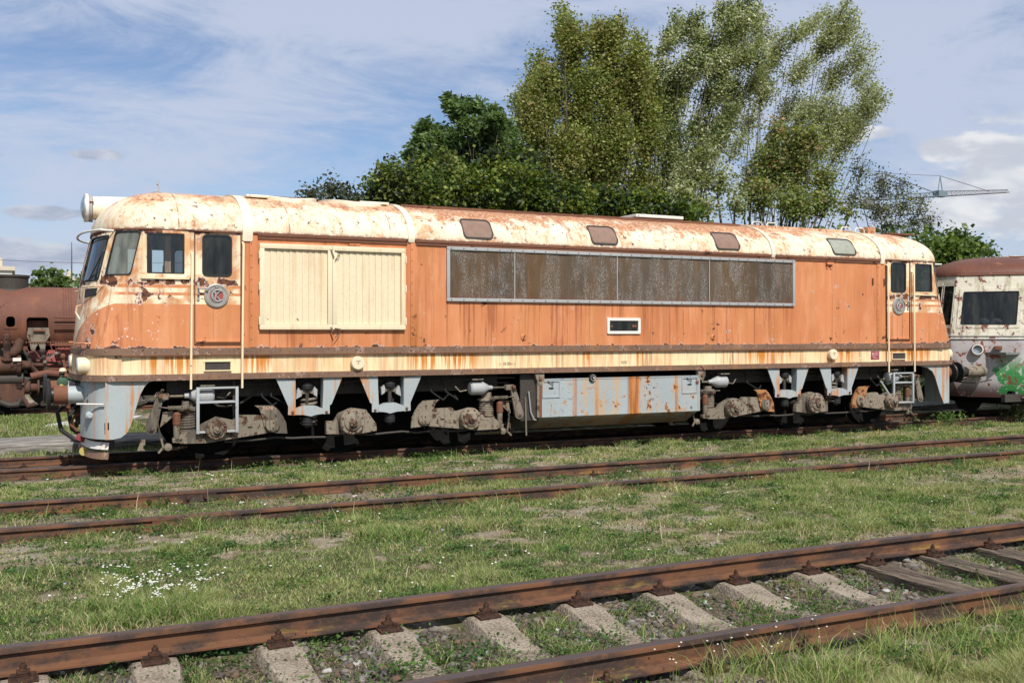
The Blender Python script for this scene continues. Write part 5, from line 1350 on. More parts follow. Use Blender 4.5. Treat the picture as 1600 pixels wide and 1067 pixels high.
# bogies
def bogie(xc, s):
    """measured on the left bogie (centre X 4.72); s = 1 keeps, -1 mirrors"""
    mb = MB(); xs = 4.72
    def f(x, y, z): return Vector((xc+s*(x-xs), y, z))
    def F(sg): return lambda x, y, z: Vector((xc+s*sg*(x-xs), y, z))
    yf = .03
    # side frame pieces
    g = F(1)
    P = Z4((650, 690), (650, 590), (715, 590), (750, 530), (850, 485), (960, 500), (1040, 610), (1045, 662), (900, 690))
    plate(mb, P, yf, .09, 'dusty_steel', F(1)); fr = mb.build('bogie', loco)
    for sg in (1, -1):
        g = F(sg); mb = MB()
        P = Z2((1035, 640), (1090, 590), (1165, 585), (1200, 545), (1290, 500), (1390, 520), (1420, 490), (1560, 490), (1620, 570), (1640, 588), (1410, 625), (1240, 655), (1080, 660))
        plate(mb, P, yf, .09, 'dusty_steel', g); mb.build('side_arm', fr); mb = MB()
        P = Z4((90, 468), (235, 468), (275, 500), (310, 550), (335, 600), (345, 685), (250, 682), (200, 665), (165, 630), (150, 560), (125, 490))
        plate(mb, P, yf-.03, .04, 'orange_rust' if (s == -1 and sg == -1) or (s == -1 and sg == 1) else 'dusty_steel', g)
        x, z = W(*Z4((230, 618))[0]); mb.lathe(g(x, yf-.03, z), (0, -1, 0), [(.11, 0), (.11, .03), (.10, .04), (0, .04)], 'dusty_steel', 24)
        mb.box(g(x, yf-.075, z), (.10, .02, .155), 'dusty_steel', None, .006)
        for dz in (-.04, .04): mb.lathe(g(x, yf-.085, z+dz), (0, -1, 0), [(.014, 0), (.012, .012), (0, .015)], 'rust_steel', 8)
        x, z = W(*Z4((57, 625))[0]); mb.box(g(x, yf-.01, z), (.07, .03, .025), 'dusty_steel'); mb.build('swing_link', fr)
    if s == -1: fr['label'] = 'rear bogie with rusty orange swing link'
    for sg in (1, -1):
        g = F(sg)
        # brake cylinder with rod
        mb = MB(); x0, z0 = W(*Z8((800, 232))[0]); x1 = PX(200+1130/8); y = .12
        ax = (1 if s*sg > 0 else -1)
        mb.lathe(g(x0-.10, y, z0), (ax, 0, 0), [(.0, 0), (.035, .01), (.04, .07), (.06, .10), (.10, .17), (.115, .20), (.115, x1-x0+.02), (.09, x1-x0+.05), (0, x1-x0+.055)], 'silver', 20)
        xr_, _ = W(*Z8((510, 232))[0]); mb.tube([g(xr_, y-.02, z0), g(x0-.05, y, z0)], .016, 'dusty_steel', 8)
        mb.b6(*sorted((g(x0+.12, 0, 0).x, g(x1-.05, 0, 0).x)), y-.12, y+.15, z0+.14, z0+.16, 'dusty_steel')
        mb.tube([g(x1, y, z0-.03), g(x1+.12, y, z0-.05), g(x1+.2, y+.02, z0+.04)], .012, 'dusty_steel', 5)
        mb.box(g(W(*Z8((445, 232))[0])[0], y-.03, z0), (.16, .09, .09), 'dusty_steel', None, .01); mb.build('brake_cylinder', fr)
        # brake lever
        mb = MB(); (xa, za), (xb, zb) = W(*Z8((405, 235))[0]), W(*Z8((290, 645))[0]); y = .03
        d = Vector((xb-xa, 0, zb-za)); L = d.length; d.normalize(); pz = Vector((-d.z, 0, d.x))
        pts = []
        for t, wd in ((0, .05), (.85, .085)): pts.append((t, wd))
        outl = [Vector((xa, y, za))+pz*.045, Vector((xb, y, zb))-d*.02+pz*.08]
        arc = [Vector((xb, y, zb))+pz*.08*cos(radians(a))+d*.08*sin(radians(a)) for a in range(15, 180, 22)]
        outl += arc+[Vector((xb, y, zb))-pz*.08, Vector((xa, y, za))-pz*.045]
        mb.prism([g(*p) for p in outl], (0, .05, 0), 'dusty_steel')
        mb.lathe(g(xb, y, zb+.005), (0, -1, 0), [(.05, 0), (.05, .02), (.025, .02), (.025, .04), (0, .045)], 'dusty_steel', 14); mb.lathe(g(xa, y, za), (0, -1, 0), [(.03, 0), (.03, .06), (0, .07)], 'rust_steel', 10)
        mb.build('brake_lever', fr)
        # return spring
        mb = MB(); (xa, za), (xb, _) = W(*Z8((500, 382))[0]), W(*Z8((770, 382))[0]); N = 100
        mb.tube([g(xa+(xb-xa)*k/N, .02+.026*cos(k*.9), za+.026*sin(k*.9)) for k in range(N+1)], .008, 'dusty_steel', 4)
        mb.tube([g(PX(200+385/8), .02, za+.02), g(xa, .02, za)], .008, 'dusty_steel', 5); mb.tube([g(xb, .02, za), g(xb+.14, .02, za)], .008, 'dusty_steel', 5); mb.build('return_spring', fr)
        # main coil spring, hydraulic damper
        mb = MB(); xa, z1 = W(*Z8((775, 420))[0]); _, z0 = W(*Z8((775, 655))[0]); y = .22; N = 110
        mb.tube([g(xa+.11*cos(k/N*7*2*pi), y+.11*sin(k/N*7*2*pi), z0+(z1-z0)*k/N) for k in range(N+1)], .019, 'dusty_steel', 6)
        mb.lathe(g(xa, y, z1), (0, 0, 1), [(.15, 0), (.15, .03), (.09, .05), (.09, .14)], 'dusty_steel', 20); mb.lathe(g(xa, y, z0-.04), (0, 0, 1), [(.15, 0), (.15, .04)], 'dusty_steel', 20)
        mb.build('coil_spring', fr)
        mb = MB(); xa, z1 = W(*Z8((615, 450))[0]); _, zm = W(*Z8((615, 590))[0]); _, z0 = W(*Z8((615, 745))[0]); y = .06
        mb.lathe(g(xa, y, z0-.03), (0, 0, 1), [(.035, 0), (.045, .02), (.048, zm-z0+.02), (.058, zm-z0+.03), (.058, z1-z0+.02), (.03, z1-z0+.05)], 'dusty_steel', 16, mats=['dusty_steel', 'dusty_steel', 'rust_steel', 'rust_steel', 'rust_steel'])
        mb.box(g(xa+.02, y+.02, z0-.05), (.16, .10, .07), 'dusty_steel', None, .012); mb.build('damper', fr)
        # hanger plate, brake block linkage
        mb = MB(); plate(mb, Z8((435, 435), (570, 420), (565, 480), (470, 570), (400, 620), (425, 500)), .10, .03, 'dusty_steel', g)
        plate(mb, Z8((170, 770), (215, 770), (215, 840), (190, 850), (190, 890), (220, 910), (115, 915), (140, 850)), .5, .05, 'dusty_steel', g)
        xa, za = W(*Z8((520, 880))[0]); mb.lathe(g(xa, .2, za), (0, -1, 0), [(.055, 0), (.055, .06), (.02, .07), (0, .08)], 'dusty_steel', 12)
        mb.tube([g(xa-.14, .12, za-.08), g(xa-.07, .14, za+.0), g(xa-.1, .14, za+.13)], .018, 'dusty_steel', 6); mb.tube([g(xa, .15, za), g(xa+.12, .3, za-.04), g(xa+.3, .5, za-.04)], .022, 'dusty_steel', 6)
        mb.tube([g(xa-.1, .15, za+.1), g(xa-.2, .3, za+.5)], .02, 'dark_steel', 6)
        mb.build('brake_linkage', fr)
        # swing hanger between axles
        mb = MB(); hc = W(483.5, 600)[0]; zt = 1.262
        def HP(zx, zy): x, z = W(*Z4((zx, zy))[0]); return x, z
        for poly in (((255, 258), (405, 262), (405, 470), (408, 545), (350, 540), (352, 475)), ((630, 250), (775, 247), (690, 455), (675, 465), (675, 530), (620, 535), (620, 465))):
            P = [HP(*q) for q in poly]; mb.prism([g(x, -.005, min(z, 1.262)) for x, z in P], (0, .016, 0), 'grey_paint')
            xs_ = P[1][0] if poly[0][0] < 300 else P[0][0]; mb.prism([g(xs_-.008, .0, 1.262), g(xs_+.008, .0, 1.262), g(xs_+.008, 0, .75), g(xs_-.008, 0, .75)], (0, .16, 0), 'grey_paint')
        P = [HP(*q) for q in ((400, 500), (480, 468), (560, 468), (625, 490), (625, 530), (560, 540), (530, 552), (470, 540), (400, 540))]
        mb.prism([g(x, -.02, z) for x, z in P], (0, .14, 0), 'grey_paint')
        for q in ((385, 520), (650, 517)):
            x, z = HP(*q); mb.lathe(g(x, -.008, z), (0, -1, 0), [(.022, 0), (.018, .03), (0, .035)], 'rust_steel', 8)
        sh = mb.build('swing_hanger', fr)
        mb = MB(); x, z = HP(512, 310)
        for z0_, pr_ in ((HP(510, 345)[1], [(.05, 0), (.085, .01), (.09, .03), (.08, .04), (.09, .05), (.085, .075), (.06, .085), (.06, .105), (.03, .11)]), (HP(510, 630)[1], [(.03, -.03), (.05, 0), (.085, .01), (.09, .035), (.08, .045), (.09, .055), (.09, .085), (.08, .095), (.09, .105), (.088, .14), (.05, .155)])):
            mb.lathe(g(x, .10, z0_), (0, 0, 1), pr_, 'rubber', 18)
        mb.tube([g(x, .10, HP(0, 630)[1]), g(x, .10, HP(0, 300)[1])], .03, 'dark_steel', 8)
        mb.build('rubber_mount', fr)
        mb = MB()
        for poly in (((440, 330), (462, 360), (465, 395), (420, 420), (430, 350)), ((565, 320), (588, 345), (585, 400), (560, 385), (555, 350))):
            mb.prism([g(*(lambda a: (a[0], .06, a[1]))(HP(*q))) for q in poly], (0, .1, 0), 'silver')
        P = [HP(*q) for q in ((462, 350), (560, 350), (560, 380), (530, 370), (495, 375), (462, 388))]; mb.prism([g(x, .08, z) for x, z in P], (0, .06, 0), 'dusty_steel')
        mb.build('hanger_yoke', fr)
    # axle boxes
    for dx, r in ((-2.07, .155), (0, .20), (2.02, .18)):
        zc = .555; mb = MB(); c = f(4.72+dx, -.03, zc-(.02 if dx else -.005))
        mb.lathe(c, (0, -1, 0), [(r, -.03), (r, .045), (r*.94, .06), (r*.72, .062), (r*.66, .085), (r*.45, .10), (r*.36, .10), (r*.34, .13), (r*.18, .135), (r*.12, .15), (0, .155)], 'dusty_steel', 36)
        for k in range(8): a = radians(22+45*k); mb.lathe(c+Vector((r*.84*cos(a), -.06, r*.84*sin(a))), (0, -1, 0), [(.016, 0), (.014, .016), (0, .018)], 'rust_steel', 8)
        mb.build('axle_box', fr)
        for yy, sd in ((.66, 1), (2.40, -1)):
            mb = MB(); c = f(4.72+dx, yy, .50)
            mb.lathe(c, (0, sd, 0), [(0, .02), (.12, .0), (.13, .06), (.40, .05), (.44, .0), (.50, .0), (.502, .10), (.53, .108), (.53, .135), (.3, .14), (0, .14)], 'shade_black', 40)
            mb.build('wheel', fr)
        mb = MB(); mb.tube([f(4.72+dx, .1, .5), f(4.72+dx, 2.96, .5)], .08, 'dark_steel', 12); mb.build('axle', fr)
        # spring between box and frame near the middle axle
    mb = MB(); xa = 4.72-.62; y = .20; N = 90
    mb.tube([f(xa+.12*cos(k/N*6*2*pi), y+.12*sin(k/N*6*2*pi), .52+.42*k/N) for k in range(N+1)], .020, 'dusty_steel', 6); mb.build('coil_spring', fr)
    mb = MB()
    for dx in (-1.35, .65):
        mb.b6(*sorted((f(4.72+dx-.45, 0, 0).x, f(4.72+dx+1.15, 0, 0).x)), .95, 2.15, .13, .98, 'shade_black', .05); tm = mb.build('traction_motor', fr); mb = MB()  # dark motor boxes, added to black out the gap under the body
    # far side frame, simplified but solid
    mb.b6(*sorted((f(2.2, 0, 0).x, f(7.2, 0, 0).x)), 2.93, 3.02, .42, .72, 'dusty_steel', .02); mb.build('far_side_frame', fr)
    return fr
bg1 = bogie(4.72, 1); bg2 = bogie(14.20, -1)
x, z = W(*Z4((190, 490))[0]); text_mesh('T678', .075, (x, -.006, z), 'letter_orange', 'stencil', bg1)
# chain at the first lever
mb = MB()
P = [W(*q, .02) for q in Z8((160, 275), (200, 290), (240, 285), (280, 262), (310, 240), (345, 215), (380, 190), (415, 170), (440, 155))]
for i in range(len(P)-1):
    (xa, za), (xb, zb) = P[i], P[i+1]; c = Vector(((xa+xb)/2, .0, (za+zb)/2)); d = Vector((xb-xa, 0, zb-za)); l = d.length*.62; d.normalize(); w_ = Vector((-d.z, 0, d.x)) if i % 2 else Vector((0, 1, 0))
    mb.tube([c+d*l*cos(a)+w_*.016*sin(a) for a in [radians(k*36) for k in range(10)]], .0055, 'dusty_steel', 4, closed=True)
mb.build('chain', loco)
# cables and air pipes along the underframe
for k, (xa_, xb_, y_, z_, r_) in enumerate(((2.2, 7.7, .24, 1.17, .020), (2.4, 7.6, .27, 1.10, .014), (11.7, 16.6, .24, 1.17, .020), (11.9, 16.8, .27, 1.09, .014), (2.8, 6.9, .12, .34, .018), (12.1, 16.2, .12, .34, .018))):
    rr_ = random.Random(k); mb = MB(); n_ = 16
    mb.tube([(xa_+(xb_-xa_)*i/n_, y_+rr_.uniform(-.02, .02), z_+rr_.uniform(-.02, .02)) for i in range(n_+1)], r_, 'dark_steel', 6); mb.build('air_pipe', loco)
for k, px_ in enumerate((400, 425, 600, 665, 690, 1165, 1205, 1300, 1360)):
    rr_ = random.Random(k+20); xx = PX(px_, .2); mb = MB()
    mb.tube([(xx, .22, 1.2), (xx+rr_.uniform(-.05, .1), .16, .98), (xx+rr_.uniform(.1, .3), .15, .84), (xx+rr_.uniform(.2, .45), .25, .92)], .014, 'rubber', 6); mb.build('cable', loco)
# entrance steps
def steps(xa, xb, zt, zb, m):
    mb = MB()
    for x in (xa, xb): mb.b6(x-.022, x+.022, -.055, -.02, zb-.02, zt, m, .004)
    for k, z in enumerate((zt-.015, zb+(zt-zb)*.66, zb+.0)):
        mb.b6(xa+.022, xb-.022, -.05, (.0 if k == 0 else .18), z-.014, z+.014, m, .004)
    for x in (xa, xb): mb.b6(x-.018, x+.018, -.02, .2, zb+(zt-zb)*.66-.02, zb+(zt-zb)*.66+.0, m)
    for x in (xa, xb): mb.b6(x-.018, x+.018, .18, .21, zb, 1.26, 'dark_steel')
    return mb.build('entrance_step', loco)
x0, z1 = W(309, 605, -.03); x1, z0 = W(370, 673, -.03); steps(x0, x1, z1, z0, 'light_grey')
x0, z1 = W(1396, 582, -.03); x1, z0 = W(1426, 628, -.03); st = steps(x0, x1, z1, z0, 'light_grey')
mb = MB(); xx = PX(1375); mb.tube([(xx, -.02, .95), (xx+.28, -.02, .62)], .02, 'light_grey', 6); mb.build('step_stay', loco)
# ------------------------------------------------------------------ peeling railcar at the right
rc = thing('railcar', 'peeling silver and cream railcar with rusty brown domed roof and green graffiti', 'railcar', (23.5, YC, 0))
def rc_out(z):
    """near half of the plan outline from the flat centre of the end to the side"""
    k = lerp(z, [(.45, .30), (.9, .06), (1.8, 0.0), (3.3, .22)])
    return [Vector((19.42+k, YC, z)), Vector((19.42+k, 1.19, z)), Vector((19.50+k, 1.08, z)), Vector((20.34+k*.8, .10, z)), Vector((20.50+k*.6, .01, z)), Vector((20.8+k*.4, -.01, z)), Vector((22, -.01, z)), Vector((24, -.01, z)), Vector((27.6, -.01, z))]
mb = MB(); zz = [.46, .62, .9, 1.2, 1.5, 1.80, 2.06, 2.3, 2.6, 2.95, 3.1, 3.28]
for ey in (0, 1):
    V = [[mb.v(mir(p, 0, ey)) for p in rc_out(z)] for z in zz]
    for j in range(len(zz)-1):
        for i in range(8):
            if i == 2 and 6 <= j <= 8: continue
            if i == 0 and 6 <= j <= 9: continue
            if i == 6 and 6 <= j <= 8: continue
            mb.face([V[j][i], V[j][i+1], V[j+1][i+1], V[j+1][i]], 'railcar_paint', True)
mb.build('body', rc, .4)
def onf(i, u, z, off=0, ey=0):
    o = rc_out(z); a, b = o[i], o[i+1]; t = (b-a).normalized(); n = Vector((-abs(t.y), -abs(t.x), 0)).normalized()
    if i == 0: n = Vector((-1, 0, 0))
    return mir(a+(b-a)*u+n*off, 0, ey)
for ey in (0, 1):
    for i, u0, u1, z0, z1, nm in ((2, -.0, .97, 2.08, 2.93, 'end_window'), (0, .08, .92, 2.08, 3.07, 'gangway_window'), (6, .02, .98, 2.08, 2.93, 'side_window')):
        f = (lambda u, z, off, i=i, ey=ey: onf(i, u, z, off, ey))
        mb = MB(); A = rrect(u0-.03, u1+.03, z0-.03, z1+.03, .01); B = rrect(u0+.03, u1-.03, z0+.04, z1-.04, .03)
        A = dens(A, 2); B = dens(B, 2); ring_faces(mb, A, B, f, 'railcar_paint', .012, -.03); fo = mb.build(nm, rc)
        mb = MB(); Bi = offs(B, -.012); ring_faces(mb, B, Bi, f, 'rubber', .008, -.03); mb.build('gasket', fo)
        mb = MB(); N = 3; V = [[mb.v(f(u0+(u1-u0)*k/N, z, -.012)) for z in (z0, z1)] for k in range(N+1)]
        for k in range(N): mb.face([V[k][0], V[k+1][0], V[k+1][1], V[k][1]], 'glass_dark', True)
        mb.build('pane', fo)
mb = MB(); mb.b6(19.9, 27.5, .1, 2.96, 1.45, 1.5, 'interior'); mb.b6(22.6, 22.65, .1, 2.96, 1.5, 3.25, 'interior')
mb.box((20.35, .95, 1.88), (.35, .9, .6), 'interior', Matrix.Rotation(-.7, 3, 'Z'))
for x, y, r_ in ((20.28, .98, .4), (20.42, .72, -.3), (20.75, .35, .3)): mb.lathe((x, y, 2.18), (.3, r_, 1), [(0, -.06), (.10, -.04), (.13, .02), (.09, .08), (0, .10)], 'cushion_white', 14)
mb.build('interior', rc)
# roof
mb = MB(); PSR = [0, 4, 10, 18, 28, 40, 52, 64, 77, 90]
for ey in (0, 1):
    V = []
    for a in PSR:
        r = cos(radians(a))**(2/2.1) if a < 90 else 0; h = sin(radians(a))**(2/2.1) if a else 0; row = []
        for p in rc_out(3.28):
            s = Vector((max(p.x, 21.3), YC, 3.28)); q = s+(p-s)*1.012*r if r > 0 else s; row.append(mb.v(mir(Vector((q.x, q.y, 3.26+.50*h)), 0, ey)))
        V.append(row)
    for j in range(len(PSR)-1):
        for i in range(8): mb.face([V[j][i], V[j][i+1], V[j+1][i+1], V[j+1][i]], 'car_brown', True)
bmesh.ops.remove_doubles(mb.bm, verts=mb.bm.verts, dist=.001); rr_ = mb.build('roof', rc)
mb = MB(); mb.tube([p+Vector((0, -.02, .0)) for p in rc_out(3.27)], .018, 'rust_steel', 6); mb.build('rain_strip', rr_)
mb = MB(); mb.b6(21.6, 22.4, 1.2, 1.6, 3.70, 3.80, 'cream_plain', .02); mb.tube([(21.2, 1.0, 3.74), (22.8, 1.0, 3.80)], .02, 'rust_steel', 5); mb.build('roof_vent', rr_)
mb = MB()
for z in (1.87, 1.80):
    o = [p+Vector((-.008, -.010, 0)) for p in rc_out(z)]; mb.tube(o, .012, 'silver', 5)
mb.build('waist_rail', rc)
# lamp, lifting bracket, step, buffers
def endpt(u, z, off): return onf(2, u, z, off)
nrm = (endpt(.3, 1.5, 1)-endpt(.3, 1.5, 0)).normalized()
mb = MB(); mb.lathe(endpt(.33, 1.56, 0), nrm, [(.135, 0), (.14, .06), (.125, .10), (.10, .105), (.09, .05), (0, .045)], 'white_paint', 24, mats=['white_paint', 'rust_steel', 'white_paint', 'silver', 'lamp_glass']); mb.build('marker_lamp', rc)
mb = MB(); mb.box(endpt(.66, 1.60, .06), (.16, .16, .09), 'rust_steel', Matrix.Rotation(-.85, 3, 'Z'), .01); mb.build('bracket', rc)
for ey in (0, 1):
    mb = MB(); c = mir(Vector((18.95, .65, 1.06)), 0, ey)
    mb.lathe(c, (1, 0, 0), [(0, -.01), (.22, .0), (.23, .03), (.22, .05), (.10, .06), (.10, .35)], 'black_paint', 28); mb.lathe(c, (1, 0, 0), [(.115, .30), (.12, .33), (.12, .9)], 'dusty_steel', 24)
    mb.build('buffer', rc)
    mb = MB(); mb.tube([mir(p, 0, ey) for p in (Vector((19.6, .9, .9)), Vector((19.3, .85, .82)), Vector((19.35, .45, .82)), Vector((19.8, .4, .88)))], .015, 'dark_steel', 6); mb.build('step_bar', rc)
for pts in ([(19.5, 1.2, .9), (19.1, 1.1, .75), (19.0, 1.1, .45), (19.3, 1.1, .38)], [(19.5, 1.9, .9), (19.1, 1.9, .7), (19.1, 1.9, .4), (19.4, 1.9, .35)]):
    mb = MB(); mb.tube(pts, .028, 'rubber', 8); mb.build('brake_hose', rc)
mb = MB(); mb.b6(20.3, 27.4, .25, 2.8, .3, .62, 'shade_black'); mb.b6(20.0, 24.5, .2, .3, .38, .55, 'dark_steel'); mb.build('underframe', rc)
for x in (21.4, 23.6):
    for yy, sd in ((.66, 1), (2.40, -1)):
        mb = MB(); mb.lathe((x, yy, .48), (0, sd, 0), [(0, .02), (.12, .0), (.13, .06), (.40, .05), (.44, .0), (.48, .0), (.482, .10), (.51, .108), (.51, .135), (0, .14)], 'dark_steel', 36); mb.build('wheel', rc)
    mb = MB(); mb.lathe((x, .3, .48), (0, -1, 0), [(.17, -.1), (.17, .04), (.12, .08), (0, .09)], 'dark_steel', 16); mb.build('axle_box', rc)

# ------------------------------------------------------------------ rusty steam locomotive behind, at the left
SY = 12.75
def WS(px, py, Y=SY): return W(px, py, Y)
st = thing('steam_locomotive', 'rusty brown steam locomotive with cut out openings in its boiler cladding', 'steam locomotive', (0, 14, 0))
zc, r = 2.22, .90; yc_ = SY+.9
x0, x1 = -7.0, 4.2
mb = MB(); N = 40
hx = lambda a, b: (WS(a, 500)[0], WS(b, 500)[0])
h1 = hx(8, 25)+(WS(0, 512)[1], WS(0, 493)[1]); h2 = hx(40, 77)+(WS(0, 530)[1], WS(0, 494)[1])
xs = sorted(set([x0, -4, -3, -2.5, h1[0], h1[1], h2[0], h2[1], WS(106, 500)[0], 1.6, 2.6, x1]))
angs = [-90, -70, -52]+[-44+i*5 for i in range(0, 28)]+[105, 130, 160, 200, 240, 270]
V = [[mb.v(x, yc_-r*cos(radians(a)), zc+r*sin(radians(a))) for a in angs] for x in xs]
for i in range(len(xs)-1):
    for j in range(len(angs)-1):
        xm = (xs[i]+xs[i+1])/2; zm = zc+r*sin(radians((angs[j]+angs[j+1])/2)); fr_ = -60 < angs[j] < 60
        if fr_ and any(a < xm < b and c < zm < d for a, b, c, d in (h1, h2)): continue
        mb.face([V[i][j], V[i+1][j], V[i+1][j+1], V[i][j+1]], 'boiler_rust', True)
bl = mb.build('boiler', st)
mb = MB()
for k in (100, 104, 108, 112):
    xr_ = WS(k, 500)[0]
    for a in range(-40, 80, 4): mb.lathe((xr_, yc_-r*cos(radians(a)), zc+r*sin(radians(a))), (0, -cos(radians(a)), sin(radians(a))), [(.016, 0), (.010, .012), (0, .014)], 'boiler_rust', 5)
tag(mb.build('rivets', bl), kind='stuff')
for h in (h1, h2):
    mb = MB(); A = rrect(h[0]-.03, h[1]+.03, h[2]-.03, h[3]+.03, .05); B = rrect(h[0]+.02, h[1]-.02, h[2]+.02, h[3]-.02, .08)
    def fb(x, z, off): 
        s_ = max(-1, min(1, (z-zc)/r)); return Vector((x, yc_-(r+off)*sqrt(1-s_*s_), z))
    ring_faces(mb, dens(A, 4), dens(B, 4), fb, 'boiler_rust', .015, -.03); mb.build('opening_rim', bl)
mb = MB(); mb.b6(x0+.1, x1-.1, yc_-.25, yc_+.2, 1.4, 3.0, 'shade_black'); mb.b6(h2[0]-.2, h2[1]+.2, SY+.25, SY+.35, 1.5, 2.25, 'boiler_rust'); mb.b6(h1[0], h1[1], SY+.35, SY+.4, 1.3, 2.0, 'red_frame'); mb.build('inner_barrel', st)
# lower flap in the big opening
mb = MB(); P = [WS(*q) for q in ((44, 512), (76, 512), (78, 524), (72, 534), (70, 548), (64, 548), (60, 536), (54, 548), (48, 546), (46, 534), (42, 526))]
mb.prism([(x, SY-.02, z) for x, z in P], (0, .06, 0), 'dusty_steel'); mb.tube([(WS(52, 0)[0], SY-.06, WS(0, 517)[1]), (WS(70, 0)[0], SY-.06, WS(0, 517)[1])], .03, 'rust_steel', 8); mb.build('opening_flap', st)
mb = MB()
for py in (496, 507): a, _ = WS(84, py); b, z = WS(126, py); mb.tube([(a, SY-.12, z), (b+1, SY-.12, z)], .022, 'boiler_rust', 6)
mb.build('handrail_pipe', st)
# dome ring on top
xa, xb = WS(-14, 440, yc_)[0], WS(47, 440, yc_)[0]; xm = (xa+xb)/2; rd = (xb-xa)/2; zt = WS(0, 431, yc_)[1]
mb = MB(); mb.lathe((xm, yc_, 2.95), (0, 0, 1), [(rd*1.05, 0), (rd*.98, .06), (rd*.92, .10), (rd*.93, zt-3.02), (rd*1.0, zt-2.98), (rd*1.0, zt-2.93), (rd*.85, zt-2.94), (rd*.83, .1), (0, .1)], 'dark_steel', 36); mb.build('chimney_ring', st)
# frame, running gear
mb = MB(); a, za = WS(44, 537); b, zb = WS(138, 577); mb.b6(a, b+2.4, SY+.25, SY+.29, zb, za, 'red_frame')
mb.b6(a-.0, b+2.4, SY+.20, SY+.25, za-.05, za, 'red_frame'); mb.build('red_frame_plate', st)
mb = MB(); mb.b6(x0, x1, SY+.3, SY+2.0, .55, 1.5, 'shade_black'); mb.b6(x0, WS(30, 0)[0], SY+.1, SY+.3, 1.28, 1.36, 'dark_steel'); mb.b6(WS(86, 0)[0], x1, SY-.1, SY+.1, WS(0, 541)[1], WS(0, 536)[1], 'rust_steel'); mb.build('frame', st)
mb = MB()
for k in range(8):
    x = WS(78+k*7, 0)[0]; mb.tube([(x, SY-.05, 1.68), (x+.05, SY-.05, 1.5)], .014, 'rust_steel', 5)
xx = np.linspace(WS(0, 0)[0]-1, WS(120, 0)[0], 46)
for k, x in enumerate(xx): mb.lathe((x, SY-.03, 1.70), (0, -1, 0), [(.028, 0), (.02, .02), (0, .022)], 'boiler_rust', 6)
tag(mb.build('bolt_row', st), kind='stuff')
for xw in (WS(-30, 0)[0]-1.2, WS(78, 0)[0]+.1, WS(150, 0)[0]+1.0, 4.6):
    mb = MB(); rw = .62; c = Vector((xw, SY+.42, rw))
    mb.lathe(c, (0, -1, 0), [(rw, -.12), (rw, .0), (rw-.07, .01), (rw-.08, -.05), (rw-.12, -.06)], 'dark_steel', 36); mb.lathe(c, (0, -1, 0), [(.14, -.08), (.14, .05), (.08, .08), (0, .08)], 'dark_steel', 18)
    for k in range(12): a = 2*pi*k/12; mb.tube([c+Vector((.1*cos(a), 0, .1*sin(a))), c+Vector(((rw-.08)*cos(a), .02, (rw-.08)*sin(a)))], .026, 'dark_steel', 5)
    mb.build('driving_wheel', st)
def rod(name, p, w, m='dark_steel', y=SY, th=.06):
    mb = MB(); (xa, za), (xb, zb) = WS(*p[0], y), WS(*p[1], y); d = Vector((xb-xa, 0, zb-za)).normalized(); n = Vector((-d.z, 0, d.x))*w
    mb.prism([Vector((xa, y, za))+n, Vector((xb, y, zb))+n, Vector((xb, y, zb))-n, Vector((xa, y, za))-n], (0, th, 0), m)
    for x, z in ((xa, za), (xb, zb)): mb.lathe((x, y, z), (0, -1, 0), [(w*2.2, -.04), (w*2.2, .03), (w, .05), (0, .05)], m, 12)
    mb.build(name, st)
rod('connecting_rod', ((52, 586), (124, 590)), .035); rod('coupling_rod', ((40, 594), (126, 600)), .04); rod('slide_bar', ((48, 565), (122, 569)), .028, 'dark_steel', SY+.1); rod('slide_bar', ((46, 574), (122, 578)), .022, 'rust_steel')
rod('valve_rod', ((60, 560), (92, 552)), .02, 'dark_steel', SY-.05); rod('valve_rod', ((70, 566), (88, 552)), .02, 'dusty_steel', SY-.1); rod('expansion_link', ((66, 548), (72, 575)), .03, 'dark_steel', SY-.02); rod('expansion_link', ((98, 556), (104, 588)), .03, 'rust_steel')
# cylinder block and pipes at the left
mb = MB(); a, z = WS(-14, 571); b, _ = WS(34, 571); mb.lathe((a, SY-.05, z), (1, 0, 0), [(0, 0), (.24, 0), (.25, .05), (.22, .08), (.22, b-a-.12), (.26, b-a-.10), (.26, b-a-.02), (.12, b-a), (.10, b-a+.2), (.05, b-a+.22), (.05, b-a+.6)], 'shaded_rust', 28)
mb.build('cylinder', st)
mb = MB(); a, z = WS(-20, 589); b, _ = WS(36, 589); mb.lathe((a, SY+.0, z-.06), (1, 0, 0), [(0, 0), (.15, 0), (.15, b-a), (.10, b-a+.02), (.04, b-a+.04), (.04, b-a+.9)], 'dark_steel', 20); mb.build('valve_chest', st)
mb = MB(); x, zt_ = WS(11, 524); _, zb_ = WS(11, 562); mb.tube([(x, SY-.2, zb_), (x, SY-.2, zt_)], .085, 'shaded_rust', 14); mb.lathe((x, SY-.2, zb_-.02), (0, 0, 1), [(.14, 0), (.14, .05)], 'shaded_rust', 16); mb.lathe((x, SY-.2, zt_), (0, 0, 1), [(.09, 0), (.05, .03), (0, .05)], 'shaded_rust', 12); mb.build('stand_pipe', st)
mb = MB(); P = [(WS(*q)[0], SY-.12, WS(*q)[1]) for q in ((16, 552), (22, 550), (28, 544), (30, 535), (34, 530))]; mb.tube(P, [.12, .13, .13, .11, .09], 'shaded_rust', 14); mb.build('elbow_pipe', st)
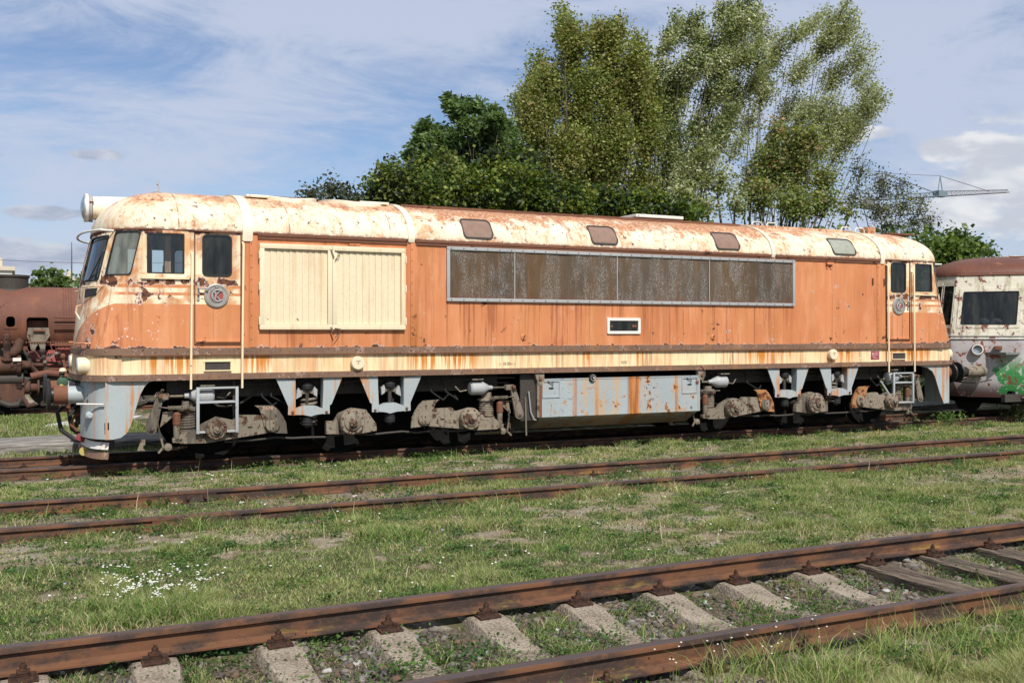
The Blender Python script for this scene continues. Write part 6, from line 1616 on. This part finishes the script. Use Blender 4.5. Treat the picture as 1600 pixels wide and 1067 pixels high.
for k, (q, rr_, m) in enumerate(((((36, 548), (44, 556), (48, 570)), .05, 'dark_steel'), (((2, 545), (20, 560), (30, 562)), .03, 'dark_steel'), (((38, 572), (46, 570), (60, 584)), .06, 'shaded_rust'), (((48, 588), (75, 582), (92, 584)), .09, 'boiler_rust'), (((34, 600), (60, 604), (112, 600)), .04, 'dark_steel'), (((44, 552), (54, 548), (60, 556)), .03, 'shaded_rust'))):
    mb = MB(); mb.tube([(WS(*p)[0], SY-.05*k*.5, WS(*p)[1]) for p in q], rr_, m, 10); mb.build('pipe', st)
mb = MB(); a, z1 = WS(20, 559, SY-.25); b, z0 = WS(33, 566, SY-.25); mb.b6(a, b, SY-.33, SY-.30, z0+.03, z1, 'white_paint'); mb.build('number_plate', st)
# front beam with buffer
mb = MB(); P = [WS(*q, SY-.1) for q in ((-30, 598), (40, 596), (42, 608), (36, 626), (10, 630), (-30, 624))]; mb.prism([(x, SY-.1, z) for x, z in P], (0, .12, 0), 'shaded_rust'); mb.build('buffer_beam', st)
mb = MB(); a, z = WS(38, 606, SY-.1); b, _ = WS(58, 606, SY-.1); mb.lathe((a, SY-.05, z), (1, 0, 0), [(.16, 0), (.16, .12), (.11, .14), (.10, b-a), (.2, b-a+.01), (.2, b-a+.05), (0, b-a+.06)], 'shaded_rust', 20); mb.build('buffer', st)
mb = MB(); P = [(WS(*q, SY-.3)[0], SY-.3, WS(*q, SY-.3)[1]) for q in ((0, 628), (14, 633), (28, 632), (34, 622))]; mb.tube(P, .07, 'dark_steel', 8); P = [(WS(*q, SY-.3)[0], SY-.3, WS(*q, SY-.3)[1]) for q in ((34, 620), (44, 634), (56, 631))]; mb.tube(P, .06, 'shaded_rust', 8); mb.build('coupling_hook', st)
mb = MB(); a, z1 = WS(-20, 634, SY-.3); b, z0 = WS(16, 646, SY-.3); mb.b6(a, b, SY-.2, SY+1, z0, z1, 'shade_black', .05); mb.build('guard_iron', st)

# ------------------------------------------------------------------ kerb, background at the far left
kb = MB(); r3 = random.Random(3); prev = None
for k in range(40):
    x = -12+k*.9; e = lambda: r3.uniform(-.015, .015)
    ring = [kb.v(x, 3.75+e(), -.2), kb.v(x, 3.75+e(), .02+e()), kb.v(x, 3.80+e(), .05+e()), kb.v(x, 5.0+e(), .06+e()), kb.v(x, 5.05, -.2)]
    if prev:
        for i in range(4): kb.face([prev[i], ring[i], ring[i+1], prev[i+1]], 'old_concrete')
    else: kb.face(ring, 'old_concrete')
    prev = ring
kb.face(prev, 'old_concrete')
o = kb.build('concrete_platform'); tag(o, 'low crumbling grey concrete platform edge behind the buffers of the orange locomotive', 'platform')
def pslab():
    mb = MB(); (x0, _), (x1, _) = W(70, 640, 9.5), W(116, 640, 9.5)
    mb.prism([(x0, 9.0, -.12), (x1+1, 9.0, -.12), (x1+1.6, 10.8, -.12), (x0+1.0, 10.8, -.12)], (0, 0, .05), 'light_concrete'); o = mb.build('path'); tag(o, kind='structure')
pslab()
# far white building roof left of the chimney ring, pale block among the far trees
def block(name, lab, px0, px1, py0, py1, Y, depth, wall, rows, cols_):
    x0, z1 = W(px0, py0, Y); x1, _ = W(px1, py0, Y); t = thing(name, lab, 'building', ((x0+x1)/2, Y, 0))
    mb = MB(); mb.b6(x0, x1, Y, Y+depth, -.1, z1, wall); mb.build('wall', t)
    mb = MB(); mb.b6(x0-.3, x1+.3, Y-.3, Y+depth+.3, z1, z1+.5, 'wall_beige'); rf = mb.build('roof', t)
    mb = MB(); mb.b6(x0+(x1-x0)*.6, x0+(x1-x0)*.8, Y+2, Y+4, z1+.5, z1+1.6, 'wall_beige'); mb.build('chimney', rf)
    for i in range(rows):
        for j in range(cols_):
            xa = x0+(x1-x0)*(j+.25)/cols_; xb = x0+(x1-x0)*(j+.75)/cols_; za = z1-2.6-i*3; mb = MB(); mb.b6(xa, xb, Y-.05, Y, za, za+1.5, 'window_dark'); mb.build('window', t)
block('office_building', 'distant white flat roofed building above the chimney ring', -60, 19, 421, 450, 120, 14, 'wall_white', 3, 7)
block('apartment_building', 'distant pale building half hidden behind the far left trees', 86, 118, 438, 480, 150, 14, 'wall_beige', 3, 4)
# thin aerial mast and overhead wire
mb = MB(); x, z0 = W(112, 450, 90); _, z1 = W(112, 378, 90); mb.tube([(x, 90, -.1), (x, 90, z0+1.2), (x, 90, z1)], [.12, .07, .03], 'aerial_metal', 8); o = mb.build('aerial_mast'); tag(o, 'thin dark aerial mast standing behind the far left trees', 'mast')
for px0, px1, py0, py1, Y, lb in ((-300, 480, 384, 402, 45, 'thin overhead wire crossing the sky left of the cab'),):
    xa, za = W(px0, py0, Y); xb, zb = W(px1, py1, Y)
    mb = MB(); mb.tube([(xa+(xb-xa)*k/20, Y, za+(zb-za)*k/20-1.2*sin(pi*k/20)*.5) for k in range(21)], .012, 'aerial_metal', 4); mb2 = mb.build('overhead_wire'); tag(mb2, lb, 'wire')
for px, lb in ((-300, 'wooden wire pole far outside the left edge'), (480, 'wire pole hidden behind the orange locomotive')):
    pass
# tower crane
def crane():
    Y = 170.0; t = thing('tower_crane', 'blue grey lattice tower crane with long jib above the trees at right', 'crane', (W(1382, 300, Y)[0], Y, 0))
    def P(px, py, dy=0): x, z = W(px, py, Y); return Vector((x, Y+dy, z))
    def lattice(name, a, b, w, h, m, n, parent, taper=1.0):
        mb = MB(); d = b-a; L = d.length; ch = []
        up = Vector((0, 0, 1)) if abs(d.normalized().z) < .9 else Vector((1, 0, 0)); sd = Vector((0, 1, 0))
        def pt(k, i): 
            f = k/n; s = 1+(taper-1)*f
            return a+d*f+[sd*w/2, -sd*w/2, up*h][i]*s if abs(d.normalized().z) < .9 else a+d*f+[sd*w/2-up*w/2, -sd*w/2-up*w/2, sd*w/2+up*w/2, -sd*w/2+up*w/2][i]
        m_ = 3 if abs(d.normalized().z) < .9 else 4
        for i in range(m_): mb.tube([pt(0, i), pt(n, i)], .11, m, 4)
        for k in range(n):
            if m_ == 3:
                for i in (0, 1): mb.tube([pt(k, i), a+d*(k+.5)/n+up*h*(1+(taper-1)*k/n), pt(k+1, i)], .055, m, 3)
                mb.tube([pt(k, 0), pt(k, 1)], .07, m, 3)
            else:
                for i, j in ((0, 1), (1, 3), (3, 2), (2, 0)): mb.tube([pt(k, i), pt(k+1, j)], .055, m, 3)
        return mb.build(name, parent)
    piv = P(1385, 312); tip = P(1575, 301)
    lattice('tower', Vector((piv.x, Y, -.1)), piv+Vector((0, 0, -1)), 1.8, 1.8, 'crane_grey', 14, t)
    lattice('jib', piv, P(1470, 307), 1.6, 1.1, 'crane_blue', 12, t); lattice('jib_tip', P(1470, 307), tip, 1.6, 1.3, 'crane_grey', 16, t, .55)
    lattice('counter_jib', P(1352, 312), piv, 1.6, .6, 'crane_grey', 4, t)
    mb = MB(); top = P(1381, 271); mb.tube([piv+Vector((-.9, 0, 0)), top+Vector((-.5, 0, 0))], .22, 'crane_grey', 4); mb.tube([piv+Vector((.9, 0, 0)), top+Vector((.5, 0, 0))], .22, 'crane_grey', 4)
    for k in range(5): f = k/5; mb.tube([piv.lerp(top, f)+Vector((-.7, 0, 0)), piv.lerp(top, f+.2)+Vector((.7, 0, 0))], .1, 'crane_grey', 3)
    mb.build('tower_head', t)
    mb = MB(); m0, m1 = P(1469, 306), P(1469, 275); mb.tube([m0+Vector((-1, 0, 0)), m1], .16, 'crane_blue', 4); mb.tube([m0+Vector((1, 0, 0)), m1], .16, 'crane_blue', 4); mb.b6(m0.x-1.6, m0.x+1.6, Y-1, Y+1, m0.z-.3, m0.z+1.2, 'crane_blue'); mb.build('jib_mast', t)
    mb = MB(); mb.tube([top, P(1465, 303)], .12, 'crane_grey', 4); mb.tube([top, m1], .06, 'crane_grey', 4); mb.tube([m1, P(1545, 299)], .08, 'crane_grey', 4); mb.tube([top, P(1353, 276), P(1353, 312)], .12, 'crane_grey', 4); mb.build('tie_rods', t)
    mb = MB(); a = P(1356, 314); mb.b6(a.x-1.5, a.x+1.5, Y-1, Y+1, a.z-2.0, a.z, 'crane_grey', .1); mb.build('counterweight', t)
crane()
# ------------------------------------------------------------------ trees (each its own trunk with limbs and its own crown)
def f_bark(t, b, co):
    n = t.noise(t.scale(co, (8, 8, 2)), 2, 6, .7); setb(t, b, t.mix(t.step(n, .35, .65), (.055, .045, .035), (.16, .135, .11)), .9, 0, n, .6, .02, .1)
mat('bark', f_bark)
def tree(name, label, cat, Y, base_px, lobes, leaf, pal, per=420, twigs=26, lean=(0, 0, .5), trunk_r=.14, thick=1.0, seed=1, group=None, drop=0, dens=.22, elong=1.5, spread=.05, lowz=-.1, multi=1, fill=0, core=1.0, feather=0):
    """lobes: (px, py, rx px, ry px[, dy]) clumps of the crown as seen in the photo, set at real depths around Y"""
    g = np.random.default_rng(seed); r_ = random.Random(seed)
    bx, _ = W(base_px, 500, Y); root = thing(name, label, cat, (bx, Y, -.1), group)
    mb = MB(); Pts = []; S_ = []; Cl = []; base = Vector((bx, Y, -.2))
    lean = Vector(lean)
    ldir = Vector((lean.x, lean.y, 1)).normalized()
    stems = [base+Vector((r_.uniform(-.5, .5)*(multi > 1), r_.uniform(-.4, .4)*(multi > 1), 0)) for _ in range(multi)]
    if fill:
        ex_ = []
        for i_ in range(len(lobes)):
            near = sorted(range(len(lobes)), key=lambda j_: (lobes[j_][0]-lobes[i_][0])**2+(lobes[j_][1]-lobes[i_][1])**2)[1:4]
            for j_ in near:
                if j_ > i_ and r_.random() < fill: ex_.append(((lobes[i_][0]+lobes[j_][0])/2, (lobes[i_][1]+lobes[j_][1])/2, (lobes[i_][2]+lobes[j_][2])/2.1, (lobes[i_][3]+lobes[j_][3])/2.1))
        lobes = lobes+ex_
    for li, lb in enumerate(lobes):
        px, py, rx, ry = lb[:4]; dy = lb[4] if len(lb) > 4 else r_.uniform(-1, 1)*thick
        x, z = W(px, py, Y+dy); zs = (CD+Y+dy)/cos(atan((px-800)/CF)+TH)*cos(atan((px-800)/CF))/CF
        hs = zs/cos(atan((px-800)/CF)+TH); Rx, Rz = rx*hs*.9, ry*zs; Ry = (Rx+Rz)/2
        c = Vector((x, Y+dy, z)); st_ = stems[li % multi]
        # limb from the trunk to the clump
        low = c-Vector((lean.x, lean.y, 1)).normalized()*Rz*.85
        mid = st_.lerp(low, .5)+Vector((r_.uniform(-.25, .25), r_.uniform(-.25, .25), .25*(low.z-st_.z)*.3)); top = c+Vector((lean.x, lean.y, 1)).normalized()*Rz*.6
        hgt = max(low.z-st_.z, .5); r0 = trunk_r*(.55+.45*r_.random())
        path = [st_, st_.lerp(mid, .5)+Vector((r_.uniform(-.05, .05), 0, 0)), mid, mid.lerp(low, .6)+Vector((r_.uniform(-.1, .1), r_.uniform(-.1, .1), 0)), low, c, top]
        rr = [r0, r0*.7, r0*.5, r0*.30, r0*.22, r0*.12, .005]
        mb.tube(path, rr, 'bark', 6, cap=False)
        nt = max(8, int(twigs*1.5*(rx*ry)/900)) 
        ni = int(per*dens*Rx*Rz*2.2*core)
        if ni:
            Pts.append(np.array(c)+g.normal(0, .42, (ni, 3))*np.array([Rx, Ry, Rz])); S_.append(leaf*g.uniform(.7, 1.3, ni)); Cl.append(np.array(pal)[g.integers(0, len(pal), ni)]*(1+.25*(g.random((ni, 1))*2-1)))
        for k in range(nt):
            f = r_.random()**.8; a0 = low.lerp(top, f*.9)
            u = Vector(g.normal(0, 1, 3)); u.normalize(); q = r_.uniform(.35, 1.12)
            e = c+Vector((u.x*Rx, u.y*Ry, u.z*Rz))*q
            if feather:
                w_ = r_.uniform(-.5, 1.0); e = c+Vector((u.x*Rx, u.y*Ry, u.z*Rz*.35))*q*.72+ldir*Rz*w_*1.5
            e += lean*Rz*.12
            if e.z < a0.z-.3 and drop == 0: a0 = low.lerp(top, 0); 
            m1 = a0.lerp(e, .5)+Vector((0, 0, .10*(e-a0).length))-lean*.06*(e-a0).length
            mb.tube([a0, m1, e], [.010+.003*Rz, .007, .003], 'bark', 3, cap=False)
            L = (e-a0).length; n = int(per*L*dens*.95*r_.uniform(.3, 1.7))
            if n < 1: continue
            t_ = g.random(n)**.8; A, M_, E_ = np.array(a0), np.array(m1), np.array(e)
            P = ((1-t_)**2)[:, None]*A+(2*t_*(1-t_))[:, None]*M_+(t_**2)[:, None]*E_
            P += g.normal(0, 1, (n, 3))*(spread*1.6+(.10 if spread > .03 else .04)*Rz)*(.5+np.sin(t_*3)[:, None])
            Pts.append(P); S_.append(leaf*g.uniform(.7, 1.3, n)); tone = pal[r_.choices(range(len(pal)), [1]*len(pal))[0]]; tone = np.array(tone)*r_.uniform(.75, 1.25)
            c0 = tone*(1+.25*(g.random((n, 1))*2-1)); c0 = np.where(g.random((n, 1)) < .12, np.array(pal[r_.randrange(len(pal))]), c0); Cl.append(c0)
    Pn = np.concatenate(Pts); Sn = np.concatenate(S_); Cn = np.concatenate(Cl)
    global rng; sv_ = rng; rng = g
    cr = leaf_cloud('crown', Pn, Sn, Cn, 'leaf', elong, .25); rng = sv_
    cr.parent = root; cr.location = -root.location
    mb.build('trunk', root); return len(Pn)
DARK = [(.05, .09, .022), (.09, .14, .03), (.13, .18, .04), (.20, .23, .06), (.04, .05, .035)]
AIL = [(.075, .13, .045), (.10, .16, .055), (.13, .19, .07)]
OLIVE = [(.20, .235, .065), (.24, .27, .08), (.17, .21, .055), (.21, .24, .065), (.26, .26, .09), (.18, .23, .065), (.26, .22, .09)]
POP = [(.25, .28, .12), (.33, .36, .19), (.18, .22, .08), (.42, .44, .30)]
BUSH = [(.08, .13, .022), (.15, .19, .03), (.21, .25, .045), (.045, .08, .016), (.035, .05, .03)]
AUT = [(.16, .20, .05), (.34, .23, .12), (.21, .23, .07), (.14, .19, .05), (.18, .22, .07), (.20, .24, .08), (.23, .26, .10)]
GREYG = [(.075, .085, .055), (.05, .07, .035), (.09, .10, .06)]
tot = 0
def T(*a, **k):
    global tot; tot += tree(*a, **k)
grp = 'trees and bushes behind the orange locomotive'
# far left small row
T('shrub', 'thin grey green shrub row left of the big tree group', 'shrub', 9, 520, [(485, 305, 18, 16), (512, 298, 22, 18), (540, 306, 22, 16), (562, 312, 22, 14), (500, 318, 26, 10), (575, 325, 26, 12)], .07, GREYG, per=340, seed=2, group=grp, trunk_r=.05, dens=.22)
T('shrub', 'dark elder bush at the left foot of the big tree group', 'shrub', 8.5, 640, [(592, 298, 26, 26), (622, 288, 30, 34), (660, 300, 40, 40), (700, 305, 45, 40), (620, 325, 45, 20), (605, 268, 14, 18), (680, 262, 34, 30)], .075, DARK, per=480, seed=3, group=grp, trunk_r=.06, dens=.30)
T('tree', 'dense dark green leafy tree with feathery tips, left end of the group', 'tree', 10.5, 740, [(662, 200, 12, 14), (655, 228, 18, 14), (690, 232, 22, 16), (640, 245, 14, 10), (672, 262, 34, 20), (703, 160, 9, 13), (715, 180, 16, 12), (742, 168, 18, 12), (768, 178, 18, 12), (730, 200, 22, 14), (760, 212, 26, 16), (706, 218, 18, 14), (790, 200, 20, 14), (740, 240, 34, 22), (790, 236, 30, 24), (700, 265, 34, 20), (760, 270, 44, 26), (720, 290, 44, 26)], .085, AIL, per=620, seed=4, group=grp, elong=1.9, dens=.36, spread=.028, twigs=30, trunk_r=.05, fill=.5)
T('bush', 'thick dark elder bush hanging over the roof left of the middle', 'bush', 8, 760, [(720, 300, 50, 34), (770, 290, 50, 40), (820, 300, 50, 40), (860, 310, 40, 30), (690, 320, 50, 22), (800, 262, 40, 30)], .08, BUSH, per=520, seed=5, group=grp, trunk_r=.07, dens=.33)
T('tree', 'tall olive green tree with airy pointed tops in the middle of the group', 'tree', 12, 900, [(878, 30, 7, 22), (880, 62, 15, 22), (842, 95, 10, 20), (838, 125, 18, 20), (890, 100, 28, 32), (930, 60, 26, 22), (965, 55, 20, 20), (995, 75, 16, 18), (945, 100, 36, 34), (985, 115, 32, 32), (860, 160, 40, 34), (910, 160, 44, 36), (960, 165, 44, 36), (1005, 160, 34, 34), (815, 165, 20, 24), (840, 215, 46, 36), (900, 225, 48, 38), (960, 230, 48, 38), (1010, 225, 34, 38), (870, 275, 50, 34), (940, 285, 50, 34), (1000, 290, 40, 30)], .065, OLIVE, per=560, seed=6, group=grp, lean=(.12, 0, 1), multi=3, dens=.20, trunk_r=.08, fill=.5, feather=1)
T('bush', 'bright yellowish bush directly above the roof in the middle', 'bush', 8, 940, [(860, 315, 30, 20), (900, 318, 36, 22), (945, 318, 36, 22), (985, 318, 34, 20), (1020, 322, 34, 20), (1060, 335, 34, 16)], .085, BUSH, per=500, seed=7, group=grp, trunk_r=.05, dens=.34)
T('poplar_tree', 'leaning tall poplar with sparse leaves right of the olive tree', 'tree', 13, 1030, [(1052, 30, 14, 12), (1075, 45, 20, 20), (1050, 68, 20, 18), (1030, 85, 14, 14), (1125, 25, 20, 18), (1165, 15, 22, 16), (1095, 75, 26, 26), (1140, 60, 28, 26), (1180, 45, 16, 24), (1070, 110, 26, 26), (1115, 110, 34, 28), (1155, 100, 26, 24), (1060, 150, 28, 28), (1105, 155, 28, 26), (1140, 148, 20, 24), (1045, 195, 28, 26), (1085, 200, 22, 26), (1050, 240, 26, 26), (1040, 285, 28, 28), (1020, 130, 20, 30), (1030, 170, 24, 30), (1135, 195, 26, 28), (1110, 235, 26, 28), (1085, 270, 30, 28), (1190, 90, 16, 20)], .060, POP+[(.06, .10, .025)], per=560, seed=8, group=grp, lean=(.6, 0, 1), multi=3, dens=.165, trunk_r=.05, spread=.04, fill=.7, feather=1, core=.7)
T('poplar_tree', 'pale windblown poplar spreading at the right end of the group', 'tree', 14, 1180, [(1312, 25, 14, 22), (1270, 40, 20, 20), (1240, 65, 22, 20), (1325, 60, 18, 24), (1285, 80, 28, 28), (1210, 95, 24, 24), (1340, 100, 20, 26), (1245, 120, 30, 28), (1300, 130, 32, 30), (1355, 150, 24, 24), (1195, 150, 26, 26), (1380, 160, 12, 14), (1230, 180, 30, 28), (1280, 185, 32, 30), (1330, 190, 28, 26), (1170, 195, 24, 28), (1200, 235, 28, 26), (1255, 240, 34, 28), (1310, 235, 30, 26), (1145, 240, 20, 28), (1170, 285, 28, 28), (1180, 120, 18, 24), (1205, 60, 12, 18), (1160, 160, 18, 24), (1345, 200, 20, 18), (1220, 285, 30, 26)], .060, POP, per=560, seed=9, group=grp, lean=(.7, 0, 1), multi=4, dens=.12, trunk_r=.045, spread=.04, fill=.65, feather=1, core=.6)
T('tree', 'tree with brown withered leaves below the pale poplar', 'tree', 11, 1220, [(1215, 210, 20, 22), (1240, 225, 24, 26), (1270, 215, 20, 22), (1200, 260, 28, 28), (1245, 270, 32, 30), (1285, 280, 26, 26), (1190, 305, 34, 26), (1240, 320, 36, 24), (1285, 320, 28, 22), (1325, 330, 16, 14)], .08, AUT, per=380, seed=10, group=grp, multi=2, dens=.22)
T('tree', 'thin half bare tree standing behind the roof between the poplars', 'tree', 10, 1110, [(1100, 240, 22, 26), (1085, 280, 28, 28), (1125, 285, 26, 26), (1150, 320, 26, 20), (1100, 325, 34, 20), (1060, 310, 26, 24)], .07, POP+AUT[:1], per=330, seed=11, group=grp, lean=(.2, 0, 1), dens=.20, multi=2)
T('tree', 'sparse grey twiggy tree in front of the crane tower', 'tree', 12, 1400, [(1345, 270, 20, 26), (1335, 310, 24, 24), (1378, 290, 20, 24), (1405, 290, 22, 20), (1370, 330, 26, 22), (1410, 325, 26, 22), (1440, 318, 20, 20), (1452, 345, 18, 16), (1425, 350, 30, 16), (1385, 355, 30, 12)], .06, GREYG+POP[:1], per=260, seed=12, group=grp, lean=(.35, 0, 1), dens=.11, multi=3, trunk_r=.07, twigs=40)
T('shrub', 'small dark green tree between the cab roof and the railcar', 'tree', 16, 1500, [(1490, 370, 16, 14), (1475, 385, 24, 12), (1505, 385, 22, 12), (1530, 390, 22, 8), (1545, 395, 14, 6), (1500, 400, 30, 10), (1500, 430, 40, 26), (1550, 430, 40, 22)], .085, AIL, per=420, seed=13, group=grp, dens=.24, trunk_r=.06)
# dark undergrowth along the foot of the trees, each bush separate
for k, (p, Y_) in enumerate(((560, 9.2), (650, 9.5), (740, 9.0), (830, 9.6), (920, 9.2), (1010, 9.6), (1100, 9.2), (1190, 9.8), (1290, 9.4), (1390, 9.8), (1480, 10.5))):
    nm = ['first', 'second', 'third', 'fourth', 'fifth', 'sixth', 'seventh', 'eighth', 'ninth', 'tenth', 'eleventh'][k]
    T('bush', 'low dark undergrowth bush behind the locomotive, %s from the left' % nm, 'bush', Y_, p, [(p-25, 470, 50, 60), (p+25, 480, 50, 60), (p, 410, 50, 50), (p-20, 570, 50, 60), (p+25, 580, 50, 60)], .14, DARK[:3], per=160, seed=30+k, group=grp, trunk_r=.05, dens=.22)
# far left trees beyond the steam locomotive
grp = 'far trees at the left'
T('tree', 'round far tree left of the aerial mast', 'tree', 42, 85, [(66, 432, 14, 12), (84, 428, 16, 14), (98, 438, 14, 12), (75, 450, 24, 14), (100, 455, 18, 12), (52, 446, 10, 8)], .20, BUSH[:2]+AIL, per=90, seed=20, group=grp, dens=.24, twigs=40)
T('tree', 'low far tree right of the aerial mast', 'tree', 44, 124, [(122, 440, 10, 12), (132, 446, 12, 14), (112, 455, 12, 10), (150, 450, 14, 14)], .20, AIL, per=90, seed=21, group=grp, dens=.24, twigs=40)
print('leaves', tot)
